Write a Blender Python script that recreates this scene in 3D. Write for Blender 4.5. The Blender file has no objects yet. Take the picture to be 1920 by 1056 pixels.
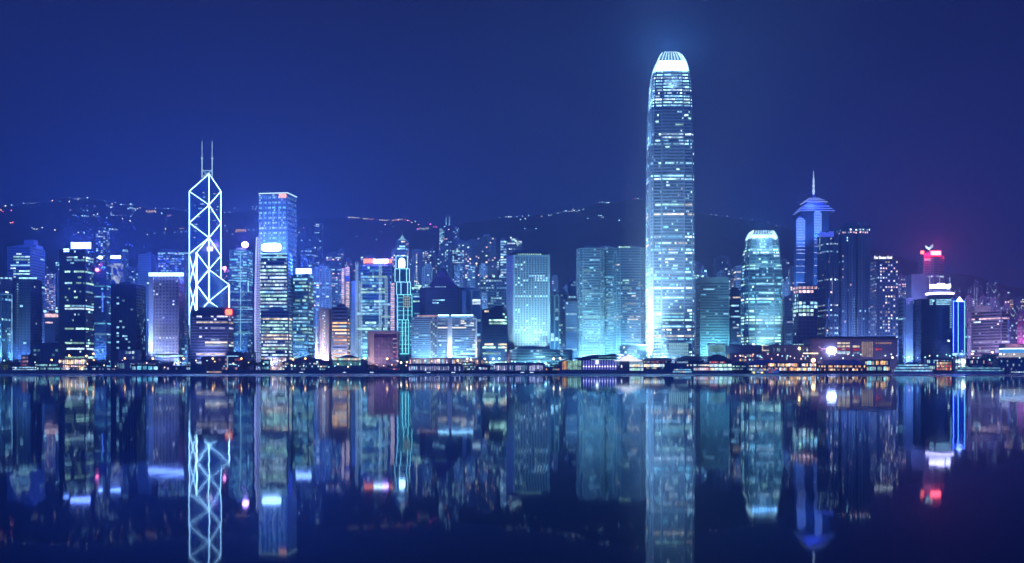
import bpy, math, random
from mathutils import Vector, noise
R = math.radians
rnd = random.Random(7)
HAZE = 0.00045
sc = bpy.context.scene
col = sc.collection
F, CX, HZ, CAMH = 1920.0, 960.0, 698.0, 2.0      # focal length in photo pixels, centre column, horizon row, eye height (m)

# ---------------------------------------------------------------- camera
cam = bpy.data.objects.new('camera', bpy.data.cameras.new('camera'))
col.objects.link(cam)
cam.location = (0, 0, CAMH)
cam.rotation_euler = (R(90), 0, 0)
cam.data.lens = 36
cam.data.sensor_width = 36
cam.data.shift_y = (HZ - 528) / 1920
cam.data.clip_start = 0.5
cam.data.clip_end = 30000
sc.camera = cam

# ---------------------------------------------------------------- world: deep blue night sky
w = bpy.data.worlds.new('World'); sc.world = w; w.use_nodes = True
nt = w.node_tree; N = nt.nodes; L = nt.links
bg = N['Background']
tc = N.new('ShaderNodeTexCoord'); sp = N.new('ShaderNodeSeparateXYZ'); L.new(tc.outputs['Generated'], sp.inputs[0])
cr = N.new('ShaderNodeValToRGB'); L.new(sp.outputs['Z'], cr.inputs[0])
e = cr.color_ramp.elements
e[0].position = 0.0; e[0].color = (0.011, 0.034, 0.25, 1)
e[1].position = 1.0; e[1].color = (0.006, 0.014, 0.075, 1)
for p, c in ((0.10, (0.011, 0.033, 0.24)), (0.17, (0.011, 0.028, 0.20)), (0.24, (0.0095, 0.016, 0.09)), (0.33, (0.009, 0.010, 0.035)), (0.5, (0.007, 0.010, 0.05))):
    x = e.new(p); x.color = (*c, 1)
# darker towards the right, as the glow of the lit district fades
mr = N.new('ShaderNodeMapRange'); L.new(sp.outputs['X'], mr.inputs['Value'])
mr.inputs['From Min'].default_value = -0.5; mr.inputs['From Max'].default_value = 0.5
mr.inputs['To Min'].default_value = 1.10; mr.inputs['To Max'].default_value = 0.66
nz = N.new('ShaderNodeTexNoise'); nz.inputs['Scale'].default_value = 2.6; nz.inputs['Detail'].default_value = 3
mp = N.new('ShaderNodeMapping'); mp.inputs['Scale'].default_value = (1, 1, 2.6); L.new(tc.outputs['Generated'], mp.inputs[0]); L.new(mp.outputs[0], nz.inputs['Vector'])
m2 = N.new('ShaderNodeMapRange'); L.new(nz.outputs['Fac'], m2.inputs['Value'])
m2.inputs['From Min'].default_value = 0.3; m2.inputs['From Max'].default_value = 0.7
m2.inputs['To Min'].default_value = 0.74; m2.inputs['To Max'].default_value = 1.24
mm = N.new('ShaderNodeMath'); mm.operation = 'MULTIPLY'; L.new(mr.outputs[0], mm.inputs[0]); L.new(m2.outputs[0], mm.inputs[1])
vs = N.new('ShaderNodeVectorMath'); vs.operation = 'SCALE'; L.new(cr.outputs[0], vs.inputs[0]); L.new(mm.outputs[0], vs.inputs['Scale'])
# last trace of dusk from a sun far below the horizon
sky = N.new('ShaderNodeTexSky'); sky.sky_type = 'NISHITA'; sky.sun_disc = False; sky.sun_elevation = R(-8); sky.sun_rotation = R(200)
v2 = N.new('ShaderNodeVectorMath'); v2.operation = 'SCALE'; v2.inputs['Scale'].default_value = 0.05; L.new(sky.outputs[0], v2.inputs[0])
va = N.new('ShaderNodeVectorMath'); va.operation = 'ADD'; L.new(vs.outputs[0], va.inputs[0]); L.new(v2.outputs[0], va.inputs[1])
L.new(va.outputs[0], bg.inputs['Color']); bg.inputs['Strength'].default_value = 1.0
w.cycles.sampling_method = 'AUTOMATIC'

# ---------------------------------------------------------------- moon-like fill from the harbour side
sun = bpy.data.objects.new('sun', bpy.data.lights.new('sun', 'SUN'))
col.objects.link(sun)
sun.data.energy = 1.85
sun.data.color = (0.05, 0.165, 1.0)
sun.data.angle = R(20)
sun.rotation_euler = Vector((0.38, 0.80, -0.42)).to_track_quat('-Z', 'Y').to_euler()

sc.view_settings.view_transform = 'Standard'
sc.view_settings.look = 'None'
sc.view_settings.exposure = 0
sc.view_settings.gamma = 1
sc.cycles.use_denoising = True
sc.cycles.max_bounces = 4
sc.cycles.diffuse_bounces = 1
sc.cycles.glossy_bounces = 3
sc.cycles.transmission_bounces = 2
sc.cycles.volume_bounces = 0
sc.cycles.transparent_max_bounces = 4
sc.cycles.caustics_reflective = False
sc.cycles.caustics_refractive = False
sc.cycles.sample_clamp_indirect = 2.5
sc.cycles.sample_clamp_direct = 0
sc.cycles.use_light_tree = True
sc.render.use_persistent_data = False

def X(px, Y): return (px - CX) / F * Y
def Z(py, Y): return CAMH + (HZ - py) / F * Y

# ---------------------------------------------------------------- materials
MATS = {}
def mat(name, color, rough=0.7, metal=0.0, var=0.25, scale=0.15, spec=0.5, bump=0.0):
    if name in MATS: return MATS[name]
    m = bpy.data.materials.new(name); m.use_nodes = True
    t = m.node_tree; b = t.nodes['Principled BSDF']
    b.inputs['Roughness'].default_value = rough; b.inputs['Metallic'].default_value = metal
    b.inputs['Specular IOR Level'].default_value = spec
    c = t.nodes.new('ShaderNodeTexCoord'); n = t.nodes.new('ShaderNodeTexNoise')
    n.inputs['Scale'].default_value = scale; n.inputs['Detail'].default_value = 4
    t.links.new(c.outputs['Object'], n.inputs['Vector'])
    r = t.nodes.new('ShaderNodeMapRange'); r.inputs['From Min'].default_value = 0.3; r.inputs['From Max'].default_value = 0.7
    r.inputs['To Min'].default_value = 1 - var; r.inputs['To Max'].default_value = 1 + var
    t.links.new(n.outputs['Fac'], r.inputs['Value'])
    s = t.nodes.new('ShaderNodeVectorMath'); s.operation = 'SCALE'; s.inputs[0].default_value = color
    t.links.new(r.outputs[0], s.inputs['Scale']); t.links.new(s.outputs[0], b.inputs['Base Color'])
    MATS[name] = m; return m

def glow(name, color, strength, var=0.0, scale=0.12, sample=False):
    if name in MATS: return MATS[name]
    m = bpy.data.materials.new(name); m.use_nodes = True
    t = m.node_tree; t.nodes.remove(t.nodes['Principled BSDF'])
    o = t.nodes['Material Output']; em = t.nodes.new('ShaderNodeEmission'); t.links.new(em.outputs[0], o.inputs[0])
    em.inputs['Color'].default_value = (*color, 1); em.inputs['Strength'].default_value = strength
    if var:
        c = t.nodes.new('ShaderNodeTexCoord'); n = t.nodes.new('ShaderNodeTexNoise'); n.inputs['Scale'].default_value = scale
        n.inputs['Detail'].default_value = 3
        t.links.new(c.outputs['Object'], n.inputs['Vector'])
        r = t.nodes.new('ShaderNodeMapRange'); r.inputs['From Min'].default_value = 0.32; r.inputs['From Max'].default_value = 0.68
        r.inputs['To Min'].default_value = strength * (1 - var); r.inputs['To Max'].default_value = strength * (1 + var)
        t.links.new(n.outputs['Fac'], r.inputs['Value']); t.links.new(r.outputs[0], em.inputs['Strength'])
    m.cycles.emission_sampling = 'AUTO' if sample else 'NONE'
    MATS[name] = m; return m

WALL = dict(
    pale=((0.36, 0.46, 0.58), 0.8), mid=((0.20, 0.29, 0.38), 0.8), dusk=((0.11, 0.17, 0.24), 0.75), dark=((0.05, 0.08, 0.12), 0.6),
    cyan=((0.26, 0.44, 0.46), 0.7), teal=((0.18, 0.33, 0.36), 0.6), stone=((0.42, 0.36, 0.38), 0.8), mauve=((0.30, 0.27, 0.38), 0.8),
    white=((0.72, 0.76, 0.80), 0.6), brown=((0.22, 0.14, 0.12), 0.8), steel=((0.30, 0.42, 0.54), 0.5), black=((0.03, 0.05, 0.08), 0.5))
GLASS = dict(dark=(0.03, 0.06, 0.10), blue=(0.06, 0.14, 0.24), cyan=(0.08, 0.20, 0.26), mid=(0.08, 0.13, 0.19))
def wallm(k): c, r = WALL[k]; return mat('cladding_' + k, c, r, var=0.12, scale=0.05)
def glassm(k): return mat('glazing_' + k, GLASS[k], 0.25, 0.0, var=0.35, scale=0.09, spec=0.8)
LIT = dict(cool=(0.34, 0.74, 1.0), cyan=(0.20, 0.70, 1.0), white=(0.62, 0.86, 1.0), green=(0.52, 0.98, 0.78), warm=(1.0, 0.82, 0.56),
           amber=(1.0, 0.52, 0.18), pink=(1.0, 0.62, 0.66), blue=(0.10, 0.22, 1.0), lav=(0.62, 0.66, 1.0), teal=(0.30, 0.85, 0.85), red=(1.0, 0.08, 0.10), magenta=(1.0, 0.15, 0.6))
def litm(k, s, var=0.55): return glow('lit_%s_%g' % (k, s), LIT[k], s, var, 0.21)
def neon(k, s): return glow('tube_%s_%g' % (k, s), LIT[k], s, 0.0, sample=True)
roofm = mat('roofing', (0.10, 0.11, 0.13), 0.85, var=0.2, scale=0.1)

# ---------------------------------------------------------------- mesh helper
class MB:
    def __init__(s): s.v = []; s.f = []; s.mi = []; s.cur = 0
    def poly(s, pts):
        i = len(s.v); s.v += [tuple(p) for p in pts]; s.f.append(tuple(range(i, i + len(pts)))); s.mi.append(s.cur)
    def box(s, x0, x1, y0, y1, z0, z1):
        i = len(s.v)
        s.v += [(x0, y0, z0), (x1, y0, z0), (x1, y1, z0), (x0, y1, z0), (x0, y0, z1), (x1, y0, z1), (x1, y1, z1), (x0, y1, z1)]
        for q in ((0, 3, 2, 1), (4, 5, 6, 7), (0, 1, 5, 4), (1, 2, 6, 5), (2, 3, 7, 6), (3, 0, 4, 7)):
            s.f.append(tuple(i + k for k in q)); s.mi.append(s.cur)
    def prism(s, lo, hi):            # two rings of 3D points
        n = len(lo); i = len(s.v); s.v += [tuple(p) for p in lo] + [tuple(p) for p in hi]
        for k in range(n):
            s.f.append((i + k, i + (k + 1) % n, i + n + (k + 1) % n, i + n + k)); s.mi.append(s.cur)
        s.f.append(tuple(i + n + k for k in range(n))); s.mi.append(s.cur)
        s.f.append(tuple(i + k for k in reversed(range(n)))); s.mi.append(s.cur)
    def beam(s, a, b, r, n=4):
        a = Vector(a); b = Vector(b); d = (b - a).normalized()
        u = d.cross(Vector((0, 0, 1)) if abs(d.z) < 0.95 else Vector((0, 1, 0))).normalized(); v = d.cross(u)
        ring = [(u * math.cos(t) + v * math.sin(t)) * r for t in [2 * math.pi * (k + 0.5) / n for k in range(n)]]
        s.prism([a + q for q in ring], [b + q for q in ring])
    def cone(s, c, r0, r1, z0, z1, n=8, sy=1.0):
        lo = [(c[0] + r0 * math.cos(2 * math.pi * k / n), c[1] + sy * r0 * math.sin(2 * math.pi * k / n), z0) for k in range(n)]
        hi = [(c[0] + r1 * math.cos(2 * math.pi * k / n), c[1] + sy * r1 * math.sin(2 * math.pi * k / n), z1) for k in range(n)]
        s.prism(lo, hi)
    def ball(s, c, r, nu=8, nv=5, sz=1.0):
        i = len(s.v)
        for a in range(nv + 1):
            t = math.pi * a / nv
            for b in range(nu):
                p = 2 * math.pi * b / nu
                s.v.append((c[0] + r * math.sin(t) * math.cos(p), c[1] + r * math.sin(t) * math.sin(p), c[2] + sz * r * math.cos(t)))
        for a in range(nv):
            for b in range(nu):
                s.f.append((i + a * nu + b, i + a * nu + (b + 1) % nu, i + (a + 1) * nu + (b + 1) % nu, i + (a + 1) * nu + b)); s.mi.append(s.cur)
    def build(s, name, mats, parent=None, loc=None):
        if not isinstance(mats, (list, tuple)): mats = [mats]
        o0 = Vector(parent.matrix_world.translation) if parent is not None and loc is None else Vector(loc or (0, 0, 0))
        if parent is not None: o0 = Vector(parent['_org'])
        me = bpy.data.meshes.new(name)
        me.from_pydata([(p[0] - o0.x, p[1] - o0.y, p[2] - o0.z) for p in s.v], [], s.f)
        for m in mats: me.materials.append(m)
        if len(mats) > 1: me.polygons.foreach_set('material_index', s.mi)
        ob = bpy.data.objects.new(name, me); col.objects.link(ob)
        if parent is not None: ob.parent = parent
        else: ob.location = o0
        ob['_org'] = tuple(o0)
        return ob

LABELS = {}
def tag(o, label, cat, group=None, kind=None):
    if label: o['label'] = label
    if cat: o['category'] = cat
    if group: o['group'] = group
    if kind: o['kind'] = kind
    return o
def thing(name, label, cat, loc, group=None):
    o = bpy.data.objects.new(name, None); col.objects.link(o); o.location = loc; o['_org'] = tuple(loc)
    o.empty_display_size = 2
    return tag(o, label, cat, group)
def copy_tree(o, parent=None):
    c = o.copy(); col.objects.link(c)
    if parent is not None: c.parent = parent
    for ch in o.children: copy_tree(ch, c)
    return c

# ---------------------------------------------------------------- terrain, ground, water
RIDGE = [(-400, 400), (0, 388), (60, 381), (120, 372), (160, 372), (220, 381), (300, 392), (400, 400), (480, 396), (560, 408), (650, 408), (760, 415), (830, 425), (900, 416),
         (960, 409), (1050, 399), (1120, 384), (1200, 374), (1280, 392), (1340, 405), (1420, 414), (1480, 432), (1560, 452), (1640, 470), (1720, 492), (1800, 515), (1920, 540), (2400, 590)]
def ridge(px):
    for (a, ya), (b, yb) in zip(RIDGE, RIDGE[1:]):
        if a <= px <= b:
            t = (px - a) / (b - a); t = t * t * (3 - 2 * t); return ya + (yb - ya) * t
    return RIDGE[0][1] if px < 0 else RIDGE[-1][1]
GZ = 4.2
def terrain(x, Y):
    px = CX + x / max(Y, 1) * F
    H = Z(ridge(px), 3400.0) * (Y / 3400.0 if Y < 3400 else 1)
    t = (Y - 1560) / (3400 - 1560)
    if t <= 0: return GZ
    n = noise.noise(Vector((x * 0.0035, Y * 0.0022, 0.3))) * 0.5 + noise.noise(Vector((x * 0.011, Y * 0.007, 1.7))) * 0.22
    if t < 1:
        s = t ** 1.6 * (1 + 0.0)
        return GZ + (H - GZ) * s * (1 + n * 0.55 * (1 - t)) + 6 * n * t
    k = min(1, (Y - 3400) / 2200)
    return GZ + (H - GZ) * (1 - 0.35 * k * k) + 6 * n

hillm = mat('hillside_woodland', (0.045, 0.07, 0.06), 0.95, var=0.5, scale=0.02, spec=0.1)
mb = MB(); xs = [-4600 + 40 * i for i in range(231)]; ys = [1560 + 46 * j for j in range(88)]
base = 0
for Y in ys:
    for x in xs: mb.v.append((x * (0.62 + 0.38 * Y / 3400), Y, terrain(x * (0.62 + 0.38 * Y / 3400), Y) - (0.5 if Y == ys[0] else 0)))
nx = len(xs)
for j in range(len(ys) - 1):
    for i in range(nx - 1):
        mb.f.append((j * nx + i, j * nx + i + 1, (j + 1) * nx + i + 1, (j + 1) * nx + i)); mb.mi.append(0)
hill = mb.build('hills', hillm); hill['kind'] = 'structure'
for p in hill.data.polygons: p.use_smooth = True

mb = MB(); mb.box(-7000, 7000, 1300, 9000, -3, GZ)
g = mb.build('ground', mat('ground_paving', (0.09, 0.09, 0.10), 0.85, var=0.3, scale=0.05)); g['kind'] = 'structure'
mb = MB(); mb.box(-3000, 3000, 1298.6, 1300.6, -3, GZ + 0.5)
for k in range(-110, 110): mb.box(k * 12, k * 12 + 0.8, 1298.0, 1298.8, -3, GZ + 0.2)
tag(mb.build('seawall', mat('seawall_concrete', (0.16, 0.17, 0.19), 0.9, var=0.3, scale=0.2)), 'long low dark seawall running along the whole waterline under the lit promenade', 'seawall')

def water_material():
    m = bpy.data.materials.new('harbour_water'); m.use_nodes = True
    t = m.node_tree; n = t.nodes; l = t.links; n.remove(n['Principled BSDF'])
    geo = n.new('ShaderNodeNewGeometry'); sep = n.new('ShaderNodeSeparateXYZ'); l.new(geo.outputs['Position'], sep.inputs[0])
    def wave(sx, sy, ax, ay, seed):
        mp = n.new('ShaderNodeMapping'); mp.inputs['Scale'].default_value = (sx, sy, 1); mp.inputs['Location'].default_value = (seed, seed * 2, 0)
        l.new(geo.outputs['Position'], mp.inputs[0])
        tx = n.new('ShaderNodeTexNoise'); tx.inputs['Scale'].default_value = 1; tx.inputs['Detail'].default_value = 2
        l.new(mp.outputs[0], tx.inputs['Vector'])
        s = n.new('ShaderNodeVectorMath'); s.operation = 'SUBTRACT'; l.new(tx.outputs['Color'], s.inputs[0]); s.inputs[1].default_value = (0.5, 0.5, 0.5)
        q = n.new('ShaderNodeVectorMath'); q.operation = 'MULTIPLY'; l.new(s.outputs[0], q.inputs[0]); q.inputs[1].default_value = (ax, ay, 0)
        return q
    a = wave(0.9, 0.35, 0.016, 0.0011, 3); b = wave(0.10, 0.05, 0.005, 0.0007, 9)
    ad = n.new('ShaderNodeVectorMath'); l.new(a.outputs[0], ad.inputs[0]); l.new(b.outputs[0], ad.inputs[1])
    # ripples fade out where the waves are finer than the eye resolves
    fd = n.new('ShaderNodeMapRange'); l.new(sep.outputs['Y'], fd.inputs['Value']); fd.inputs['From Min'].default_value = 60; fd.inputs['From Max'].default_value = 420
    fd.inputs['To Min'].default_value = 1; fd.inputs['To Max'].default_value = 0.25
    sc_ = n.new('ShaderNodeVectorMath'); sc_.operation = 'SCALE'; l.new(ad.outputs[0], sc_.inputs[0]); l.new(fd.outputs[0], sc_.inputs['Scale'])
    up = n.new('ShaderNodeVectorMath'); l.new(sc_.outputs[0], up.inputs[0]); up.inputs[1].default_value = (0, 0, 1)
    nm = n.new('ShaderNodeVectorMath'); nm.operation = 'NORMALIZE'; l.new(up.outputs[0], nm.inputs[0])
    g = n.new('ShaderNodeBsdfGlossy'); g.distribution = 'GGX'; l.new(nm.outputs[0], g.inputs['Normal'])
    # calm near water, wind-ruffled band far out by the seawall
    rr = n.new('ShaderNodeValToRGB'); e = rr.color_ramp.elements
    md = n.new('ShaderNodeMath'); md.operation = 'DIVIDE'; l.new(sep.outputs['Y'], md.inputs[0]); md.inputs[1].default_value = 1300; l.new(md.outputs[0], rr.inputs[0])
    e[0].position = 0.0; e[0].color = (0.034,) * 3 + (1,)
    e[1].position = 1.0; e[1].color = (0.36,) * 3 + (1,)
    x = e.new(0.02); x.color = (0.035,) * 3 + (1,)
    x = e.new(0.34); x.color = (0.024,) * 3 + (1,)
    x = e.new(0.48); x.color = (0.30,) * 3 + (1,)
    l.new(rr.outputs[0], g.inputs['Roughness'])
    g.inputs['Color'].default_value = (0.68, 0.84, 1.0, 1)
    d = n.new('ShaderNodeBsdfDiffuse'); d.inputs['Color'].default_value = (0.001, 0.004, 0.016, 1)
    fr = n.new('ShaderNodeFresnel'); fr.inputs['IOR'].default_value = 1.165
    mx = n.new('ShaderNodeMixShader'); l.new(fr.outputs[0], mx.inputs[0]); l.new(d.outputs[0], mx.inputs[1]); l.new(g.outputs[0], mx.inputs[2])
    l.new(mx.outputs[0], n['Material Output'].inputs[0])
    return m
mb = MB(); mb.poly([(-7000, -600, 0), (7000, -600, 0), (7000, 1302, 0), (-7000, 1302, 0)])
wt = mb.build('water', water_material()); wt['kind'] = 'structure'

# ---------------------------------------------------------------- generic tall building
SHAPES = dict(
    box=[(-1, -1), (1, -1), (1, 1), (-1, 1)],
    cut=[(-0.72, -1), (0.72, -1), (1, -0.72), (1, 0.72), (0.72, 1), (-0.72, 1), (-1, 0.72), (-1, -0.72)],
    notch=[(-0.45, -1), (0.45, -1), (0.45, -0.8), (1, -0.8), (1, 0.8), (0.45, 0.8), (0.45, 1), (-0.45, 1), (-0.45, 0.8), (-1, 0.8), (-1, -0.8), (-0.45, -0.8)],
    cross=[(-0.30, -1), (0.30, -1), (0.30, -0.55), (1, -0.55), (1, 0.55), (0.30, 0.55), (0.30, 1), (-0.30, 1), (-0.30, 0.55), (-1, 0.55), (-1, -0.55), (-0.30, -0.55)],
    bays=[(-1, -0.8), (-0.55, -0.8), (-0.55, -1), (-0.12, -1), (-0.12, -0.75), (0.12, -0.75), (0.12, -1), (0.55, -1), (0.55, -0.8), (1, -0.8), (1, 1), (-1, 1)],
    round=[(math.cos(t) , math.sin(t)) for t in [2 * math.pi * (k + 0.5) / 20 for k in range(20)]],
    lozenge=[(-0.62, -1), (0.62, -1), (0.84, -0.86), (0.96, -0.6), (1, -0.2), (1, 0.2), (0.96, 0.6), (0.84, 0.86), (0.62, 1), (-0.62, 1), (-0.84, 0.86), (-0.96, 0.6), (-1, 0.2), (-1, -0.2), (-0.96, -0.6), (-0.84, -0.86)],
)
def fit(x0, x1, Y, d, yaw, shape):
    """world footprint whose silhouette spans photo columns x0..x1 with its nearest corner at depth Y"""
    P = SHAPES[shape]; a = R(yaw); ca, sa = math.cos(a), math.sin(a)
    wd = (x1 - x0) / F * Y * 0.8; cx = X((x0 + x1) / 2, Y); cy = Y + d / 2
    for _ in range(60):
        pts = [(cx + u * wd / 2 * ca - v * d / 2 * sa, cy + u * wd / 2 * sa + v * d / 2 * ca) for u, v in P]
        cy += Y - min(p[1] for p in pts)
        px = [CX + p[0] / p[1] * F for p in pts]
        lo, hi = min(px), max(px)
        cx += ((x0 + x1) - (lo + hi)) / 2 / F * Y * 0.8
        wd += ((x1 - x0) - (hi - lo)) / F * Y * 0.7
        if wd < 4: wd = 4; d *= 0.8
    return [(cx + u * wd / 2 * ca - v * d / 2 * sa, cy + u * wd / 2 * sa + v * d / 2 * ca) for u, v in P], wd, d

def inset(poly, k):
    cx = sum(p[0] for p in poly) / len(poly); cy = sum(p[1] for p in poly) / len(poly)
    return [(cx + (p[0] - cx) * k, cy + (p[1] - cy) * k) for p in poly]

def facade(poly_lo, poly_hi, z0, z1, st, fh, bw, band, pier, lit, rowp, cols, litf, wallmb, cells, rg, t=0.5, glow_s=1.0, colf=None, runs=None):
    """cladding boxes for every face turned towards the harbour; lit cells are appended to CELLS"""
    n = len(poly_lo); ns = max(1, round((z1 - z0) / fh)); fh = (z1 - z0) / ns
    rows = [rg.random() < rowp for _ in range(ns)]
    rowcol = [rg.choice(cols) for _ in range(ns)]
    def P(i, s, z, off):
        k = (z - z0) / (z1 - z0)
        a = (poly_lo[i][0] + (poly_hi[i][0] - poly_lo[i][0]) * k, poly_lo[i][1] + (poly_hi[i][1] - poly_lo[i][1]) * k)
        j = (i + 1) % n
        b = (poly_lo[j][0] + (poly_hi[j][0] - poly_lo[j][0]) * k, poly_lo[j][1] + (poly_hi[j][1] - poly_lo[j][1]) * k)
        dx, dy = b[0] - a[0], b[1] - a[1]; ll = math.hypot(dx, dy) or 1
        nxn, nyn = dy / ll, -dx / ll
        return (a[0] + dx * s + nxn * off, a[1] + dy * s + nyn * off, z)
    def slab(i, s0, s1, za, zb, off):
        q = [P(i, s0, za, 0.01), P(i, s0, za, off), P(i, s1, za, off), P(i, s1, za, 0.01)]
        r = [P(i, s0, zb, 0.01), P(i, s0, zb, off), P(i, s1, zb, off), P(i, s1, zb, 0.01)]
        k = len(wallmb.v); wallmb.v += q + r
        for f in ((1, 2, 6, 5), (0, 1, 5, 4), (2, 3, 7, 6), (4, 5, 6, 7), (0, 3, 2, 1)):
            wallmb.f.append(tuple(k + m for m in f)); wallmb.mi.append(0)
    for i in range(n):
        a = poly_lo[i]; b = poly_lo[(i + 1) % n]; L_ = math.hypot(b[0] - a[0], b[1] - a[1])
        if L_ < 0.5: continue
        nrm = ((b[1] - a[1]) / L_, -(b[0] - a[0]) / L_); mid = ((a[0] + b[0]) / 2, (a[1] + b[1]) / 2)
        if nrm[0] * mid[0] + nrm[1] * mid[1] > 0.25 * math.hypot(*mid): continue
        m = max(1, round(L_ / bw))
        if st in ('band', 'grid'):
            for j in range(ns): slab(i, 0, 1, z0 + j * fh - 0.002, z0 + (j + band) * fh, t)
        if st in ('grid', 'fin'):
            pw = pier / 2
            for k in range(m + 1):
                s0 = max(0, (k - pw) / m); s1 = min(1, (k + pw) / m)
                slab(i, s0, s1, z0, z1, t + 0.12)
        elif st == 'band':
            slab(i, 0, min(0.5, 0.7 / L_), z0, z1, t + 0.12); slab(i, 1 - min(0.5, 0.7 / L_), 1, z0, z1, t + 0.12)
        bz = band if st in ('band', 'grid') else 0.12
        ins = (pier / 2 if st in ('grid', 'fin') else 0.06)
        for j in range(ns):
            za = z0 + (j + bz + 0.04) * fh; zb = z0 + (j + 0.96) * fh; fz = (j + 0.5) / ns
            k = 0
            while k < m:
                p = (0.80 if rows[j] else lit)
                if litf: p = litf((k + 0.5) / m, fz, i, p)
                if rg.random() < p:
                    e = k + 1
                    if st == 'band' or (st != 'grid' and rows[j]):
                        while e < m and rg.random() < (0.86 if rows[j] else 0.45): e += 1
                    c = (rowcol[j] if rg.random() < 0.8 else rg.choice(cols))
                    if colf: c = colf((k + 0.5) / m, fz, i, c)
                    q = [P(i, (k + ins) / m, za, 0.10), P(i, (e - ins) / m, za, 0.10), P(i, (e - ins) / m, zb, 0.10), P(i, (k + ins) / m, zb, 0.10)]
                    cells.append((q, c, (e - k) * L_ / m * fh))
                    k = e
                else: k += 1

STR = (0.7, 1.4, 2.4)
def windows(root, cells, rg, s=1.0, wmax=60, name='window'):
    """the largest lit panes as windows of their own, what is left as one"""
    cells.sort(key=lambda c: -c[2])
    for q, c, a in cells[:wmax]:
        mb = MB(); mb.poly(q); mb.build(name, litm(c, round(rg.choice(STR) * s, 2)), root)
    rest = cells[wmax:]
    if rest:
        mb = MB(); ms = []; idx = {}
        for q, c, a in rest:
            key = (c, round(rg.choice(STR) * s, 2))
            if key not in idx: idx[key] = len(ms); ms.append(litm(*key))
            mb.cur = idx[key]; mb.poly(q)
        mb.build(name, ms, root)['kind'] = 'stuff'

BUILT = {}
def tower(label, x0, x1, top, Y, d=None, yaw=0, shape='box', wall='mid', glass='dark', st='band', fh=3.9, bw=3.2, band=0.38, pier=0.28,
          lit=0.06, rowp=0.12, cols=('cool', 'white'), litf=None, colf=None, wmax=30, roof='plant', base=None, name='office_tower', group=None,
          cat='tower', s=1.0, tpr=1.0, solid=False, seed=None, amb=1.8):
    rg = random.Random(seed if seed is not None else (hash((round(x0 * 10), round(top * 10))) & 0xffff))
    if d is None: d = max(14, min(42, 0.75 * (x1 - x0) / F * Y))
    poly, wd, d = fit(x0, x1, Y, d, yaw, shape)
    cx = sum(p[0] for p in poly) / len(poly); cy = sum(p[1] for p in poly) / len(poly)
    z0 = GZ if base is None else base
    if base is None and Y > 1560: z0 = min(terrain(p[0], p[1]) for p in poly) - 1.5
    z1 = Z(top, Y)
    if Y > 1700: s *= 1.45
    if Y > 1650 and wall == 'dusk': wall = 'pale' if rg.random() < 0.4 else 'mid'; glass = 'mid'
    root = thing(name, label, cat, (cx, cy, z0), group)
    hi = inset(poly, tpr)
    core = MB(); core.prism([(p[0], p[1], z0) for p in poly], [(p[0], p[1], z1) for p in hi])
    if solid:
        core.build('wall', wallm(wall), root)
    else:
        core.build('glazing', glassm(glass), root)
    wm = MB(); cells = []
    facade(poly, hi, z0, z1, st, fh, bw, band, pier, lit, rowp, cols, litf, wm, cells, rg, colf=colf)
    if wm.v and not solid: wm.build('wall', wallm(wall), root)
    windows(root, cells, rg, s, wmax)
    if roof != 'none':
        rm = MB(); o = inset(hi, 1 + 0.7 / max(wd, 10)); rm.prism([(p[0], p[1], z1 + 0.01) for p in o], [(p[0], p[1], z1 + 1.4) for p in o])
        if roof == 'plant':
            for _ in range(3):
                u = rg.uniform(-0.22, 0.22) * wd; v = rg.uniform(-0.2, 0.2) * d; a = rg.uniform(0.10, 0.2) * wd; b = rg.uniform(0.1, 0.2) * d
                rm.box(cx + u - a, cx + u + a, cy + v - b, cy + v + b, z1 + 1.5, z1 + 1.5 + rg.uniform(2.5, 5.5))
        rm.build('roof', roofm if wall in ('dark', 'black', 'dusk') else wallm(wall), root)
    root['_z0'] = z0
    if base is None and Y < 1640 and (x1 - x0) > 14 and wall not in ('black',):
        # added spot at its foot brightens the lower storeys; no fixture there
        px = (x0 + x1) / 2; c_ = (0.20, 0.40, 1.0) if px < 600 else ((0.32, 0.66, 1.0) if px < 1500 else (0.30, 0.42, 1.0))
        hh = z1 - z0; flood(cx, min(q[1] for q in poly) - 20, z0 + 8, cx, min(q[1] for q in poly), z0 + hh * 0.38, c_, 2600 * hh * (0.6 if wall in ('dark', 'dusk') else 0.45) * amb, 110, r=4)
    BUILT[label] = (root, poly, z0, z1, Y)
    return root, poly, z0, z1

def strip(root, a, b, r, m, name='light_strip'):
    mb = MB(); mb.beam(a, b, r, 4); return mb.build(name, m, root)
def panel(x0, x1, y0, y1, Y, th=1.2):
    mb = MB(); mb.box(X(x0, Y), X(x1, Y), Y - th, Y, Z(y1, Y), Z(y0, Y)); return mb
def sign(label, x0, x1, y0, y1, Y, m, cat='sign', group=None, frame=True):
    """a lit rooftop sign box standing just in front of the roof edge, with its steel frame"""
    mb = panel(x0, x1, y0, y1, Y, 1.0)
    o = mb.build('illuminated_sign', m, loc=((X(x0, Y) + X(x1, Y)) / 2, Y, Z(y1, Y)))
    tag(o, label, cat, group)
    if frame:
        f = MB(); a, b, c, e = X(x0, Y), X(x1, Y), Z(y1, Y), Z(y0, Y)
        f.box(a - 0.5, b + 0.5, Y + 0.05, Y + 1.0, c - 1.0, c - 0.02); f.box(a - 0.5, b + 0.5, Y + 0.05, Y + 1.0, e + 0.02, e + 0.5)
        f.box(a - 0.5, a - 0.05, Y + 0.05, Y + 1.0, c - 0.02, e + 0.02); f.box(b + 0.05, b + 0.5, Y + 0.05, Y + 1.0, c - 0.02, e + 0.02)
        for k in range(3):
            xx = a + (b - a) * (0.15 + 0.35 * k); f.box(xx - 0.3, xx + 0.3, Y + 1.0, Y + 4, c - 2.0, c)
        f.build('frame', mat('sign_steel', (0.2, 0.21, 0.23), 0.5, 0.6), o)
    return o
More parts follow.
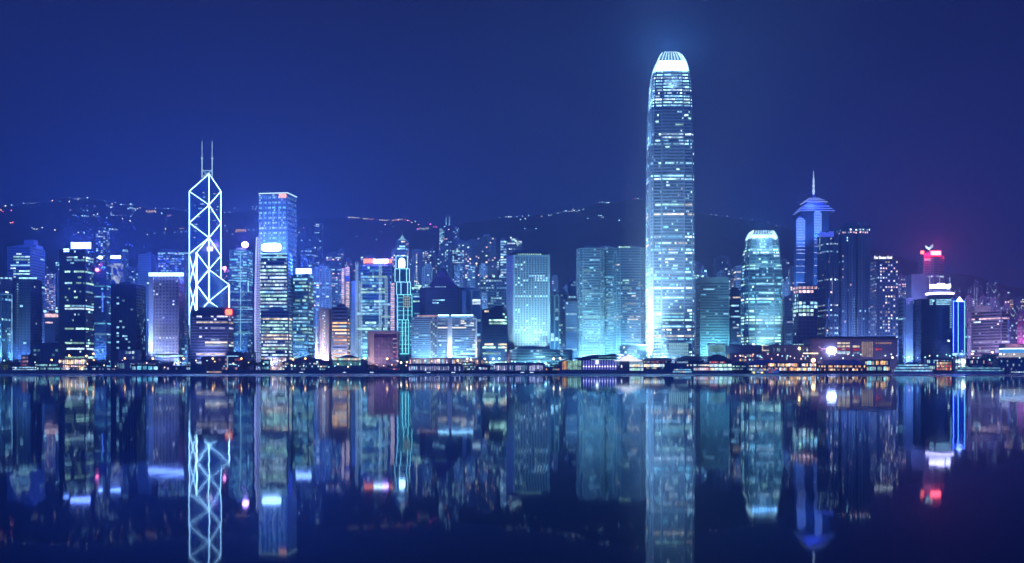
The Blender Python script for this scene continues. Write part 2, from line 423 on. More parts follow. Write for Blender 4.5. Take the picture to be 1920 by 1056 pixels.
def flood(x, y, z, tx, ty, tz, color, power, cone=60, blend=0.8, r=1.5):
    """a floodlight for a floodlit facade, or added fill with no fixture"""
    l = bpy.data.lights.new('flood_or_fill_spot', 'SPOT'); o = bpy.data.objects.new('flood_or_fill_spot', l); col.objects.link(o)
    o.location = (x, y, z); l.energy = power; l.color = color; l.spot_size = R(cone); l.spot_blend = blend; l.shadow_soft_size = r
    o.rotation_euler = (Vector((tx, ty, tz)) - Vector((x, y, z))).to_track_quat('-Z', 'Y').to_euler()
    return o
def halo(px, py, Y, color, power, n=1, dx=0, back=True):
    """added lamps with no fixture, set by lit signs to make the haze glow"""
    for k in range(n):
        l = bpy.data.lights.new('added_halo_lamp', 'POINT'); o = bpy.data.objects.new('added_halo_lamp', l); col.objects.link(o)
        o.location = (X(px + (k - (n - 1) / 2) * dx, Y), Y + (8 if back else -7), Z(py, Y) + (6.5 if back else 0)); l.energy = 0.2 * power / n; l.color = color; l.shadow_soft_size = 5
        o.visible_glossy = False      # seen neither directly nor in the water
def wash(px0, px1, Y, ztop, color, power, n=2, gap=16, z=9, cone=75):
    for k in range(n):
        xx = X(px0 + (px1 - px0) * (k + 0.5) / n, Y)
        flood(xx, Y - gap, z, xx, Y + 2, z + (ztop - z) * 0.30, color, power, cone)
COOL = (0.5, 0.78, 1.0); CYAN = (0.42, 0.80, 1.0); WARM = (1.0, 0.62, 0.30); PINK = (0.95, 0.5, 0.62); BLUE = (0.08, 0.18, 1.0)

# ================================================================ LEFT DISTRICT
tower('pale grey tower with a stepped crown behind the dark beaded tower at the far left', 14, 84, 464, 1500, d=46, wall='pale', glass='blue', fh=4.2, bw=4, band=0.45,
      lit=0.0, litf=lambda u, v, i, p: (0.5 if (0.08 < u < 0.95 and v > 0.62 and i == 0) else 0.02) * (1 if p > 0.5 else 0.35), rowp=0.45, cols=('cool', 'green', 'white'), wmax=40)
mb = MB(); mb.box(X(30, 1510), X(66, 1510), 1512, 1535, Z(464, 1500) + 1.5, Z(457, 1500)); mb.box(X(44, 1515), X(62, 1515), 1516, 1530, Z(457, 1500), Z(447, 1500))
mb.build('roof', wallm('pale'), BUILT['pale grey tower with a stepped crown behind the dark beaded tower at the far left'][0])

lab = 'dark tower with bead lights along its roof and a dotted line down one corner'
r_, p_, z0_, z1_ = tower(lab, 24, 78, 524, 1400, d=34, wall='dusk', glass='dark', st='grid', bw=5, band=0.3, pier=0.12, lit=0.015, rowp=0.03, cols=('white', 'cool'), s=1.5)
for k in range(6):
    mb = MB(); x = X(39 + 5.6 * k, 1399); mb.box(x - 1.6, x + 1.6, 1397.5, 1399, z1_ + 0.5, z1_ + 2.6); mb.build('bead_light', litm('cool', 2.6), r_)
for k in range(26):
    mb = MB(); x = X(33, 1399); zz = Z(532 + 4.8 * k, 1399); mb.box(x - 0.8, x + 0.8, 1398.6, 1399.3, zz - 1, zz); mb.build('bead_light', litm('cool', 1.6 if k < 3 else 0.55), r_)
lab = 'low dark tower cut by the left picture edge, with bead lights on its roof'
r_, p_, z0_, z1_ = tower(lab, -22, 24, 524, 1440, d=34, wall='dusk', lit=0.03, rowp=0.1, cols=('white', 'green'), s=1.3)
for k in range(4):
    mb = MB(); x = X(-4 + 8 * k, 1439); mb.box(x - 1.6, x + 1.6, 1437.5, 1439, z1_ + 0.5, z1_ + 2.6); mb.build('bead_light', litm('cool', 2.6), r_)
lab = 'cyan glass tower at the left edge outlined by one thin vertical light tube'
r_, p_, z0_, z1_ = tower(lab, -22, 23, 553, 1362, d=30, wall='teal', glass='cyan', st='grid', bw=5, band=0.25, pier=0.2, lit=0.05, litf=lambda u, v, i, p: 0.85 if 0.44 < v < 0.56 and u > 0.3 else p * 0.8, cols=('cool', 'cyan'))
strip(r_, (X(22.6, 1361), 1360.6, z0_ + 12), (X(22.6, 1361), 1360.6, z1_), 0.45, litm('cool', 1.3))
strip(r_, (X(-20, 1361), 1360.6, z1_ + 0.6), (X(22.6, 1361), 1360.6, z1_ + 0.6), 0.5, litm('cyan', 0.9))
wash(-10, 20, 1360, 120, CYAN, 150000, 2)

tower('mid-rise block with a pinkish dotted facade between the beaded tower and the black tower', 84, 108, 514, 1700, st='grid', wall='mauve', bw=4, fh=3.4, lit=0.0, litf=lambda u, v, i, p: 0.62 if v > 0.35 else 0.1, cols=('pink', 'warm', 'white'), wmax=50, s=0.9, name='apartment_block', cat='apartment block')
lab = 'low dark block under a bright pink lit band beside the black tower'
r_, p_, z0_, z1_ = tower(lab, 84, 112, 588, 1500, wall='dark', lit=0.02, rowp=0, cols=('pink',))
mb = panel(84.5, 109, 588.5, 595, 1499); mb.build('light_band', litm('pink', 1.8), r_)
for k in (85, 107):
    mb = panel(k - 2, k + 2, 582, 586, 1500, 2); mb.build('rooftop_lamp', litm('cool', 4), r_)
tower('slim pale tower with vertical grooves just left of the black tower', 104, 121, 514, 1550, st='fin', wall='pale', glass='blue', bw=4, lit=0.03, rowp=0.02)
tower('short faint tower rising behind the slim grooved tower left of the black one', 104, 120, 484, 1900, st='grid', wall='mid', bw=5, lit=0.12, cols=('cool',), name='apartment_block', cat='apartment block')

lab = 'black tower topped by a big white rectangular sign, with scattered rows of lit floors'
r_, p_, z0_, z1_ = tower(lab, 111, 176, 470, 1420, d=30, wall='black', glass='dark', fh=4, bw=2.6, band=0.3, lit=0.015,
    litf=lambda u, v, i, p: (0.0 if u < 0.18 and i == 0 else ((0.62 if int(v * 997) % 3 else 0.9) if p > 0.5 else 0.05)), rowp=0.24, cols=('green', 'cool', 'white'), wmax=60, s=1.15)
mb = MB()
for k in range(34): mb.box(X(112.4, 1419), X(115, 1419), 1418.7, 1419.4, Z(536 + 3.7 * k, 1419), Z(534.6 + 3.7 * k, 1419))
mb.build('window', mat('dark_recess', (0.01, 0.012, 0.02), 0.4), r_)['kind'] = 'stuff'
sign('huge plain white glowing sign on the roof of the black tower at the left', 133.5, 170.5, 454.5, 466.5, 1421, glow('sign_white_big', (0.2, 0.3, 1.0), 14, sample=True))
sign('small white glowing sign on the left roof corner of the black tower', 119.5, 130, 467, 472.5, 1421, glow('sign_white_mid', (0.2, 0.35, 1.0), 24, sample=True))

tower('slim tower with dotted windows standing behind the black tower and its oval sign', 180, 205, 433, 2100, st='grid', wall='mid', fh=3.6, bw=5, lit=0.0, litf=lambda u, v, i, p: 0.3 if v > 0.55 else 0.05, cols=('cool', 'white'), name='apartment_block', cat='apartment block', s=1.2)
lab = 'ribbed tower with faint light bands and a blue strip, right beside the black tower'
r_, p_, z0_, z1_ = tower(lab, 176, 208, 500, 1490, wall='dusk', glass='blue', lit=0.10, rowp=0.22, cols=('cool', 'cyan'), s=0.7, wmax=50)
strip(r_, (X(192, 1488), 1488.5, Z(585, 1488)), (X(192, 1488), 1488.5, Z(548, 1488)), 1.0, litm('blue', 2.2))
o = MB(); o.ball((X(182, 1487), 1487, Z(506, 1487)), 2.6, 10, 6); tag(o.build('illuminated_sign', glow('sign_red', (1.0, 0.16, 0.35), 14, sample=True), loc=(X(182, 1487), 1487, Z(506, 1487))), 'small round pink and red glowing sign right of the black tower', 'sign')
o = MB(); o.cone((X(188.5, 1488), 0), 3.1, 3.1, 0, 1, 14)
mb = MB(); n = 14; c = (X(188.5, 1488), Z(483, 1488)); lo = [(c[0] + 3.6 * math.cos(2 * math.pi * k / n), 1488, c[1] + 2.4 * math.sin(2 * math.pi * k / n)) for k in range(n)]
mb.prism(lo, [(p[0], 1487, p[2]) for p in lo]); tag(mb.build('illuminated_sign', MATS['sign_white_mid'], loc=(c[0], 1488, c[1])), 'small oval white sign above the pink round sign', 'sign')

lab = 'short tower with a bright reflective blue and white screen wall under a small white sign'
r_, p_, z0_, z1_ = tower(lab, 206, 232, 487, 1560, wall='mid', glass='blue', lit=0.05, cols=('cool',))
mb = panel(207, 231, 494, 531, 1559.4, 0.5)
def screen_mat():
    m = glow('screen_blue', (1, 1, 1), 1.0); t = m.node_tree; em = t.nodes['Emission']
    c = t.nodes.new('ShaderNodeTexCoord'); v = t.nodes.new('ShaderNodeTexNoise'); v.inputs['Scale'].default_value = 0.09; v.inputs['Detail'].default_value = 5; v.inputs['Distortion'].default_value = 1.5
    t.links.new(c.outputs['Object'], v.inputs['Vector']); r = t.nodes.new('ShaderNodeValToRGB'); t.links.new(v.outputs['Fac'], r.inputs[0])
    r.color_ramp.elements[0].position = 0.38; r.color_ramp.elements[0].color = (0.01, 0.05, 0.6, 1); r.color_ramp.elements[1].position = 0.62; r.color_ramp.elements[1].color = (0.8, 0.95, 1, 1)
    t.links.new(r.outputs[0], em.inputs['Color']); return m
mb.build('screen', screen_mat(), r_)
sign('small white rounded sign on top of the reflective blue screen wall', 207.5, 226.5, 479.5, 485, 1559, glow('sign_white_soft', (0.2, 0.35, 1.0), 20, sample=True))
lab = 'slim round-topped tower with a lit drum crown behind the blue screen building'
r_, p_, z0_, z1_ = tower(lab, 227, 242, 473, 1800, shape='round', d=24, wall='mid', lit=0.05, cols=('cool',), roof='flat')
mb = MB(); c = r_.location; mb.cone(c, 4.6, 4.4, z1_ + 2, z1_ + 5.5, 12); mb.build('crown_light', litm('cool', 1.6), r_); mb = MB(); mb.cone(c, 5.4, 3.0, z1_ + 5.6, z1_ + 8, 12); mb.build('roof', roofm, r_)

tower('broad black slab with a few faint dotted lights left of the white-crowned block', 208, 273, 534, 1405, d=36, wall='black', glass='dark', st='grid', fh=4, bw=4, band=0.3, pier=0.1,
      lit=0.02, litf=lambda u, v, i, p: 0.16 if 0.25 < v < 0.85 and 0.2 < u < 0.85 else 0.01, rowp=0.0, cols=('cool',), s=0.8, wmax=50)
tower('faint dark tower with three small lights standing behind the broad black slab', 259, 291, 478, 1750, wall='dusk', glass='dark', lit=0.015, rowp=0, cols=('cool', 'white'), s=1.6)

# hotel block with a glowing parapet
lab = 'grey block with a grid of dark punched windows under a long glowing white parapet'
r_, p_, z0_, z1_ = tower(lab, 279, 345, 519, 1385, d=26, wall='stone', glass='dark', st='grid', fh=4.5, bw=4.6, band=0.52, pier=0.5, lit=0.0,
    litf=lambda u, v, i, p: 0.03 + (0.85 if abs(v - 0.335) < 0.014 or (abs(v - 0.80) < 0.014 and u < 0.5) else 0), cols=('white', 'lav'), s=1.6, wmax=60, roof='flat', shape='box', yaw=2)
for a, b in ((279.5, 344.5),):
    mb = panel(a, b, 511.5, 518, 1383.5, 1.5); mb.build('parapet_light', glow('sign_parapet', (0.2, 0.32, 1.0), 12, sample=True), r_)
mb = MB(); mb.box(X(280, 1384), X(288.5, 1384), 1381.4, 1383.6, Z(660, 1384), Z(520, 1384)); mb.build('end_wall', wallm('white'), r_)
flood(X(284, 1384), 1372, 7, X(284, 1384), 1384, 45, (0.6, 0.8, 1.0), 260000, 40)
flood(X(284, 1384), 1372, 7, X(284, 1384), 1384, 100, (0.5, 0.75, 1.0), 500000, 30)
flood(X(320, 1384), 1356, 7, X(320, 1384), 1384, 45, (0.7, 0.66, 0.9), 150000, 80)
flood(X(300, 1384), 1356, 60, X(310, 1384), 1384, 95, (0.10, 0.2, 1.0), 60000, 100)
mb = panel(292, 344, 666.5, 668.5, 1383, 0.8); mb.build('canopy_light', litm('green', 2.0), r_)

lab = 'twin-fronted block with dotted window columns behind the glowing parapet'
r_, p_, z0_, z1_ = tower(lab, 296, 356, 475, 1600, d=30, shape='bays', wall='dusk', glass='dark', st='grid', fh=3.8, bw=4.4, pier=0.3, lit=0.0,
    litf=lambda u, v, i, p: 0.55 if v > 0.2 else 0.1, cols=('cool', 'lav'), s=0.65, wmax=60)
for a, b in ((296.5, 310), (315, 330), (334, 355)): mb = panel(a, b, 474, 476, 1598, 0.8); mb.build('parapet_light', litm('cool', 1.4), r_)
tower('low pale block between the punched-window block and the banded dark block', 330, 358, 637, 1400, wall='cyan', glass='mid', lit=0.1, cols=('cool',), fh=4)

# ================================================================ cross-braced prism tower
def braced_tower():
    s, yaw, Yc = 48.0, R(30), 1550.0
    cx = X(392, Yc); ca, sa = math.cos(yaw), math.sin(yaw)
    def pt(u, v): return (cx + (u * ca - v * sa) * s / 2, Yc + (u * sa + v * ca) * s / 2)
    A, B, C, D, O = pt(-1, 1), pt(-1, -1), pt(1, -1), pt(1, 1), pt(0, 0)
    root = thing('braced_tower', 'tall prism tower outlined in white tubes that form stacked X braces, with twin masts', 'skyscraper', (cx, Yc, GZ))
    def q(p, py): return Vector((p[0], p[1], Z(py, p[1])))
    gm = mat('prism_glass', (0.05, 0.13, 0.24), 0.22, 0.2, var=0.15, scale=0.03, spec=0.8)
    gz = GZ
    tops = {'far_right': (A, D, 326, 359, 359), 'left': (A, B, 446, 476, 474), 'right': (C, D, 506, 534, 536), 'front': (B, C, 565, 588, 588)}
    for k, (P, Q, yo, yp, yq) in tops.items():
        mb = MB(); tri = [P, Q, O]
        area = (Q[0] - P[0]) * (O[1] - P[1]) - (Q[1] - P[1]) * (O[0] - P[0])
        hs = [q(P, yp), q(Q, yq), q(O, yo)]
        if area < 0: tri = tri[::-1]; hs = hs[::-1]
        mb.prism([(t[0], t[1], gz) for t in tri], hs); mb.build('prism_shaft', gm, root)
    T = glow('tube_prism', (0.40, 0.72, 1.0), 10, sample=True); T2 = glow('tube_prism_thin', (0.45, 0.8, 1.0), 1.7, sample=True)
    def off(v):
        d = Vector((v.x, v.y - 0, 0)); d.normalize(); return v - d * 1.0
    def seg(P, y0, Q, y1, r=0.5, m=T):
        strip(root, off(q(P, y0)), off(q(Q, y1)), r, m, 'light_tube')
    # top shaft outline and braces
    seg(O, 326, A, 359); seg(O, 326, D, 359); seg(O, 326, O, 566, 0.7)
    seg(A, 359, A, 476); seg(D, 359, D, 536)
    seg(A, 359, O, 384.6); seg(D, 359, O, 384.6); seg(O, 384.6, A, 418); seg(O, 384.6, D, 419)
    seg(A, 418, O, 446); seg(D, 419, O, 446); seg(O, 446, A, 476, 0.6); seg(O, 446, D, 480)
    seg(O, 446, B, 474); seg(B, 474, B, 610, 1.3); seg(A, 476, A, 610, 0.55)
    seg(D, 480, O, 505.7); seg(B, 474, O, 505.7)
    seg(A, 478, B, 534, 0.6); seg(B, 478, A, 534, 0.6); seg(A, 534, B, 590, 0.6); seg(B, 534, A, 590, 0.6)
    seg(O, 505.7, B, 534, 0.7); seg(O, 505.7, D, 536, 0.5, T2); seg(O, 505.7, C, 534)
    seg(C, 534, C, 600, 1.0); seg(C, 534, O, 565); seg(B, 534, O, 565, 0.7); seg(D, 536, D, 580, 0.5, T2)
    seg(O, 565, B, 592, 0.7); seg(O, 565, C, 592, 0.7)
    # floor lines that catch light on the glass
    mb = MB()
    for y in range(366, 560, 6):
        for P in (A, D):
            a = off(q(O, y)); b = off(q(P, y)); mb.beam(a + (b - a) * 0.02, a + (b - a) * 0.98, 0.16)
    mb.build('floor_edge', mat('floor_edge_steel', (0.3, 0.4, 0.5), 0.4, 0.5), root)
    rg = random.Random(5)
    for _ in range(46):
        P = rg.choice((A, D)); y = rg.uniform(360, 560); t = rg.uniform(0.1, 0.7); w_ = rg.uniform(0.05, 0.25)
        a = off(q(O, y)); b = off(q(P, y)); c0 = a + (b - a) * t; c1 = a + (b - a) * min(0.97, t + w_)
        mb = MB(); mb.poly([c0, c1, c1 + Vector((0, 0, 1.5)), c0 + Vector((0, 0, 1.5))]); mb.build('window', litm(rg.choice(('cool', 'white')), 0.9), root)
    # masts
    for px in (378.8, 397.8):
        x = X(px, 1548)
        mb = MB(); mb.beam((x, 1548, Z(334, 1548)), (x, 1548, Z(296, 1548)), 0.75, 6); mb.beam((x, 1548, Z(296, 1548)), (x, 1548, Z(265, 1548)), 0.38, 6)
        mb.box(x - 1.4, x + 1.4, 1546.8, 1549.2, Z(298, 1548), Z(296, 1548)); mb.build('mast', glow('mast_lit', (0.55, 0.85, 1.0), 1.5), root)
    a, b = X(378.8, 1548), X(397.8, 1548); z3, z4 = Z(332, 1548), Z(320, 1548)
    for P, Q in (((a, z4), (b, z4)), ((a, z4), (b, z3)), ((a, z3), (b, z4))):
        mb = MB(); mb.beam((P[0], 1547.5, P[1]), (Q[0], 1547.5, Q[1]), 0.55); mb.build('mast_brace', T2, root)
    # roof sign inside the shaft
    mb = panel(387, 399, 463, 471, 1545, 0.8); mb.build('illuminated_logo', glow('sign_lobby', (0.8, 0.85, 1.0), 3), root)
    return root
braced_tower()

lab = 'dark banded slab with purple spandrels standing in front of the cross-braced tower'
r_, p_, z0_, z1_ = tower(lab, 357, 437.5, 592, 1382, d=26, wall='mauve', glass='dark', fh=3.9, bw=4, band=0.42, lit=0.03,
    litf=lambda u, v, i, p: (0.5 if p > 0.5 else 0.03) if u > 0.15 else 0.02, rowp=0.42, cols=('white', 'warm', 'lav'), s=1.2, wmax=60, roof='none')
mb = MB(); mb.box(X(358.5, 1384), X(436, 1384), 1384, 1406, z1_ + 0.01, Z(582, 1384)); mb.box(X(370, 1384), X(426, 1384), 1388, 1400, Z(582, 1384) + 0.01, Z(576, 1384)); mb.build('roof', wallm('dark'), r_)
flood(X(400, 1380), 1360, 6, X(400, 1380), 1383, 25, (0.8, 0.62, 0.95), 110000, 95)
n = 14; c = (X(429, 1381), Z(585.5, 1381)); lo = [(c[0] + 4.6 * math.copysign(abs(math.cos(2 * math.pi * k / n)) ** 0.6, math.cos(2 * math.pi * k / n)), 1381, c[1] + 3.9 * math.copysign(abs(math.sin(2 * math.pi * k / n)) ** 0.6, math.sin(2 * math.pi * k / n))) for k in range(n)]
mb = MB(); mb.prism(lo, [(p[0], 1380, p[2]) for p in lo])
o = tag(mb.build('illuminated_sign', glow('sign_orange', (1.0, 0.36, 0.16), 2.6, sample=True), loc=(c[0], 1381, c[1])), 'rounded square orange sign on the roof corner of the banded dark slab', 'sign')
mb = MB(); mb.prism([(c[0] + (p[0] - c[0]) * 1.28, 1381.8, c[1] + (p[2] - c[1]) * 1.28) for p in lo], [(c[0] + (p[0] - c[0]) * 1.28, 1381.1, c[1] + (p[2] - c[1]) * 1.28) for p in lo]); mb.build('rim', glow('sign_red_rim', (1.0, 0.02, 0.12), 1.2), o)
for k in range(16):
    mb = MB(); x = X(355.8, 1381); zz = Z(592 + 2.7 * k, 1381); mb.box(x - 0.7, x + 0.5, 1380.5, 1381.3, zz - 1.1, zz); mb.build('bead_light', litm('cool', 1.6), r_)

# towers between the braced one and the tall dotted one
lab = 'tower with a branching vertical cyan light line and a glowing roof sign'
r_, p_, z0_, z1_ = tower(lab, 430, 474, 470, 1600, d=34, wall='teal', glass='blue', fh=4.2, bw=3.4, band=0.35, lit=0.05, litf=lambda u, v, i, p: (0.6 if v > 0.72 else 0.06) if p < 0.5 or v > .72 else 0.3, rowp=0.15, cols=('cool', 'cyan'), s=0.75, wmax=60)
rg = random.Random(3)
zA, zB = Z(470, 1598), Z(657, 1598); prev = None
strip(r_, (X(451, 1598), 1598, zB), (X(451, 1598), 1598, zA), 0.55, litm('cool', 1.6))
for k in range(26):
    y = 480 + k * 6.8; dx = rg.choice((-1, 1)) * rg.uniform(2, 8)
    strip(r_, (X(451, 1598), 1598, Z(y + 5, 1598)), (X(451 + dx, 1598), 1598, Z(y - rg.uniform(0, 5), 1598)), 0.3, litm('cool', 1.2))
for y, a, b in ((526, 428, 466), (547.5, 431, 472), (563, 432, 472), (576, 436, 473), (599, 437, 473), (604, 437, 473), (625, 438, 474), (580, 445, 473)):
    strip(r_, (X(a, 1598), 1598.2, Z(y, 1598)), (X(b, 1598), 1598.2, Z(y, 1598)), 0.55, litm('cool', 1.5))
strip(r_, (X(465.5, 1598), 1598, Z(548, 1598)), (X(465.5, 1598), 1598, Z(527, 1598)), 1.1, litm('cool', 1.8))
o = MB(); o.ball((X(459.5, 1599), 1599, Z(459, 1599)), 5.4, 12, 8, 0.85); tag(o.build('illuminated_sign', glow('sign_pinkwhite', (0.55, 0.3, 1.0), 40, sample=True), loc=(X(459.5, 1599), 1599, Z(459, 1599))), 'bright pinkish white round sign on the roof beside the tall dotted tower', 'sign')
mb = MB(); mb.beam((X(459.5, 1599), 1599.5, z1_ + 1), (X(459.5, 1599), 1599.5, Z(462, 1599)), 0.7); mb.build('mast', roofm, r_)
lab = 'lower dark block with two small pink roof signs right of the cross-braced tower'
r_, p_, z0_, z1_ = tower(lab, 416, 446, 512, 1680, wall='dusk', glass='dark', lit=0.05, rowp=0.3, cols=('pink', 'cool'), s=0.9)
for x, y, l in ((421, 503, 'pink white blob sign just right of the cross-braced tower shaft'), (442.5, 506, 'smaller pink blob sign between the braced tower and the branching light line')):
    o = MB(); o.ball((X(x, 1679), 1679, Z(y, 1679)), 3.2 if x < 430 else 2.3, 10, 6); o.beam((X(x, 1679), 1679.5, Z(y + 2, 1679)), (X(x, 1679), 1682, Z(513, 1679)), 0.4)
    tag(o.build('illuminated_sign', glow('sign_pink_%d' % x, (1.0, 0.3, 0.7), 12, sample=True), loc=(X(x, 1679), 1679, Z(y, 1679))), l, 'sign')

# tall tower of dotted light clusters
lab = 'tall square tower covered in a grid of cool light clusters, roof edge lit'
r_, p_, z0_, z1_ = tower(lab, 486, 556, 363.5, 1600, d=40, yaw=-9, wall='steel', glass='blue', st='grid', fh=3.96, bw=2.43, band=0.34, pier=0.14, lit=0.0, roof='none',
    litf=lambda u, v, i, p: (0.96 if int(v * 70) % 2 == 0 and int(u * 18) % 3 != 2 else (0.30 if int(u * 18) % 3 == 0 else 0.06)) if v > 0.3 else 0.3, cols=('cool', 'white', 'cool', 'cyan'), s=0.9, wmax=90)
flood(X(505, 1600), 1560, 160, X(515, 1600), 1602, 215, (0.3, 0.6, 1.0), 900000, 75)
mb = MB(); o_ = inset(p_, 1.02); mb.prism([(p[0], p[1], z1_ + .01) for p in o_], [(p[0], p[1], z1_ + 1.0) for p in o_]); mb.build('roof', roofm, r_)
for i in (0, 1): strip(r_, (o_[i][0], o_[i][1] - 0.8, z1_ + 1.4), (o_[i + 1][0], o_[i + 1][1] - 0.8, z1_ + 1.4), 0.8, glow('tube_roofline', (0.6, 0.95, 1.0), 2.6, sample=True))
mb = panel(523, 537, 363.5, 370.5, 1597, 0.8); mb.build('illuminated_logo', glow('sign_salmon', (1.0, 0.38, 0.30), 3.0, sample=True), r_)

# wide bright tower with rounded lattice side
lab = 'wide bright tower with white-lit office floors and a curved lavender lattice side'
def lattice_tower():
    Y = 1400; root, poly, z0, z1 = tower(lab, 482, 548, 478, Y, d=30, wall='steel', glass='blue', fh=5.0, bw=2.4, band=0.40, lit=0.0,
        litf=lambda u, v, i, p: (0.93 if v < 0.90 else 0.25) if i == 0 else 0.0, cols=('white', 'cool', 'green', 'white'), s=1.15, wmax=100, roof='flat')
    # curved lattice screen, bowed outward, taller than the block
    mb = MB(); n = 18; ztop = Z(445, Y); zs = [GZ + (ztop - GZ) * k / n for k in range(n + 1)]
    def edge(k):  # leans in slightly towards the top and bows out at the middle
        t = k / n; return 474 + 4.0 * t * t * t + 2.6 * (1 - min(1, t * 2.2)) ** 2
    ring = []
    for k in range(n + 1):
        xl = X(edge(k), Y - 3); xr = X(488, Y - 3)
        ring.append([(xl, Y + 10, zs[k]), (xl + (xr - xl) * 0.12, Y + 1, zs[k]), (xl + (xr - xl) * 0.45, Y - 3.2, zs[k]), (xr, Y - 4, zs[k])])
    for k in range(n):
        for j in range(3): mb.poly([ring[k][j], ring[k][j + 1], ring[k + 1][j + 1], ring[k + 1][j]])
    mb.build('curved_side', mat('lattice_backing', (0.30, 0.33, 0.55), 0.5, var=0.1), root)
    # lattice of light bars
    for j in range(3):
        pass
    mb = MB()
    for c in range(7):
        u = c / 6 * 3; j = min(2, int(u)); f = u - j
        for k in range(n):
            a = Vector(ring[k][j]).lerp(Vector(ring[k][j + 1]), f); b = Vector(ring[k + 1][j]).lerp(Vector(ring[k + 1][j + 1]), f)
            mb.beam(a - Vector((0.1, 0.4, 0)), b - Vector((0.1, 0.4, 0)), 0.24)
    for k in range(56):
        t = k / 56 * n; kk = min(n - 1, int(t)); f = t - kk
        for j in range(3):
            a = Vector(ring[kk][j]).lerp(Vector(ring[kk + 1][j]), f); b = Vector(ring[kk][j + 1]).lerp(Vector(ring[kk + 1][j + 1]), f)
            mb.beam(a - Vector((0.1, 0.4, 0)), b - Vector((0.1, 0.4, 0)), 0.2)
    mb.build('lattice', glow('lattice_lit', (0.50, 0.60, 1.0), 2.3, 0.25, 0.03), root)
    # crown wall and sign
    mb = MB(); mb.box(X(490, Y), X(539, Y), Y + 2, Y + 26, z1 + 1.5, Z(472, Y)); mb.build('roof', wallm('steel'), root)
    for y in (476, 482.5): mb = panel(489, 538.5, y - 1.1, y + 1.1, Y - 0.8, 0.8); mb.build('parapet_light', litm('cool', 2.2), root)
    return root, z1
r_, z1_ = lattice_tower()
n = 18; Yq = 1397; c = (X(509, Yq), Z(464, Yq)); lo = [(c[0] + 13.5 * math.copysign(abs(math.cos(2 * math.pi * k / n)) ** 0.5, math.cos(2 * math.pi * k / n)), Yq, c[1] + 5.6 * math.copysign(abs(math.sin(2 * math.pi * k / n)) ** 0.55, math.sin(2 * math.pi * k / n))) for k in range(n)]
mb = MB(); mb.prism(lo, [(p[0], Yq - 1.2, p[2]) for p in lo]); o = tag(mb.build('illuminated_sign', glow('sign_white_hot', (0.35, 0.55, 1.0), 16, sample=True), loc=(c[0], Yq, c[1])), 'brightest white oblong sign, on the crown of the wide tower with lit floors', 'sign')
mb = MB(); mb.box(c[0] - 13, c[0] + 13, Yq + 0.1, Yq + 1.5, c[1] - 7.5, c[1] - 6); mb.build('frame', MATS['sign_steel'], o)
lab = 'dark-topped office block with bright yellowish floors in front of the curved lattice tower'
r_, p_, z0_, z1_ = tower(lab, 489.5, 547, 584, 1376, d=20, wall='steel', glass='mid', fh=4.3, bw=2.4, band=0.42, lit=0.0, litf=lambda u, v, i, p: (0 if (v > 0.90 or v < 0.16) else (0.15 if (0.45 < u < 0.9 and 0.42 < v < 0.5) or (u > .3 and .26 < v < .33) else 0.92)),
    cols=('white', 'warm', 'green', 'green'), s=1.05, wmax=80)

lab = 'cyan banded tower under a white box sign with a scintillating right flank'
r_, p_, z0_, z1_ = tower(lab, 549, 588, 515, 1420, d=26, yaw=-6, wall='teal', glass='cyan', fh=5.0, bw=2.8, band=0.40, lit=0.1, litf=lambda u, v, i, p: (0.75 if u < 0.7 and v < 0.62 else 0.5 if u > .66 else 0.3), cols=('cool', 'green', 'cyan'), s=0.75, wmax=90)
sign('white box sign on the roof of the cyan banded tower right of the lattice tower', 555, 584, 503.5, 514, 1421, glow('sign_white_b', (0.25, 0.4, 1.0), 11, sample=True))

# ---- behind and right of it
lab = 'tall unlit slim tower with a lit window column behind the cyan banded tower'
tower(lab, 583, 605, 420, 2400, wall='dusk', glass='blue', st='grid', bw=4, lit=0.02, litf=lambda u, v, i, p: 0.5 if v > 0.42 and u > 0.3 and int(v * 40) % 3 == 0 else 0.01, cols=('cool', 'white'), name='apartment_block', cat='apartment block', s=1.1)
tower('round-shouldered faint tower with few dots behind the white box sign', 564, 590, 466, 2050, shape='round', d=30, wall='dusk', glass='blue', st='grid', lit=0.07, cols=('cool',), name='apartment_block', cat='apartment block')
tower('wide faint residential slab left of the pink striped wall', 608, 642, 478, 2000, shape='cross', wall='dusk', glass='dark', st='grid', bw=4.5, lit=0.07, cols=('cool', 'white', 'pink'), name='apartment_block', cat='apartment block')
tower('darker residential slab with pinkish windows under the faint slim towers', 586, 622, 505, 1800, shape='bays', wall='dusk', glass='dark', st='grid', bw=4.5, lit=0.10, cols=('cool', 'pink', 'white'), name='apartment_block', cat='apartment block')
# tapering white pylon
mb = MB(); a = X(593.5, 1385)
mb.prism([(a - 2.6, 1383, GZ), (a + 2.6, 1383, GZ), (a + 2.6, 1388, GZ), (a - 2.6, 1388, GZ)], [(a - 0.9, 1384.5, Z(611, 1385)), (a + 0.4, 1384.5, Z(609, 1385)), (a + 0.4, 1386, Z(609, 1385)), (a - 0.9, 1386, Z(611, 1385))])
tag(mb.build('pylon', wallm('white'), loc=(a, 1385, GZ)), 'slender white floodlit tapering pylon left of the pinkish brown tower', 'pylon')
flood(a - 2, 1372, 6, a, 1385, 30, (0.9, 0.92, 1.0), 260000, 40)
lab = 'pinkish brown tower with two close columns of white window dots'
r_, p_, z0_, z1_ = tower(lab, 598, 622, 580, 1392, d=22, wall='stone', glass='dark', st='grid', fh=3.9, bw=2.4, band=0.6, pier=0.55, lit=0.0, litf=lambda u, v, i, p: 0.9 if 0.36 < u < 0.62 and i == 0 and v < 0.95 else 0.0, cols=('white', 'warm'), s=2.0, wmax=60, roof='flat')
flood(X(602, 1390), 1377, 6, X(606, 1390), 1392, 30, (1.0, 0.42, 0.3), 260000, 75)
